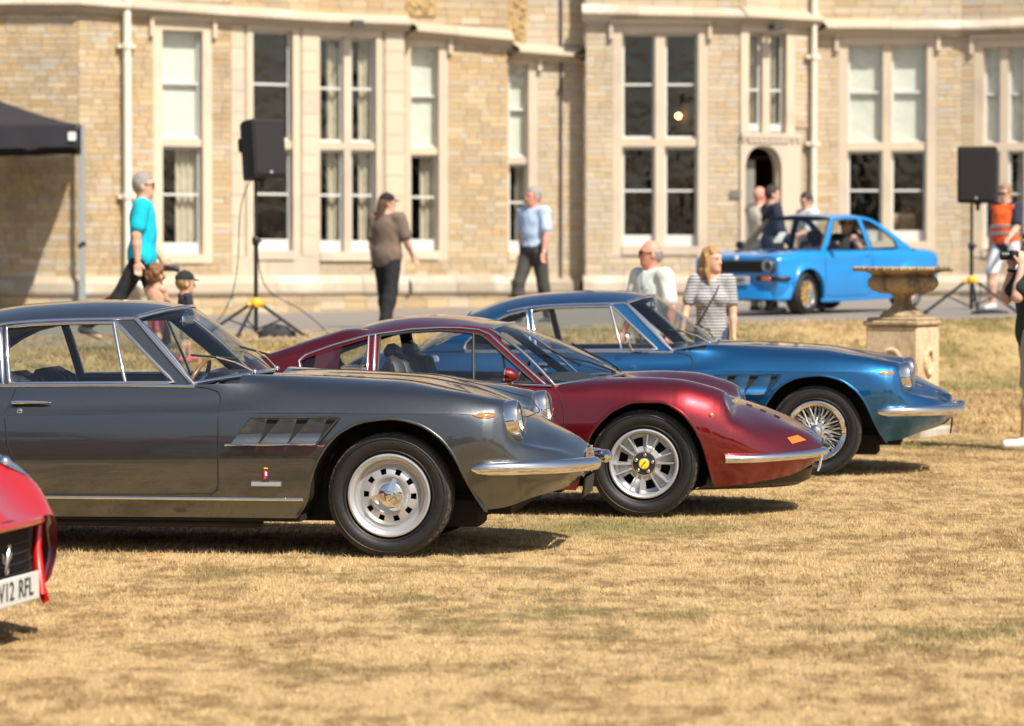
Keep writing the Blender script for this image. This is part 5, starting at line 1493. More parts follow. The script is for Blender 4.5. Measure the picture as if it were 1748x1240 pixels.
    rim = np.concatenate([WS[0], WS[1:-1, -1], WS[-1][::-1], WS[1:-1, 0][::-1]]); MB().tube(rim, .014, 6, closed=True).build('windscreen_seal', M['black_rubber'], root)
    BW = screen_grid(RG[-1], (-2.52, 0, .90), (-2.60, .62, .885), bulge=.01); MB().grid(BW).build('rear_window', M['glass_screen'], root, smooth=180)
    cp = MB()                                             # scuttle closing the gap in front of the screen
    cp.grid(np.array([[(WS[-1][k][0] + q * .06, WS[-1][k][1], WS[-1][k][2] - .012) for q in (-.5, 1)] for k in range(len(WS[-1]))])); cp.build('scuttle', M['black_plastic'], root)
    dk = MB(); dk.grid(np.array([[(x, y, .868) for y in np.linspace(-.66, .66, 5)] for x in (-2.70, -2.48)])); dk.build('parcel_shelf', paint, root)
    tub = MB()
    for sg in (-1, 1): tub.box((-1.5, sg * .68, .55), (2.0, .03, .6))
    tub.box((-1.5, 0, .24), (2.0, 1.36, .04)); tub.box((-2.48, 0, .55), (.04, 1.3, .58)); rounded((-.58, 0, .80), (.22, 1.28, .14), .04, mb=tub); tub.build('cabin_tub', M['leather_black'], root)
    for sy in (-.34, .34):
        st = MB(); rounded((-1.25, sy, .40), (.5, .46, .18), .05, mb=st); rounded((-1.56, sy, .72), (.12, .46, .60), .05, tilt=-.22, mb=st); rounded((-1.64, sy, 1.06), (.09, .26, .18), .04, mb=st); st.build('seat', M['leather_black'], root)
    # front: black grille panel, lamps, badge, bumper ends, plate, air dam
    gf = MB(); rounded((.55, 0, .665), (.04, 1.34, .165), .012, mb=gf); go = gf.build('grille_panel', M['black_plastic'], root)
    for k in range(6):
        b = MB(); b.box((.574, 0, .605 + k * .024), (.008, .88, .006)); b.build('grille_bar', M['dark_under'], go)
    for sg in (-1, 1):
        lm = MB(); lm.lathe([(.088, 0), (.09, .03), (.084, .036)], o=(.55, sg * .555, .67), ax=(1, 0, 0), n=32); lo = lm.build('headlamp', M['chrome'], root, smooth=50)
        lr = MB(); lr.lathe([(.084, .032), (.05, .008), (.001, 0)], o=(.55, sg * .555, .67), ax=(1, 0, 0), n=28); lr.build('reflector', M['mirror_silver'], lo, smooth=60)
        lg = MB(); lg.lathe([(.085, .034), (.06, .05), (.001, .056)], o=(.55, sg * .555, .67), ax=(1, 0, 0), n=28); lg.build('lens', M['glass_clear'], lo, smooth=60)
        bp = MB(); bp.tube(flip(curve([(.575, -.36, .50), (.58, -.60, .50), (.56, -.72, .50), (.48, -.79, .50), (.40, -.815, .50)], 16), sg), .030, 8, flat=.6); bo = bp.build('bumper', M['black_plastic'], root, smooth=60)
        ind = MB(); rounded((.60, sg * .55, .50), (.02, .15, .045), .006, mb=ind); ind.build('indicator', M['amber'], bo)
        dh = MB(); P = flip(sh.line([(-1.46, .80), (-1.36, .80)], .014), sg); dh.tube(P, .008, 6); dh.build('door_handle', M['chrome'], drs_[1 if sg < 0 else -1])
        mr = MB(); b = flip([H.p(-.55, .90, .02)], sg)[0]; rounded(b + np.array((-.03, sg * .10, .05)), (.09, .17, .11), .03, mb=mr); mr.tube([b, b + np.array((-.02, sg * .05, .02))], .012, 6); mr.build('door_mirror', M['black_plastic'], root)
        tl = MB(); rounded((-3.15, sg * .60, .68), (.06, .18, .13), .01, mb=tl); tl.build('tail_lamp', M['red_enamel'], root)
        bv = MB(); rounded((.10, sg * .30, sh.top(.10, .30) + .004), (.16, .10, .012), .004, mb=bv); bv.build('bonnet_vent', M['seam'], root)
    bg_ = MB(); bg_.lathe([(.035, 0), (.035, .008), (.02, .012), (.001, .012)], o=(.55, 0, .782), ax=(1, 0, .3), n=20); bg_.build('round_badge', M['white'], root)
    pl = MB(); rounded((.60, 0, .475), (.014, .52, .112), .004, mb=pl); po = pl.build('number_plate', M['plate'], root)
    text_obj('plate_letters', 'OJO 48R', .095, (.6075, 0, .475), (R(90), 0, R(90)), M['black_plastic'], po)
    ad = MB(); g = []
    for a in np.linspace(-1, 1, 31):
        x = .60 - .24 * abs(a)**5; y = a * .80
        g.append([(x - .03, y * .98, .44), (x - .01, y, .36), (x + .03, y, .24), (x + .03, y, .215), (x - .10, y * .9, .215)])
    ad.grid(np.array(g)); ad.build('air_dam', paint, root, smooth=60)
    fp = MB(); X1 = sh.G[-1]; fp.add(np.concatenate([X1, flip(X1[::-1], 1)]), [tuple(range(2 * len(X1)))]); fp.build('front_panel', paint, root, smooth=0)
    bx = MB(); X0 = sh.G[0]; bx.add(np.concatenate([X0, flip(X0[::-1], 1)]), [tuple(range(2 * len(X0) - 1, -1, -1))]); bx.build('tail_panel', paint, root, smooth=0)
    # paper pass behind the windscreen
    c = WS[9, 26]; eu = WS[9, 27] - WS[9, 25]; eu /= np.linalg.norm(eu); ev = WS[7, 26] - WS[11, 26]; ev /= np.linalg.norm(ev); nn = np.cross(eu, ev); nn = nn if nn[2] > 0 else -nn
    pp = MB(); pp.add([c - nn * .02 + eu * a + ev * b for a, b in ((-.07, -.06), (.07, -.06), (.07, .14), (-.07, .14))], [(0, 1, 2, 3)])
    pp.add([c - nn * .018 + eu * a + ev * b for a, b in ((-.012, -.03), (.012, -.03), (.012, .0), (-.012, .0))], [(0, 1, 2, 3)], 1); pp.build('paper_pass', [M['white'], M['black_plastic']], root, smooth=0)
    for sg in (-1, 1):
        wheel(root, 0, sg, 'dish', y0=.79, Rt=.285, Rr=.19, wd=.20, steer=.16, mats=dict(disc=M['gold'], lip=M['chrome']))
        wheel(root, -2.407, sg, 'dish', y0=.79, Rt=.285, Rr=.19, wd=.20, mats=dict(disc=M['gold'], lip=M['chrome']))
    return sh, H

ESC_A = R(180 + 47)
eh = np.array((math.cos(ESC_A), math.sin(ESC_A))); el = np.array((-math.sin(ESC_A), math.cos(ESC_A)))
fw = at_depth(1378, 508, 42.6)
eo = np.array((fw[0], fw[1])) - .79 * el
ESC_Z = gz(eo[0] - eh[0] * 1.2, eo[1] - eh[1] * 1.2) + .02
esc = thing('rally_saloon', 'bright blue two-door rally saloon with gold wheels driving along the tarmac', 'car', (eo[0], eo[1], ESC_Z), ESC_A)
sl_x = (gz(eo[0], eo[1]) - gz(eo[0] - eh[0] * 2.4, eo[1] - eh[1] * 2.4)) / 2.4
esc.rotation_euler = (0, -math.atan(sl_x), ESC_A)
she, He = escort(esc, M['paint_bright'])

# ================================================================ modern red grand tourer, nose only in the picture
M['paint_modern'] = m_paint('bright_red_paint', (.52, .012, .008), .25, .3, .1)
def modern(root, paint):
    xc = [-3.75, -3.65, -3.3, -2.72, -2.0, -1.2, -.6, 0, .35, .60, .75, .86, .93, .96]
    Y = [[.70, .78, .82, .84, .84, .84, .84, .84, .80, .72, .65, .58, .52, .48],
         [.78, .90, .95, .97, .95, .93, .93, .96, .93, .84, .76, .67, .59, .55],
         [.78, .90, .95, .97, .94, .91, .91, .95, .92, .83, .75, .665, .59, .55],
         [.75, .86, .90, .91, .88, .86, .86, .88, .85, .79, .72, .645, .58, .54],
         [.62, .72, .76, .78, .78, .78, .76, .74, .72, .69, .66, .61, .55, .51],
         [.35, .38, .4, .42, .45, .45, .42, .4, .4, .4, .4, .4, .4, .4], [0] * 14]
    Z = [[.36, .28, .20, .16, .14, .14, .14, .15, .15, .16, .17, .19, .22, .25],
         [.55, .50, .46, .44, .42, .40, .40, .42, .42, .40, .38, .36, .35, .35],
         [.74, .74, .72, .70, .66, .62, .62, .64, .62, .56, .51, .46, .43, .42],
         [.86, .88, .88, .86, .80, .76, .76, .78, .76, .70, .62, .545, .49, .47],
         [.90, .94, .96, .95, .90, .86, .84, .84, .81, .75, .675, .60, .525, .49],
         [.90, .96, .98, .97, .92, .88, .86, .83, .79, .725, .66, .60, .53, .50],
         [.90, .97, .99, .98, .92, .88, .87, .835, .79, .725, .66, .605, .54, .51]]
    sh, A, zbot = box_loft(xc, Y, Z, [arc_arch(-2.72, .39, .17, .36), arc_arch(0, .385, .17, .36)], list(np.linspace(.5, .96, 24)), .22)
    X, rC = sh.cols, sh.rC
    sh.emit('body', paint, root, lambda i, j: not (X[i] > -2.6 and X[i + 1] < -.62 and j >= rC))
    for a in A:
        d = np.array([(x, zbot(x)) for x in np.linspace(a[0, 0] + .004, a[-1, 0] - .004, 40)])
        wheel_wells(root, 0, d, (.90, .5))
    H = House(.88, 1.22, .78, .52, ([-2.9, -2.0, -.6], [.92, 1, 1]))
    drip = [(-1.05, 1.17), (-1.3, 1.215), (-1.7, 1.215), (-2.1, 1.15), (-2.5, 1.02), (-2.75, .95)]
    RG = roof_grid([(-1.0, 0, 1.215), (-1.3, 0, 1.26), (-1.7, 0, 1.265), (-2.1, 0, 1.215), (-2.5, 0, 1.10), (-2.8, 0, .985)], [H.p(x, z) for x, z in drip], p=2.6)
    MB().grid(RG, flip=True).build('roof', paint, root, smooth=180)
    WS = screen_grid(RG[0], (-.35, 0, .87), (-.62, .76, .86)); MB().grid(WS).build('windscreen', M['glass_screen'], root, smooth=180)
    dw = [(-.68, .89), (-1.10, 1.165), (-1.7, 1.19), (-2.1, 1.12), (-2.4, .93)]
    H.glass([tuple(p) for p in polyline(dw, .06, True)], root, M['glass'], 'side_window')
    H.panel('cabin_pillars', [(-.60, .86), (-.64, .885)] + [tuple(p) for p in polyline(drip, .06)] + [(-2.78, .90)] + [(x, .86) for x in np.linspace(-2.6, -.7, 12)], [[tuple(p) for p in polyline(dw, .06, True)]], paint, M['leather_black'], root)
    tub = MB(); tub.box((-1.6, 0, .5), (1.9, 1.4, .5)); tub.build('cabin_tub', M['leather_black'], root)
    fl = MB(); fl.box((-1.3, 0, .17), (1.8, 1.5, .06)); fl.box((-1.3, 0, .22), (3.8, .9, .12)); fl.build('underbody', M['dark_under'], root)
    # front end: wide black mouth with mesh, red frame, horse, plate, splitter ends
    gf = MB(); g = []
    for a in np.linspace(-1, 1, 41):
        x = .985 - .10 * abs(a)**3; y = a * .535
        top = .485 - .03 * abs(a)**4; bot = .17 + .13 * abs(a)**6
        g.append([(x - .03, y, top), (x - .055, y, (top + bot) / 2), (x - .05, y, bot)])
    gf.grid(np.array(g)); go = gf.build('grille_mouth', M['dark_under'], root, smooth=60)
    ms = MB()
    for k in range(34):
        y = -.50 + k * .0305
        x = .985 - .10 * abs(y / .535)**3
        ms.tube([(x - .026, y - .02, .475), (x - .046, y, .34), (x - .040, y + .02, .20)], .0035, 5)
    for k in range(7):
        ms.tube([(.985 - .10 * abs(a)**3 - .036, a * .52, .21 + k * .04) for a in np.linspace(-1, 1, 21)], .003, 4)
    tag(ms.build('grille_mesh', M['black_plastic'], go, smooth=60), kind='stuff')
    fr = MB(); fr.tube([(.985 - .10 * abs(a)**3, a * .54, .492 - .03 * abs(a)**4) for a in np.linspace(-1, 1, 31)], .018, 8, flat=1.2); fr.build('nose_lip', paint, root, smooth=60)
    for sg in (-1, 1):
        sd = MB(); sd.tube([(.885, sg * .54, .462), (.880, sg * .53, .36), (.90, sg * .49, .28), (.93, sg * .45, .17)], [.018, .02, .024, .018], 8); sd.build('mouth_side', paint, root, smooth=60)
        sp = MB(); sp.add([(.96, sg * .46, .15), (.90, sg * .52, .27), (.82, sg * .70, .17), (.88, sg * .66, .115), (.93, sg * .46, .13), (.86, sg * .52, .25), (.80, sg * .70, .155), (.85, sg * .66, .105)], [(0, 1, 2, 3), (7, 6, 5, 4), (0, 4, 5, 1), (1, 5, 6, 2), (2, 6, 7, 3), (3, 7, 4, 0)]); sp.build('splitter_wing', paint, root, smooth=30)
        hl = MB(); q = [(.66, .55, 0), (.80, .60, 0), (.86, .66, 0), (.74, .74, 0), (.45, .75, 0)]
        g = [(x, sg * y, sh.top(x, y) + .008) for x, y, _ in polyline([(a, b, 0) for a, b, _ in [(.36, .70, 0), (.58, .68, 0), (.76, .62, 0), (.84, .56, 0), (.76, .52, 0), (.55, .55, 0)]], .06, True)]
        hl.add(g, [tuple(range(len(g)))]); ho = hl.build('headlamp', M['glass_lamp'], root)
        pr = MB(); pr.ball((.72, sg * .58, sh.top(.72, .58) - .005), .03, 10); pr.build('lamp_projector', M['chrome'], ho, smooth=60)
    # rearing horse emblem, built as a small relief
    hb = MB(); E0 = np.array((.955, 0, .365))
    def hp(pts, r): hb.tube([E0 + np.array((0, y * 1.9, z * 1.25)) for y, z in pts], np.array(r) * 1.15 if hasattr(r, '__len__') else r * 1.3, 6)
    hp([(-.006, -.028), (-.003, -.012), (.002, .004), (.006, .018)], [.006, .010, .010, .007]); hp([(.006, .018), (.011, .030), (.008, .040)], [.007, .006, .004]); hp([(.008, .040), (.017, .036), (.020, .030)], [.004, .005, .003])
    hp([(.006, .014), (.020, .016), (.024, .006)], .003); hp([(.006, .010), (.020, .004), (.020, -.008)], .003); hp([(-.006, -.026), (.004, -.038), (.0, -.052)], .0035); hp([(-.008, -.026), (-.012, -.042), (-.006, -.054)], .0035); hp([(-.010, -.02), (-.022, -.012), (-.020, .006), (-.028, .016)], .003)
    hb.build('horse_emblem', M['chrome'], root, smooth=60)
    pl = MB(); rounded((.985, 0, .235), (.014, .52, .112), .004, mb=pl); po = pl.build('number_plate', M['plate'], root)
    text_obj('plate_letters', 'V12', .105, (.993, -.105, .235), (R(90), 0, R(90)), M['black_plastic'], po)
    text_obj('plate_letters', 'RFL', .105, (.993, .105, .235), (R(90), 0, R(90)), M['black_plastic'], po)
    for sg in (-1, 1):
        for x in (0, -2.72): wheel(root, x, sg, 'dish', y0=.88, Rt=.355, Rr=.26, wd=.25, mats=dict(disc=M['alloy'], lip=M['alloy']))
    bx = MB(); X0 = sh.G[0]; bx.add(np.concatenate([X0, flip(X0[::-1], 1)]), [tuple(range(2 * len(X0) - 1, -1, -1))]); bx.build('tail_panel', paint, root, smooth=0)
    return sh
M['glass_lamp'] = m_plain('smoked_lamp_cover', (.10, .105, .11), .08, 0, .1, 10, 0, 1.0)
mod = thing('modern_sports_car', 'modern bright red sports car, its nose with black grille and number plate', 'car', (0, 0, 0), R(-12))
MA = R(-12)
nose = np.array((px_x(22, 12.2), 12.2))
mod.location = (nose[0] - .985 * math.cos(MA), nose[1] - .985 * math.sin(MA), 0)
shm = modern(mod, M['paint_modern'])
# ================================================================ people: one smooth surface over a posed skeleton
def surface_nets(D, org, res):
    ins = D < 0
    nx, ny, nz = D.shape
    S = np.zeros((nx - 1, ny - 1, nz - 1, 3)); Cn = np.zeros((nx - 1, ny - 1, nz - 1))
    for ax in range(3):
        for o1 in (0, 1):
            for o2 in (0, 1):
                a = [None] * 3; b = [None] * 3
                oth = [q for q in range(3) if q != ax]
                a[ax], b[ax] = slice(0, -1), slice(1, None)
                for q, o in zip(oth, (o1, o2)): a[q] = b[q] = slice(o, D.shape[q] - 1 + o)
                da, db = D[tuple(a)], D[tuple(b)]
                cr = (da < 0) != (db < 0)
                t = np.where(cr, da / np.where(cr, da - db, 1), 0)
                off = [0, 0, 0]
                for q in range(3):
                    v = t if q == ax else (o1 if q == oth[0] else o2)
                    S[..., q] += np.where(cr, v, 0)
                Cn += cr
    act = Cn > 0
    idx = -np.ones(act.shape, int); idx[act] = np.arange(act.sum())
    base = np.stack(np.nonzero(act), 1)
    V = (base + S[act] / Cn[act][:, None]) * res + org
    F = []
    for ax in range(3):
        oth = [q for q in range(3) if q != ax]
        a = [slice(1, -1)] * 3; b = [slice(1, -1)] * 3
        a[ax], b[ax] = slice(0, -1), slice(1, None)
        A, B = ins[tuple(a)], ins[tuple(b)]
        e = np.stack(np.nonzero(A != B), 1)
        if not len(e): continue
        sgn = A[tuple(e.T)]
        c = e.copy(); c[:, oth[0]] += 1; c[:, oth[1]] += 1
        def cell(d0, d1):
            q = c.copy(); q[:, oth[0]] -= d0; q[:, oth[1]] -= d1
            return idx[tuple(q.T)]
        q = np.stack([cell(1, 1), cell(0, 1), cell(0, 0), cell(1, 0)], 1)
        fl = sgn if ax != 1 else ~sgn
        q[~fl] = q[~fl][:, ::-1]
        F.append(q[(q >= 0).all(1)])
    return V, (np.concatenate(F) if F else np.zeros((0, 4), int))
def sdf(prims, res=.014, k=.03, cut=None, wr=0.0):
    lo = np.min([np.minimum(p[1], p[2]) - max(p[3], p[4]) if p[0] == 'c' else p[1] - np.max(p[2]) for p in prims], 0) - 3 * res - wr
    hi = np.max([np.maximum(p[1], p[2]) + max(p[3], p[4]) if p[0] == 'c' else p[1] + np.max(p[2]) for p in prims], 0) + 3 * res + wr
    n = np.ceil((hi - lo) / res).astype(int) + 1
    D = np.full(n, .15)
    ax = [lo[q] + np.arange(n[q]) * res for q in range(3)]
    for p in prims:
        if p[0] == 'c': l, h = np.minimum(p[1], p[2]) - max(p[3], p[4]) - .09, np.maximum(p[1], p[2]) + max(p[3], p[4]) + .09
        else: l, h = p[1] - np.max(p[2]) - .09, p[1] + np.max(p[2]) + .09
        i0 = np.clip(np.floor((l - lo) / res).astype(int), 0, n); i1 = np.clip(np.ceil((h - lo) / res).astype(int) + 1, 0, n)
        sl = tuple(slice(a, b) for a, b in zip(i0, i1))
        X, Y, Z = np.meshgrid(*[ax[q][sl[q]] for q in range(3)], indexing='ij', sparse=False)
        if p[0] == 'c':
            a, b = np.array(p[1], float), np.array(p[2], float); d = b - a; L2 = d @ d + 1e-12
            t = np.clip(((X - a[0]) * d[0] + (Y - a[1]) * d[1] + (Z - a[2]) * d[2]) / L2, 0, 1)
            v = np.sqrt((X - a[0] - t * d[0])**2 + (Y - a[1] - t * d[1])**2 + (Z - a[2] - t * d[2])**2) - (p[3] + (p[4] - p[3]) * t)
        else:
            c, r = p[1], np.array(p[2], float); Rm = p[3] if len(p) > 3 and p[3] is not None else np.eye(3)
            Q = [(X - c[0]) * Rm[0][q] + (Y - c[1]) * Rm[1][q] + (Z - c[2]) * Rm[2][q] for q in range(3)]
            v = (np.sqrt((Q[0] / r[0])**2 + (Q[1] / r[1])**2 + (Q[2] / r[2])**2) - 1) * r.min()
        kk = p[5] if p[0] == 'c' and len(p) > 5 else (p[4] if p[0] == 'e' and len(p) > 4 else k)
        s = D[sl]; hh = np.clip(.5 + .5 * (s - v) / kk, 0, 1)
        D[sl] = s * (1 - hh) + v * hh - kk * hh * (1 - hh)
    X, Y, Z = np.meshgrid(*ax, indexing='ij', sparse=True)
    if wr: D = D + wr * np.sin(Z * 31 + 9 * X + 3 * np.sin(Y * 23)) * np.sin(Y * 27 + X * 19 + Z * 11)
    if cut is not None: D = np.maximum(D, cut(X, Y, Z))
    D[0], D[-1] = .1, .1; D[:, 0], D[:, -1] = .1, .1; D[:, :, 0], D[:, :, -1] = .1, .1
    return surface_nets(D, lo, res)
def rotz(a): c, s = math.cos(a), math.sin(a); return np.array([[c, -s, 0], [s, c, 0], [0, 0, 1]])
def roty(a): c, s = math.cos(a), math.sin(a); return np.array([[c, 0, s], [0, 1, 0], [-s, 0, c]])
def cloth(name, col, var=.10, rough=.9): return m_plain('cloth_' + name, col, rough, 0, var, 14, .35)
M['skin'] = m_plain('skin', (.58, .34, .24), .55, 0, .06, 20)
M['skin_red'] = m_plain('sunburnt_skin', (.60, .27, .19), .55, 0, .08, 20)
M['hair_grey'] = m_plain('grey_hair', (.26, .235, .215), .8, 0, .35, 90, .6)
M['hair_brown'] = m_plain('brown_hair', (.10, .055, .028), .7, 0, .35, 90, .6)
M['hair_dark'] = m_plain('dark_hair', (.025, .018, .014), .7, 0, .3, 90, .6)
M['hair_gold'] = m_plain('golden_hair', (.42, .21, .06), .6, 0, .35, 90, .6)
M['hair_sand'] = m_plain('sandy_hair', (.30, .19, .09), .7, 0, .35, 90, .6)
M['hair_auburn'] = m_plain('auburn_hair', (.20, .095, .04), .7, 0, .4, 90, .6)
M['eye'] = m_plain('eye_dark', (.03, .02, .015), .2)
M['lip'] = m_plain('lip', (.42, .16, .13), .6)
def hair_mat(name, c0, c1):
    t = NT(name); f = t.noise(60, 4, t.coord('Object', (1.6, 1.6, .12)), .7)
    b = t.bsdf(Base_Color=t.ramp(f, [(.3, c0), (.7, c1)]), Roughness=.6, Normal=t.bump(f, .7, .012)); return t.mat
M['hair_grey'] = hair_mat('grey_hair_strands', (.13, .115, .105), (.42, .39, .36))
M['hair_brown'] = hair_mat('brown_hair_strands', (.035, .018, .010), (.16, .085, .045))
M['hair_gold'] = hair_mat('golden_hair_strands', (.16, .065, .018), (.58, .33, .12))
M['hair_sand'] = hair_mat('sandy_hair_strands', (.12, .07, .03), (.42, .28, .14))
def stripes():
    t = NT('striped_jersey'); c = t.coord()
    wv = t.n('TexWave', wave_type='BANDS', bands_direction='Z'); wv.inputs['Scale'].default_value = 11.5; wv.inputs['Distortion'].default_value = .6; wv.inputs['Detail'].default_value = 1; t.l(c, wv.inputs['Vector'])
    t.bsdf(Base_Color=t.ramp(wv.outputs['Fac'], [(.42, (.10, .10, .13)), (.56, (.50, .50, .49))]), Roughness=.9)
    return t.mat
M['striped'] = stripes()

def person(label, x, y, face, h, pose=None, top=None, bottom=None, hair=None, skin='skin', group=None, child=False, z=None, female=False, shoes=None, build=1.12):
    """face: heading in degrees (0 = to +X). pose keys: lhip rhip lknee rknee lsh rsh labd rabd lel rel lin rin lean head_yaw head_pitch"""
    P = dict(lhip=0, rhip=0, lknee=0, rknee=0, lsh=0, rsh=0, labd=8, rabd=8, lel=12, rel=12, lin=0, rin=0, lean=0, head_yaw=0, head_pitch=0, twist=0, curl=.5)
    P.update(pose or {})
    P = {k: (R(v) if k != 'curl' else v) for k, v in P.items()}
    root = thing('person', label, 'person', (x, y, gz(x, y) + .012 if z is None else z), R(face), group)
    s = h / 1.75
    hs = (1.85 if child else 1.04)                         # bigger head for a small child
    leg = .40 if child else .44
    hipz = .08 + 2 * leg - .02
    J = {}
    pel = np.array((0, 0, hipz + .04))
    for sd, sg in (('l', 1), ('r', -1)):
        hip = np.array((0, sg * .088, hipz))
        p, kn = P[sd + 'hip'], P[sd + 'knee']
        d1 = np.array((math.sin(p), sg * .03, -math.cos(p))); d2 = np.array((math.sin(p - kn), sg * .0, -math.cos(p - kn)))
        knee = hip + d1 * leg; ank = knee + d2 * (leg - .02)
        J[sd + 'hip'], J[sd + 'knee'], J[sd + 'ank'], J[sd + 'fp'] = hip, knee, ank, (p - kn) * .55
    drop = min(J['lank'][2], J['rank'][2]) - .08
    for q in J:
        if not q.endswith('fp'): J[q] = J[q] - np.array((0, 0, drop))
    pel = pel - np.array((0, 0, drop))
    Rt = rotz(P['twist']) @ roty(P['lean'])
    tor = .82 if child else 1.0
    def up(v): return pel + Rt @ (np.array(v, float) * np.array((1, 1, tor)))
    sw = .165 if female else .188
    if child: sw = .165
    chest, waist, neck = up((0, 0, .34)), up((.0, 0, .14)), up((-.005, 0, .53))
    for sd, sg in (('l', 1), ('r', -1)):
        shd = up((0, sg * sw, .475))
        a, b = P[sd + 'sh'], P[sd + 'abd']
        d1 = Rt @ np.array((math.sin(a) * math.cos(b), sg * math.sin(b), -math.cos(a) * math.cos(b)))
        a2 = a + P[sd + 'el']
        d2 = np.array((math.sin(a2), sg * math.sin(b) * .4 - sg * math.sin(P[sd + 'in']), -math.cos(a2))); d2 = Rt @ (d2 / np.linalg.norm(d2))
        al = .22 if child else .295
        el = shd + d1 * al; wr = el + d2 * al * .86
        J[sd + 'sh'], J[sd + 'el'], J[sd + 'wr'], J[sd + 'hd'] = shd, el, wr, d2
    RH = rotz(P['twist'] + P['head_yaw']) @ roty(P['head_pitch'])
    hc = neck + np.array((.012, 0, .145 * (1.45 if child else 1)))
    def hd(v): return hc + RH @ (np.array(v, float) * hs)
    fat = .90 if female else build
    if child: fat = 1.15
    tors = [('e', chest, (.105 * fat, .165 * fat, .19), Rt), ('e', up((.012, 0, .20)), (.105 * fat, .150 * fat, .17), Rt), ('e', up((0, 0, .03)), (.110 * fat, .160 * (1.05 if female else 1) * fat, .13), Rt),
            ('c', J['lsh'], J['rsh'], .062 * fat, .062 * fat), ('c', up((0, 0, .46)), neck, .07 * fat, .054 * fat)]
    if female: tors.append(('e', up((.075, .07, .30)), (.06, .07, .065), Rt)); tors.append(('e', up((.075, -.07, .30)), (.06, .07, .065), Rt))
    def limb(sd, k0=0.0): return [('c', J[sd + 'sh'], J[sd + 'el'], .052 * fat + k0, .042 * fat + k0)]
    def fore(sd): return [('c', J[sd + 'el'], J[sd + 'el'] + (J[sd + 'wr'] - J[sd + 'el']) * .35, .041 * fat, .040 * fat, .02), ('c', J[sd + 'el'] + (J[sd + 'wr'] - J[sd + 'el']) * .3, J[sd + 'wr'], .040 * fat, .026 * fat, .02)]
    def legs(k0=0.0, f=1.0, low=1.0):
        o = []
        for sd in 'lr':
            o.append(('c', J[sd + 'hip'], J[sd + 'knee'], (.083 * fat + k0), (.056 * fat + k0 * low)))
            if f > .5:
                m = J[sd + 'knee'] + (J[sd + 'ank'] - J[sd + 'knee']) * .35
                o.append(('c', J[sd + 'knee'], m, .056 * fat + k0 * low, .058 * fat + k0 * low)); o.append(('c', m, J[sd + 'ank'], .058 * fat + k0 * low, .038 * fat + k0 * low * 1.2))
        return o
    head = [('e', hd((-.005, 0, .02)), np.array((.095, .077, .105)) * hs, RH), ('e', hd((.022, 0, -.045)), np.array((.068, .058, .072)) * hs, RH), ('c', neck, hd((-.005, 0, -.04)), .052 * (hs * .9), .050 * hs),
            ('c', hd((.088, 0, .008)), hd((.104, 0, -.026)), .010 * hs, .015 * hs, .012), ('e', hd((.062, 0, -.088)), np.array((.025, .030, .022)) * hs, RH), ('e', hd((.078, 0, .035)), np.array((.018, .055, .012)) * hs, RH, .02),
            ('e', hd((-.012, .079, -.008)), np.array((.022, .010, .033)) * hs, RH, .008), ('e', hd((-.012, -.079, -.008)), np.array((.022, .010, .033)) * hs, RH, .008)]
    feet = []
    for sd in 'lr':
        a = J[sd + 'ank']; fp = J[sd + 'fp']; dv = np.array((math.cos(fp), 0, math.sin(fp)))
        feet.append(('c', a + np.array((-.03, 0, -.035)), a + dv * .15 + np.array((0, 0, -.048)), .040, .030))
    body = tors + legs() + limb('l') + limb('r') + fore('l') + fore('r') + feet + head
    V, F = sdf(body, .0145 if not child else .013, .035)
    Vs, Fs, o = [V], [F], len(V)
    for sd, sg in (('l', 1), ('r', -1)):                 # hands: palm, four fingers, thumb
        d = J[sd + 'hd']; w0 = J[sd + 'wr']
        side = Rt @ np.array((1.0, 0, 0)); side = side - (side @ d) * d; side /= np.linalg.norm(side)      # thumb side
        palm_n = np.cross(d, side) * sg * -1                  # faces the body
        hsz = .80 if child else 1.0
        pr = [('e', w0 + d * .05 * hsz, np.array((.043, .042, .020)) * hsz, np.stack([d, side, np.cross(d, side)], 1))]
        pr.append(('c', w0 - d * .02, w0 + d * .03, .024, .022))
        for q, (so, ln) in enumerate(((.029, .072), (.010, .080), (-.010, .074), (-.028, .058))):
            b0 = w0 + d * .085 * hsz + side * so * hsz; cu_ = P['curl'] + .06 * q
            d1 = d * math.cos(cu_ * .6) + palm_n * math.sin(cu_ * .6); d2 = d * math.cos(cu_ * 1.9) + palm_n * math.sin(cu_ * 1.9)
            m = b0 + d1 * ln * .5 * hsz
            pr.append(('c', w0 + d * .05 * hsz + side * so * .8 * hsz, b0, .010 * hsz, .0095 * hsz)); pr.append(('c', b0, m, .0092 * hsz, .0085 * hsz)); pr.append(('c', m, m + d2 * ln * .5 * hsz, .0085 * hsz, .0070 * hsz))
        t0 = w0 + d * .03 * hsz + side * .034 * hsz; td = d * .75 + side * .5 + palm_n * .4; td /= np.linalg.norm(td)
        pr.append(('c', w0 + d * .02 * hsz + side * .02 * hsz, t0 + td * .02, .014 * hsz, .011 * hsz)); pr.append(('c', t0 + td * .02, t0 + td * .058 * hsz, .011 * hsz, .009 * hsz))
        v, f = sdf(pr, .0062, .008)
        Vs.append(v); Fs.append(f + o); o += len(v)
    def put(name, V, F, mat, par=root):
        me = bpy.data.meshes.new(name); me.from_pydata((V * s).tolist(), [], F.tolist()); me.materials.append(mat)
        me.polygons.foreach_set('use_smooth', [True] * len(me.polygons)); me.update()
        return link_mesh(name, me, par)
    bo = put('body', np.concatenate(Vs), np.concatenate(Fs), M[skin])
    T = dict(col=(.5, .5, .5), hem=-.04, sleeve=.62, k=.014, mat=None); T.update(top or {})
    tm = T['mat'] or cloth('top', T['col'])
    hem = up((0, 0, T['hem'])); nk = neck + np.array((0, 0, .0)); upv = Rt @ np.array((0, 0, 1.0))
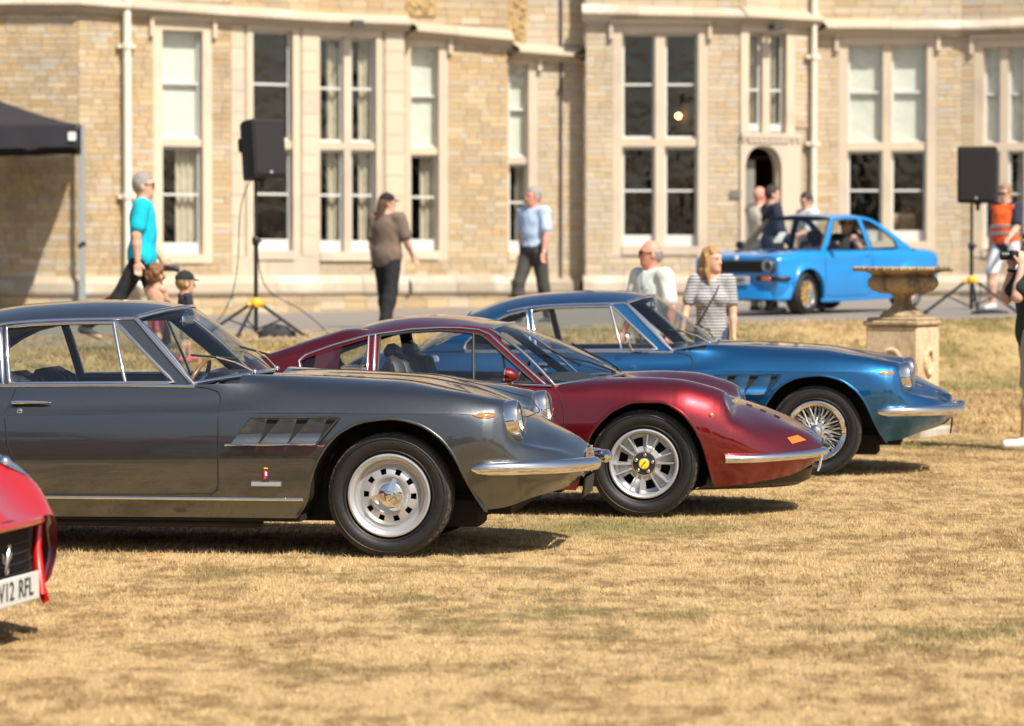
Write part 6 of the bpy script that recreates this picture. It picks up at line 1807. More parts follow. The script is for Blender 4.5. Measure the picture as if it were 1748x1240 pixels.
    pr = [(p[0], p[1], np.array(p[2]) + T['k'], p[3]) if p[0] == 'e' else ('c', p[1], p[2], p[3] + T['k'] * .6, p[4] + T['k'] * .3) for p in tors]
    pr[2] = ('e', up((0, 0, .0)), np.array((.118 * fat, .168 * fat, .20)) + T['k'], Rt)
    for sd in 'lr':
        e = J[sd + 'sh'] + (J[sd + 'el'] - J[sd + 'sh']) * min(1, T['sleeve'])
        pr.append(('c', J[sd + 'sh'], e, .060 * fat + T['k'], .058 * fat + T['k']))
        if T['sleeve'] > 1: pr.append(('c', J[sd + 'el'], J[sd + 'wr'], .052 * fat + T['k'], .036 * fat + T['k']))
    rn = .066 * fat if not female else .085
    def cuts(X, Y, Z):
        hgt = (X - nk[0]) * upv[0] + (Y - nk[1]) * upv[1] + (Z - nk[2]) * upv[2]
        rad = np.sqrt((X - nk[0] - hgt * upv[0])**2 + (Y - nk[1] - hgt * upv[1])**2 + (Z - nk[2] - hgt * upv[2])**2)
        return np.maximum(np.maximum(-((X - hem[0]) * upv[0] + (Y - hem[1]) * upv[1] + (Z - hem[2]) * upv[2]), np.minimum(rn - rad, hgt + .045)), hgt - .035)
    ends = []
    V, F = sdf(pr, .014, .03, cuts, .0035)
    put('top', V, F, tm)
    B = dict(col=(.05, .05, .06), len=1.0, k=.012, low=1.0); B.update(bottom or {})
    wz = up((0, 0, .10))
    pr = [('e', up((0, 0, .02)), np.array((.112 * fat, .165 * fat, .14)) + B['k'], Rt)] + (legs(B['k'], 1.0, B['low']) if B['len'] > .6 else legs(B['k'] + .012, 0.0, B['low']))
    lim = J['lank'][2] * (1 - B['len']) if False else None
    if B['len'] > .6: cz = min(J['lank'][2], J['rank'][2]) - .02; cut2 = lambda X, Y, Z: np.maximum(Z - wz[2], cz - Z)
    else: cz = max(J['lknee'][2], J['rknee'][2]) + .0; cut2 = lambda X, Y, Z: np.maximum(Z - wz[2], cz - Z)
    V, F = sdf(pr, .014, .03, cut2, .003)
    put('trousers' if B['len'] > .6 else 'shorts', V, F, cloth('bottom', B['col']))
    for sd, sg in (('l', 1), ('r', -1)):
        a = J[sd + 'ank']; fp = J[sd + 'fp']; dv = np.array((math.cos(fp), 0, math.sin(fp)))
        V, F = sdf([('c', a + np.array((-.035, 0, -.038)), a + dv * .16 + np.array((0, 0, -.048)), .046, .036), ('c', a, a + np.array((.0, 0, -.03)), .046, .046)], .012, .03, lambda X, Y, Z, z0=a[2] - .084: z0 - Z)
        put('shoe', V, F, cloth('shoe', shoes or (.05, .045, .04), .1, .6))
    H_ = dict(style='short', mat='hair_brown', cap=None); H_.update(hair or {})
    f0 = hd((0, 0, 0)); fx = RH @ np.array((1.0, 0, 0)); fz = RH @ np.array((0, 0, 1.0))
    def loc3(X, Y, Z): return ((X - f0[0]) * fx[0] + (Y - f0[1]) * fx[1] + (Z - f0[2]) * fx[2], (X - f0[0]) * fz[0] + (Y - f0[1]) * fz[1] + (Z - f0[2]) * fz[2])
    st = H_['style']
    if st != 'none':
        pr = [('e', hd((-.010, 0, .024)), np.array((.102, .084, .112)) * hs, RH)]
        if st == 'bald': pr = [('e', hd((-.012, 0, .008)), np.array((.098, .0815, .098)) * hs, RH)]
        if st == 'long':
            pr += [('c', hd((-.055, 0, .0)), hd((-.085, 0, -.17)), .078 * hs, .06 * hs), ('c', hd((-.005, .070, .03)), hd((.012, .082, -.10)), .030, .030), ('c', hd((.012, .082, -.10)), hd((.04, .088, -.21)), .030, .020), ('c', hd((-.005, -.070, .03)), hd((.012, -.082, -.10)), .030, .030), ('c', hd((.012, -.082, -.10)), hd((.03, -.075, -.22)), .030, .018), ('c', hd((-.05, .05, -.1)), hd((-.06, .07, -.24)), .05, .02), ('c', hd((-.05, -.05, -.1)), hd((-.07, -.06, -.25)), .05, .02)]
        if st == 'tail': pr += [('c', hd((-.06, 0, .0)), hd((-.10, .01, -.19)), .075 * hs, .05)]
        if st == 'curly':
            rr = random.Random(4)
            for q in range(46):
                v = np.array((rr.gauss(-.02, 1), rr.gauss(0, 1), rr.gauss(.35, 1))); v /= np.linalg.norm(v)
                if v[0] > .55 and v[2] < .5: continue
                pr.append(('e', hd(v * np.array((.100, .088, .108)) + (-.008, 0, .02)), np.array((.026, .026, .026)) * hs, None, .008))
        def hcut(X, Y, Z):
            a, b = loc3(X, Y, Z); a, b = a / hs, b / hs
            face_ = np.minimum(a - .035, .062 - b)             # in front and below the hairline
            if st == 'bald': return np.maximum(b - .035, np.maximum(a - .02, -.07 - b))
            low = -.085 if st in ('short',) else (-.10 if st == 'curly' else -.30)
            return np.maximum(face_, low - b)
        V, F = sdf(pr, .0085 if not child else .0095, .015, hcut, .007 if st in ('long', 'tail') else .003)
        if len(F): put('hair', V, F, M[H_['mat']])
    if H_['cap']:
        V, F = sdf([('e', hd((-.008, 0, .045)), np.array((.108, .090, .098)) * hs, RH), ('e', hd((-.008, 0, .142)), np.array((.012, .012, .008)) * hs, RH, .004)], .009, .01, lambda X, Y, Z: .045 * hs - loc3(X, Y, Z)[1])
        co = put('cap', V, F, cloth('cap', H_['cap']))
        g = MB(); g.grid(np.array([[hd((.085 + .085 * q * math.cos(a) ** .6, .078 * math.sin(a), .052 - .018 * q)) for q in (0, .5, 1)] for a in np.linspace(-1.45, 1.45, 13)]) * s); g.grid(np.array([[hd((.085 + .085 * q * math.cos(a) ** .6, .078 * math.sin(a), .046 - .018 * q)) for q in (0, .5, 1)] for a in np.linspace(-1.45, 1.45, 13)]) * s, flip=True); g.build('visor', cloth('visor', H_['cap']), co, smooth=60)
    for sg in (1, -1):
        e = MB(); e.ball(hd((.084, sg * .031, .012)) * s, np.array((.008, .013, .007)) * hs * s, 8); e.build('eye', M['eye'], bo, smooth=60)
    mo = MB(); mo.ball(hd((.086, 0, -.055)) * s, np.array((.008, .022, .006)) * hs * s, 8); mo.build('mouth', M['lip'], bo, smooth=60)
    root['_s'] = s
    def glasses(mat=M['black_plastic'], lens=True):
        g = MB()
        for sg in (1, -1):
            g.tube([hd((.100, sg * .032 + .026 * math.cos(a) * 1.0, .012 + .019 * math.sin(a))) * s for a in np.linspace(0, 2 * math.pi, 13)[:-1]], .0035 * s, 5, closed=True)
            g.tube([hd((.098, sg * .060, .016)) * s, hd((.0, sg * .084, .012)) * s], .0032 * s, 5)
            if lens: g.add([hd((.099, sg * .032 + .025 * math.cos(a), .012 + .018 * math.sin(a))) * s for a in np.linspace(0, 2 * math.pi, 13)[:-1]], [tuple(range(12))])
        g.tube([hd((.104, -.010, .018)) * s, hd((.104, .010, .018)) * s], .003 * s, 5)
        g.build('glasses', mat, root, smooth=60)
    return root, J, hd, up, s, glasses, put

GW = 'visitors walking on the drive'
# man in the cyan polo shirt
r_, J, hd, up, s, gl, put = person('man in bright turquoise polo shirt and black trousers holding a small camera', px_x(243, 30.5), 30.5, 2, 1.75,
    dict(lhip=18, rhip=-30, lknee=6, rknee=20, rsh=-8, rel=12, lsh=4, lel=30, lean=1, head_yaw=4), dict(col=(.0, .46, .62), hem=-.10, sleeve=.68), dict(col=(.012, .012, .014)), dict(style='short', mat='hair_grey'), 'skin', GW)
gl()
cm = MB(); q = (J['lwr'] + J['lhd'] * .10) * s; rounded(q + np.array((.03, 0, -.02)), (.13, .05, .06), .012, mb=cm); cm.tube([q + np.array((.08, 0, -.02)), q + np.array((.13, 0, -.035))], .028, 10)
co = tag(cm.build('camera', M['black_plastic'], None, smooth=40), 'small black camera held by the man in the turquoise polo', 'camera'); co.matrix_world = Matrix.Translation(r_.location) @ Matrix.Rotation(r_.rotation_euler.z, 4, 'Z')
# two small children
person('small curly-haired child with bare shoulders beside the man in turquoise', px_x(266, 29.7), 29.7, 62, .84, dict(lhip=8, rhip=-6, lsh=20, rsh=25, lel=30, rel=30), dict(col=(.62, .36, .24), hem=.0, sleeve=.10, k=.006), dict(col=(.55, .16, .20), len=.45), dict(style='curly', mat='hair_auburn'), 'skin', 'small children on the bank', child=True, shoes=(.62, .12, .16))
r_, J, hd, up, s, gl, put = person('small child in black cap and navy T-shirt with pale shoulders', px_x(316, 29.4), 29.4, 28, .84, dict(lhip=10, rhip=-8, lsh=30, rsh=10, lel=40, rel=20), dict(col=(.028, .03, .045), hem=-.06, sleeve=.62), dict(col=(.20, .21, .20), len=.45), dict(style='short', mat='hair_sand', cap=(.012, .018, .016)), 'skin', 'small children on the bank', child=True, shoes=(.62, .12, .16))
yk = MB(); yk.grid(np.array([[up((-.085 - .02 * math.sin(t * math.pi), y, .42 + .055 * t)) * s for t in (0, .5, 1)] for y in np.linspace(-.12, .12, 7)])); yk.build('pale_yoke', M['white'], r_, smooth=60)
# person with cap and long hair, seen from behind
person('long-haired person in brown T-shirt, black cap and baggy black trousers walking away', px_x(661, 39.8), 39.8, 62, 1.70, dict(lhip=14, rhip=-10, rknee=12, lknee=6, rsh=12, rel=24, rabd=12, lsh=0, lel=10, head_yaw=-38), dict(col=(.16, .115, .085), hem=-.16, sleeve=.75, k=.03), dict(col=(.01, .01, .011), k=.026, low=1.2), dict(style='tail', mat='hair_brown', cap=(.01, .01, .012)), 'skin', GW)
# grey-haired man in light blue shirt
r_, J, hd, up, s, gl, put = person('grey-haired man in pale blue short-sleeved shirt and dark grey trousers', px_x(911, 41.1), 41.1, 228, 1.78, dict(lhip=-10, rhip=24, lknee=4, rknee=22, lsh=6, rsh=-14, labd=12, rabd=14, head_yaw=-18), dict(col=(.42, .53, .70), hem=.02, sleeve=.72), dict(col=(.055, .05, .046), k=.018), dict(style='short', mat='hair_grey'), 'skin_red', GW)
wt = MB(); a = (J['lel'] + (J['lwr'] - J['lel']) * .93) * s; wt.lathe([(.030 * s, -.012), (.034 * s, -.008), (.034 * s, .008), (.030 * s, .012)], o=a, ax=J['lhd'], n=16); wt.build('wristwatch', M['alloy'], r_, smooth=60)
# balding man in white T-shirt on the lawn
r_, J, hd, up, s, gl, put = person('balding man in plain white T-shirt with glasses behind the blue coupe', px_x(1112, 27.5), 27.5, 218, 1.685, dict(lsh=-4, rsh=8, labd=12, head_yaw=-34, lhip=4, rhip=-4), dict(col=(.60, .66, .63), hem=-.10, sleeve=.74, k=.02), dict(col=(.06, .08, .13)), dict(style='bald', mat='hair_grey'), 'skin_red', 'couple standing behind the blue coupe', build=1.02)
gl(lens=False)
lg = MB(); c = up((.135, .06, .36)); lg.tube([(c + np.array((.004, .045 * math.cos(a), .028 * math.sin(a)))) * s for a in np.linspace(0, 2 * math.pi, 17)[:-1]], .005, 5, closed=True); lg.build('shirt_print', m_plain('print_grey', (.36, .45, .45), .9), r_, smooth=60)
# woman in the striped top
r_, J, hd, up, s, gl, put = person('woman with golden hair in navy and white striped T-shirt with shoulder bag strap', px_x(1215, 28.0), 28.0, 262, 1.625, dict(lsh=4, rsh=10, rel=22, rabd=16, labd=8, head_yaw=58, lhip=3, rhip=-3), dict(mat=M['striped'], hem=-.10, sleeve=.66), dict(col=(.05, .07, .13)), dict(style='long', mat='hair_gold'), 'skin', 'couple standing behind the blue coupe', female=True)
stp = MB(); stp.tube([up((.02, .10, .49)) * s, up((.135, .05, .36)) * s, up((.165, -.03, .22)) * s, up((.135, -.13, .04)) * s, up((.03, -.19, -.06)) * s], .012, 6, flat=.4); stp.build('bag_strap', M['leather_black'], r_, smooth=60)
# three men by the door
GD = 'men talking near the arched door'
r_, J, hd, up, s, gl, put = person('bald man in cream jacket standing beside the arched door', px_x(1296, 46.6), 46.6, 35, 1.83, dict(lsh=20, rsh=14, rel=50, lel=60), dict(col=(.58, .52, .42), hem=-.14, sleeve=1.2, k=.024), dict(col=(.30, .27, .21)), dict(style='none'), 'skin_red', GD)
r_, J, hd, up, s, gl, put = person('dark-haired man in navy jumper with a black shoulder bag near the arched door', px_x(1317, 45.9), 45.9, 14, 1.83, dict(lsh=16, rsh=8, rel=30), dict(col=(.018, .022, .045), hem=-.10, sleeve=1.2, k=.02), dict(col=(.03, .03, .035)), dict(style='short', mat='hair_dark'), 'skin', GD)
bag = MB(); rounded(np.array((-.02, -.24, .95)) * s, (.26, .12, .24), .05, mb=bag); tag(bag.build('shoulder_bag', M['leather_black'], r_, smooth=50))
person('dark-haired man in white shirt behind the bright blue saloon', px_x(1377, 46.4), 46.4, 205, 1.73, dict(head_pitch=18, lsh=24, rsh=24, lel=50, rel=50), dict(col=(.72, .72, .74), hem=-.04, sleeve=.9), dict(col=(.05, .05, .06)), dict(style='short', mat='hair_dark'), 'skin', GD)
# steward in the orange vest
r_, J, hd, up, s, gl, put = person('steward in orange high-visibility vest and white shorts walking by the tripod', px_x(1716, 44.0), 44.0, 226, 1.79, dict(lhip=-16, rhip=26, lknee=10, rknee=30, lsh=14, rsh=-10, lel=40, rabd=14, head_pitch=12), dict(col=(.022, .026, .05), hem=-.14, sleeve=.7), dict(col=(.62, .64, .68), len=.45), dict(style='short', mat='hair_sand'), 'skin', GW, shoes=(.5, .5, .5))
gl()
hv = NT('hi_vis_orange'); hv.bsdf(Base_Color=hv.ramp(hv.noise(9, 3, hv.coord()), [(.3, (.82, .10, .012)), (.7, (.95, .15, .02))]), Roughness=.8)
V, F = sdf([('e', up((0, 0, .34)), (.152, .215, .215), None), ('e', up((.01, 0, .20)), (.156, .202, .20), None), ('e', up((0, 0, .05)), (.162, .212, .18), None), ('c', up((0, .15, .485)), up((0, -.15, .485)), .098, .098)], .014, .03, lambda X, Y, Z: np.maximum(np.maximum((pz := up((0, 0, -.07))[2]) - Z, Z - up((0, 0, .515))[2]), np.abs(Y) - .205), .003)
vo = put('safety_vest', V, F, hv.mat)
rf_ = m_plain('reflective_tape', (.42, .40, .38), .3, .4)
for zz in (.12, .22):
    tp = MB(); c = up((.005, 0, zz)); tp.tube([(c + np.array((.164 * math.cos(a), .212 * math.sin(a), 0))) * s for a in np.linspace(0, 2 * math.pi, 33)[:-1]], .020 * s, 6, closed=True, flat=.25, up=(0, 0, 1)); tp.build('reflective_band', rf_, vo, smooth=60)
# visitor photographing at the right edge
r_, J, hd, up, s, gl, put = person('visitor in dark green T-shirt and khaki shorts photographing, arms raised', px_x(1766, 25.3), 25.3, 183, 1.76, dict(lsh=42, rsh=38, lel=148, rel=150, labd=10, rabd=10, lin=14, rin=14, lhip=6, rhip=-4, curl=.9, head_pitch=6), dict(col=(.014, .028, .024), hem=-.16, sleeve=.7, k=.022), dict(col=(.34, .34, .26), len=.45, k=.02), dict(style='short', mat='hair_dark'), 'skin', None, shoes=(.74, .74, .72))
mid = (J['lwr'] + J['rwr']) / 2 * s + np.array((.03, 0, .09))
cm = MB(); rounded(mid, (.06, .14, .09), .012, mb=cm); cm.lathe([(.032, 0), (.036, .03), (.036, .07), (.03, .075), (.001, .06)], o=mid + np.array((.03, 0, 0)), ax=(1, 0, 0), n=18)
co = tag(cm.build('camera', M['black_plastic'], None, smooth=40), 'black camera held up by the visitor in dark green', 'camera'); co.matrix_world = Matrix.Translation(r_.location) @ Matrix.Rotation(r_.rotation_euler.z, 4, 'Z')
wt = MB(); a = (J['rel'] + (J['rwr'] - J['rel']) * .9) * s; wt.lathe([(.031 * s, -.013), (.036 * s, -.008), (.036 * s, .008), (.031 * s, .013)], o=a, ax=J['rhd'], n=16); wt.build('wristwatch', M['black_plastic'], r_, smooth=60)
# passenger in the bright blue saloon, arm on the window ledge
sp_ = np.array(esc.location) + np.array((*( -1.42 * eh + .30 * el), 0))
r_, J, hd, up, s, gl, put = person('passenger in a white cap with an arm on the saloon window ledge', sp_[0], sp_[1], math.degrees(ESC_A), 1.72, dict(lhip=82, rhip=82, lknee=60, rknee=60, lsh=38, lel=62, labd=38, lin=-10, rsh=40, rel=40, lean=-14), dict(col=(.03, .03, .035), hem=-.05), dict(col=(.03, .03, .04)), dict(style='short', mat='hair_dark', cap=(.7, .7, .7)), 'skin', None, z=ESC_Z + .04)
gl()
# ================================================================ gazebo against the left wing
M['canopy'] = m_plain('black_canopy_cloth', (.016, .016, .022), .75, 0, .15, 5, .2)
M['steel'] = m_plain('grey_steel_leg', (.36, .38, .38), .45, .3)
dF, dR = 49.2, 52.75
xF, xR = px_x(143, dF), px_x(143, dR) - .05
zV0, zV1 = at_depth(143, 251, dF)[2], at_depth(143, 214, dF)[2]
gzb = thing('gazebo', 'black canopy gazebo on grey legs standing against the house wall', 'tent', (xF, dF, gz(xF, dF)))
g0 = np.array((xF, dF, gz(xF, dF)))
W_ = 3.4
ex = np.array((-W_, 0)); 
cor = [np.array((xF, dF)), np.array((xR, dR)), np.array((xR - W_, dR)), np.array((xF - W_, dF))]
pk = np.mean(cor, 0); zpk = zV1 + .62
nsg = 14
for a, b in zip(cor, cor[1:] + cor[:1]):
    g = []
    for t in np.linspace(0, 1, nsg + 1):
        e = a + (b - a) * t
        row = []
        for q in np.linspace(0, 1, 9):
            p2 = e + (pk - e) * q; zz = zV1 + (zpk - zV1) * (q ** 1.25)
            row.append((p2[0] - g0[0], p2[1] - g0[1], zz - g0[2]))
        g.append(row)
    MB().grid(np.array(g)).build('canopy_panel', M['canopy'], gzb, smooth=60)
    n_ = np.array(((b - a)[1], -(b - a)[0])); n_ /= np.linalg.norm(n_)
    g = [[(*(a + (b - a) * t + n_ * (.012 * math.sin(t * 31) * (1 - q)) - g0[:2]), zV0 + (zV1 - zV0) * q - g0[2] - (.03 * math.sin(math.pi * t) ** 2 * (1 - q))) for q in (0, .5, 1)] for t in np.linspace(0, 1, 31)]
    MB().grid(np.array(g)).build('valance', M['canopy'], gzb, smooth=60)
for c in cor:
    z_ = gz(*c) - g0[2]
    lg = MB(); lg.box((c[0] - g0[0], c[1] - g0[1], (z_ + zV1 - g0[2]) / 2), (.055, .055, zV1 - g0[2] - z_)); lo = lg.build('leg', M['steel'], gzb, smooth=0)
    ft = MB(); ft.box((c[0] - g0[0], c[1] - g0[1], z_ + .03), (.16, .16, .02)); ft.box((c[0] - g0[0], c[1] - g0[1], z_ + 1.25), (.075, .075, .07)); ft.build('foot_plate', M['black_plastic'], lo, smooth=0)
for a, b in zip(cor, cor[1:] + cor[:1]):
    P = [np.array((*(a + (b - a) * t + (pk - a - (b - a) * .5) * .05 - g0[:2]), zV1 - .03 - g0[2] - (.22 if k % 2 else 0))) for k, t in enumerate(np.linspace(0, 1, 5))]
    MB().tube(P, .014, 6).build('truss_bar', M['steel'], gzb)
lb = MB(); c = at_depth(123, 233, dF - .03) - g0; lb.box(c, (.12, .006, .13)); lb.build('maker_label', M['white'], gzb, smooth=0)

# ================================================================ loudspeakers on tripods
M['speaker_black'] = m_plain('speaker_cabinet', (.009, .009, .0095), .65, 0, .2, 60, .3)
M['grille_black'] = m_plain('speaker_grille', (.011, .011, .011), .6, .1, .3, 160, .6)
M['collar'] = m_plain('yellow_collar', (.80, .42, .02), .5, 0, .06, 20)
def tripod(label, x, y, zc, ztop, spread, rz, feet_at):
    z0 = gz(x, y) + .02
    t = thing('speaker_stand', label, 'tripod', (x, y, z0), rz, 'loudspeaker tripods on the drive')
    hc = zc - z0; ht = ztop - z0
    MB().tube([(0, 0, .06), (0, 0, ht * .62)], .024, 12).build('lower_tube', M['black_plastic'], t, smooth=60)
    MB().tube([(0, 0, ht * .60), (0, 0, ht + .08)], .018, 12).build('upper_tube', M['black_plastic'], t, smooth=60)
    k = MB(); k.lathe([(.026, -.05), (.04, -.04), (.045, .03), (.03, .05)], o=(0, 0, ht * .61), n=14); k.tube([(0, 0, ht * .61), (.07, -.02, ht * .61)], .012, 8); k.build('clamp', M['black_plastic'], t, smooth=50)
    c = MB(); c.lathe([(.026, -.055), (.055, -.05), (.065, -.01), (.06, .03), (.03, .055)], o=(0, 0, hc), n=16)
    for a in feet_at: c.tube([(0, 0, hc - .01), (math.cos(a) * .10, math.sin(a) * .10, hc - .025)], .032, 8)
    c.build('collar', M['collar'], t, smooth=50)
    for a in feet_at:
        d = np.array((math.cos(a), math.sin(a), 0))
        l = MB(); l.tube([d * .085 + (0, 0, hc - .03), d * spread + (0, 0, .02)], .019, 10); lo = l.build('leg', M['black_plastic'], t, smooth=60)
        f = MB(); f.tube([d * (spread - .03) + (0, 0, .035), d * (spread + .03) + (0, 0, .01)], .026, 8); f.build('rubber_foot', M['black_rubber'], lo, smooth=60)
        b = MB(); b.tube([d * .03 + (0, 0, .10), d * (spread * .52) + (0, 0, hc * .52)], .010, 6); b.build('brace', M['black_plastic'], t, smooth=60)
    return t
def speaker(label, x, y, zb, h, wd, dp, rz, tilt):
    t = thing('loudspeaker', label, 'speaker', (x, y, zb), rz, 'loudspeakers on tripods')
    t.rotation_euler = (tilt, 0, rz)
    b = MB()
    pl = [(-wd / 2, -dp / 2), (wd / 2, -dp / 2), (wd / 2, dp * .05), (wd * .30, dp / 2), (-wd * .30, dp / 2), (-wd / 2, dp * .05)]
    rings = []
    for z, k in ((0, .93), (.02, 1), (h - .02, 1), (h, .93)): rings.append([(px_ * k, py_ * k, z) for px_, py_ in pl])
    b.grid(np.array(rings), wrap_v=True); n0 = b.n
    b.f.append([0, 1, 2, 3, 4, 5][::-1]); b.m.append(0); b.f.append([n0 - 6 + q for q in range(6)]); b.m.append(0)
    b.build('cabinet', M['speaker_black'], t, smooth=30)
    g = MB(); g.box((0, -dp / 2 - .006, h / 2), (wd * .90, .014, h * .90), bev=.006); go = g.build('grille', M['grille_black'], t, smooth=30)
    lg = MB(); lg.box((0, -dp / 2 - .016, h * .085), (.035, .006, .035), bev=.002); lg.build('maker_badge', M['alloy'], go, smooth=0)
    for sg in (-1, 1):
        hn = MB(); hn.box((sg * (wd * .41), dp * .26, h * .60), (.05, .10, .16), bev=.02, rz=sg * -.42); hn.build('handle', M['black_plastic'], t, smooth=40)
    cu = MB(); cu.lathe([(.05, -.02), (.05, .0), (.028, .005), (.024, -.09), (.02, -.10)][::-1], o=(0, 0, 0), n=14); cu.build('pole_cup', M['black_plastic'], t, smooth=50)
    return t
lx, ly = px_x(437, 35.3), 35.3
z_t = at_depth(440, 306, ly)[2]
tripod('tall black tripod with yellow collar by the brown T-shirt walker', lx, ly, at_depth(437, 517, ly)[2], z_t, .62, 0, (R(200), R(-22), R(255)))
speaker('black loudspeaker tilted on its tripod in front of the left bay windows', lx + .07, ly, z_t, .66, .43, .38, R(38), R(-6))
rx, ry = px_x(1658, 41.0), 41.0
z_t2 = at_depth(1660, 347, ry)[2]
tripod('black tripod with yellow collar on the tarmac beside the stone urn', rx, ry, at_depth(1658, 478, ry)[2], z_t2, .60, 0, (R(178), R(-3), R(270)))
speaker('upright black loudspeaker on its tripod beside the orange vest steward', rx + .08, ry, z_t2, .74, .50, .42, R(-14), 0)
def cable(label, pts, r=.006):
    P = curve(pts, 40); o = MB().tube(P, r, 6).build('speaker_cable', M['black_rubber'], None, smooth=60)
    return tag(o, label, 'cable', 'speaker cables')
A_ = np.array((lx, ly, 0))
cable('thin black cable hanging from the tilted loudspeaker to the tarmac', [A_ + (.03, .02, z_t + .12), A_ + (-.10, -.02, z_t - .10), A_ + (-.20, -.02, z_t - .9), A_ + (-.55, 0, .78), A_ + (-.75, 0, .70)])
cable('thin black cable sloping right from the tilted loudspeaker tripod', [A_ + (.02, .02, z_t - .65), A_ + (.18, .02, z_t - 1.3), A_ + (.42, 0, 1.05), A_ + (.85, -.1, .71)])
cable('thin black cable looping down the tripod beside the urn', [(rx + .02, ry, 1.35), (rx + .12, ry - .03, 1.15), (rx + .10, ry - .05, .95), (rx + .22, ry - .05, gz(rx, ry) + .03)], .007)
def soft_heap(label, x, y, sx, sy, sz, rz):
    t = random.Random(int(x * 100)); g = []
    for i in range(10):
        row = []
        for j in range(18):
            a = 2 * math.pi * j / 18; q = i / 9
            rr = (1 - q ** 2.2) ** .5 * (1 + .14 * t.uniform(-1, 1)); row.append((sx * rr * math.cos(a), sy * rr * math.sin(a), sz * q * (1 + .25 * math.cos(a * 2 + 1) * q)))
        g.append(row)
    o = MB().grid(np.array(g), wrap_v=True).build('black_heap', M['canopy'], None, smooth=60)
    o.location = (x, y, gz(x, y) + .015); o.rotation_euler = (0, 0, rz)
    return tag(o, label, 'bag', 'equipment bags under the tripods')
soft_heap('crumpled black equipment bag under the tilted loudspeaker tripod', lx + .24, ly - .12, .22, .12, .13, .1)
soft_heap('flat black lump under the tripod beside the urn', rx + .22, ry - .2, .26, .12, .05, 0)  # low black lump on the tarmac at the tripod foot

# ================================================================ stone urn on its pedestal
def oldstone(name, c0, c1, stain):
    t = NT(name); c = t.coord()
    f = t.noise(22, 6, c, .7); m = t.noise(4.0, 5, t.coord('Object', (1, 1, .35)), .65)
    a = t.ramp(f, [(.3, c0), (.7, c1)]); a = t.mix(t.ramp(m, [(.48, (0, 0, 0)), (.64, (.9, .9, .9))]), a, stain)
    t.bsdf(Base_Color=a, Roughness=.95, Normal=t.bump(f, .5, .012)); return t.mat
M['urn'] = oldstone('old_urn_stone', (.30, .21, .12), (.50, .38, .23), (.10, .075, .05))
M['pedestal'] = oldstone('old_pedestal_stone', (.50, .37, .22), (.68, .54, .36), (.36, .23, .11))
UD = 27.4; ux = px_x(1541, UD); uz = gz(ux, UD)
ur = thing('pedestal', 'square weathered stone pedestal carved with wreaths on the lawn', 'pedestal', (ux, UD, uz), R(-31))
w_ = .49
pb = MB(); pb.box((0, 0, .04), (.68, .68, .10), bev=.02); pb.build('base_slab', M['weathered'], ur, smooth=30)
pb = MB(); pb.box((0, 0, .09 + .44), (w_, w_, .89), bev=.012); po = pb.build('shaft', M['pedestal'], ur, smooth=30)
for k in range(4):
    a = k * math.pi / 2; n_ = np.array((math.sin(a), -math.cos(a), 0)); u_ = np.array((math.cos(a), math.sin(a), 0))
    wr = MB(); rr = random.Random(k)
    for q in range(30):
        t = 2 * math.pi * q / 30
        c = n_ * (w_ / 2 + .004) + u_ * .082 * math.cos(t) + np.array((0, 0, .66 + .105 * math.sin(t)))
        wr.ball(c, (.026 + rr.uniform(0, .008), .026, .026), 8)
    wr.build('wreath', M['pedestal'], po, smooth=60)
pb = MB(); pb.box((0, 0, 1.00), (.53, .53, .045), bev=.012); pb.box((0, 0, 1.035), (.48, .48, .03), bev=.008); pb.build('cap', M['urn'], ur, smooth=30)
urn = thing('garden_urn', 'wide shallow carved stone urn standing on the wreath pedestal', 'urn', (ux, UD, uz + 1.048))
ub = MB(); ub.lathe([(.20, 0), (.20, .02), (.185, .03), (.18, .045), (.12, .075), (.085, .12), (.075, .165), (.085, .19), (.11, .205), (.12, .21)], n=40, cap0=True); ub.build('foot', M['urn'], urn, smooth=50)
n_ = 96; prof = [(.12, .208), (.20, .215), (.27, .24), (.305, .28), (.31, .31), (.295, .345), (.275, .36), (.285, .365), (.27, .372), (.29, .385), (.34, .405)]
P = np.array([[((r * (1 + (.035 * abs(math.sin(14 * math.pi * q / n_ * 2)) - .02) * (1 if .2 < r and z < .35 else 0))) * math.cos(2 * math.pi * q / n_), (r * (1 + (.035 * abs(math.sin(14 * math.pi * q / n_ * 2)) - .02) * (1 if .2 < r and z < .35 else 0))) * math.sin(2 * math.pi * q / n_), z) for q in range(n_)] for r, z in prof])
MB().grid(P, wrap_v=True).build('bowl', M['urn'], urn, smooth=60)
rm = MB(); rm.lathe([(.34, .402), (.41, .408), (.432, .42), (.435, .435), (.42, .445), (.39, .44), (.34, .43), (.25, .40), (.001, .37)], n=64); ro = rm.build('rim', M['urn'], urn, smooth=50)
for q in range(36):
    a = 2 * math.pi * q / 36; e = MB(); e.ball((.425 * math.cos(a), .425 * math.sin(a), .428), (.020, .020, .024), 8); e.build('rim_egg', M['urn'], ro, smooth=60)
# soil and dead flowers are not visible; one autumn leaf lies on the lawn
lf = MB(); lv = [(0, 0, .006), (.035, .02, .014), (.07, .012, .010), (.095, -.004, .018), (.06, -.026, .014), (.025, -.022, .008)]
lf.add(lv + [(x, y, z - .002) for x, y, z in lv], [tuple(range(6)), tuple(range(11, 5, -1))] + [(i, 6 + i, 6 + (i + 1) % 6, (i + 1) % 6) for i in range(6)])
lo = lf.build('fallen_leaf', m_plain('dry_leaf', (.50, .20, .03), .7, 0, .2, 60), None, smooth=0); q = at_depth(252, 957, 15.95); lo.location = (q[0], 15.95, .012)
tag(lo, 'single orange dry leaf lying on the grass beside the grey coupe', 'leaf')

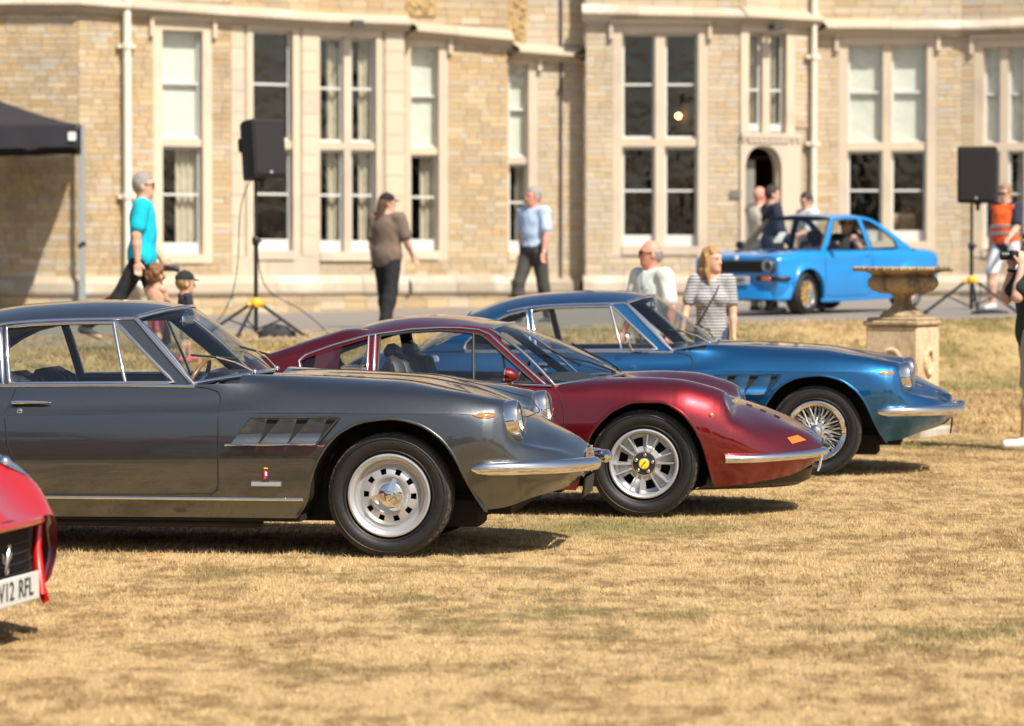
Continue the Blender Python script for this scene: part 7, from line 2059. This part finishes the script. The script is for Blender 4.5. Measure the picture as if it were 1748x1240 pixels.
# ================================================================ far woodland across the lawn (seen mirrored in the paint and chrome)
wr_ = np.random.default_rng(5)
cr = []
for k in range(34):
    cx, cy, ch, cw = wr_.uniform(-130, 130), wr_.uniform(-120, -78), wr_.uniform(8, 17), wr_.uniform(5, 9)
    n_ = 170
    v = wr_.normal(size=(n_, 3)); v /= np.linalg.norm(v, axis=1)[:, None]
    c = np.array((cx, cy, ch * .58)) + v * np.array((cw, cw, ch * .46)) * wr_.uniform(.55, 1.0, (n_, 1))
    a = wr_.normal(size=(n_, 3)); b = wr_.normal(size=(n_, 3)); sz = wr_.uniform(.7, 1.5, (n_, 1))
    a = a / np.linalg.norm(a, axis=1)[:, None] * sz; b = b / np.linalg.norm(b, axis=1)[:, None] * sz
    cr.append(np.stack([c - a - b, c + a - b, c + a + b, c - a + b], 1))
    t = np.array([[(cx + dx, cy, 0), (cx + dx + .5, cy, 0), (cx + dx + .4, cy, ch * .5), (cx + dx + .1, cy, ch * .5)] for dx in (-.25,)]); cr.append(t)
Q = np.concatenate(cr).reshape(-1, 3)
me = bpy.data.meshes.new('woodland'); me.from_pydata(Q.tolist(), [], [(4 * i, 4 * i + 1, 4 * i + 2, 4 * i + 3) for i in range(len(Q) // 4)])
me.materials.append(m_plain('far_foliage', (.045, .065, .022), .9, 0, .5, .15)); tag(link_mesh('woodland', me), 'far-off belt of broad-leaved trees across the lawn', 'woodland', kind='stuff')
# ================================================================ grass blades on the lawn
def grass_material():
    t = NT('dry_grass_blades'); c = t.coord()
    at = t.n('Attribute'); at.attribute_name = 'tone'
    big = t.noise(.22, 5, c, .6, .5); mid = t.noise(1.6, 5, c, .62); st = t.noise(5.5, 4, t.coord('Object', (1.5, .9, 1)), .65)
    straw = t.ramp(at.outputs['Fac'], [(0, (.28, .175, .066)), (.5, (.52, .37, .175)), (1, (.69, .535, .295))])
    brown = t.ramp(at.outputs['Fac'], [(0, (.13, .078, .03)), (.5, (.30, .19, .073)), (1, (.45, .305, .13))])
    green = t.ramp(at.outputs['Fac'], [(0, (.07, .075, .02)), (.5, (.20, .19, .05)), (1, (.36, .31, .11))])
    a = t.mix(t.ramp(t.math('MULTIPLY', t.math('ADD', mid, st), .5), [(.46, (0, 0, 0)), (.57, (1, 1, 1))]), straw, brown)
    g = t.math('MULTIPLY', t.math('ADD', big, t.math('MULTIPLY', mid, .6)), .62)
    a = t.mix(t.ramp(g, [(.53, (0, 0, 0)), (.61, (.62, .62, .62))]), a, green)
    ga = t.n('Attribute'); ga.attribute_name = 'green'
    a = t.mix(ga.outputs['Fac'], a, green)
    b = t.bsdf(Base_Color=a, Roughness=.75)
    return t.mat
M['blades'] = grass_material()
def blades(name, n, y0, y1, hmin, hmax, wmin, wmax, seed, pw=1.0, zfun=None):
    r = np.random.default_rng(seed)
    # even over the ground inside the camera's wedge
    Y = np.sqrt(r.uniform(y0**2, y1**2, n)) if pw == 1 else y0 + (y1 - y0) * r.uniform(0, 1, n)
    X = r.uniform(-1, 1, n) * (Y * .172 + .25)
    # clumps: pull some blades to tuft centres
    k = r.uniform(0, 1, n) < .45
    X[k] = np.round(X[k] / .06) * .06 + r.normal(0, .010, k.sum()); Y[k] = np.round(Y[k] / .06) * .06 + r.normal(0, .010, k.sum())
    Z = ground_z(X, Y)
    h = hmin + (hmax - hmin) * r.uniform(0, 1, n)**2.2
    # beaten flat in patches
    pat = .55 + .45 * np.sin(X * 1.7 + np.sin(Y * 1.1) * 2) * np.sin(Y * 1.3 + np.sin(X * .9))
    h *= .6 + .5 * np.clip(pat, 0, 1)
    w_ = r.uniform(wmin, wmax, n); a = r.uniform(0, 2 * math.pi, n); ln = r.normal(0, .95, n) * h; la = r.uniform(0, 2 * math.pi, n)
    B0 = np.stack([X - w_ * np.cos(a), Y - w_ * np.sin(a), Z - .004], 1); B1 = np.stack([X + w_ * np.cos(a), Y + w_ * np.sin(a), Z - .004], 1)
    T = np.stack([X + ln * np.cos(la), Y + ln * np.sin(la), Z + h], 1)
    V = np.stack([B0, B1, T], 1).reshape(-1, 3).astype(np.float32)
    me = bpy.data.meshes.new(name)
    me.vertices.add(3 * n); me.vertices.foreach_set('co', V.ravel())
    me.loops.add(3 * n); me.loops.foreach_set('vertex_index', np.arange(3 * n, dtype=np.int32))
    me.polygons.add(n); me.polygons.foreach_set('loop_start', np.arange(0, 3 * n, 3, dtype=np.int32))
    tone = np.repeat(np.clip(r.normal(.5, .24, n), 0, 1), 3); tone[2::3] = np.clip(tone[2::3] + .12, 0, 1)
    at = me.attributes.new('tone', 'FLOAT', 'POINT'); at.data.foreach_set('value', tone.astype(np.float32))
    gr_ = np.repeat(greenness(X, Y), 3)
    at = me.attributes.new('green', 'FLOAT', 'POINT'); at.data.foreach_set('value', gr_.astype(np.float32))
    me.update(calc_edges=True); me.materials.append(M['blades'])
    return tag(link_mesh(name, me), 'short parched tan lawn grass with sparse green patches round the cars', 'grass', kind='stuff')
blades('grass', 640000, 9.8, 27.5, .007, .030, .0013, .0028, 1)
o = blades('bank_grass', 170000, 27.5, 38.4, .02, .075, .004, .008, 2)
o['label'] = 'coarse dry grass on the bank below the drive'
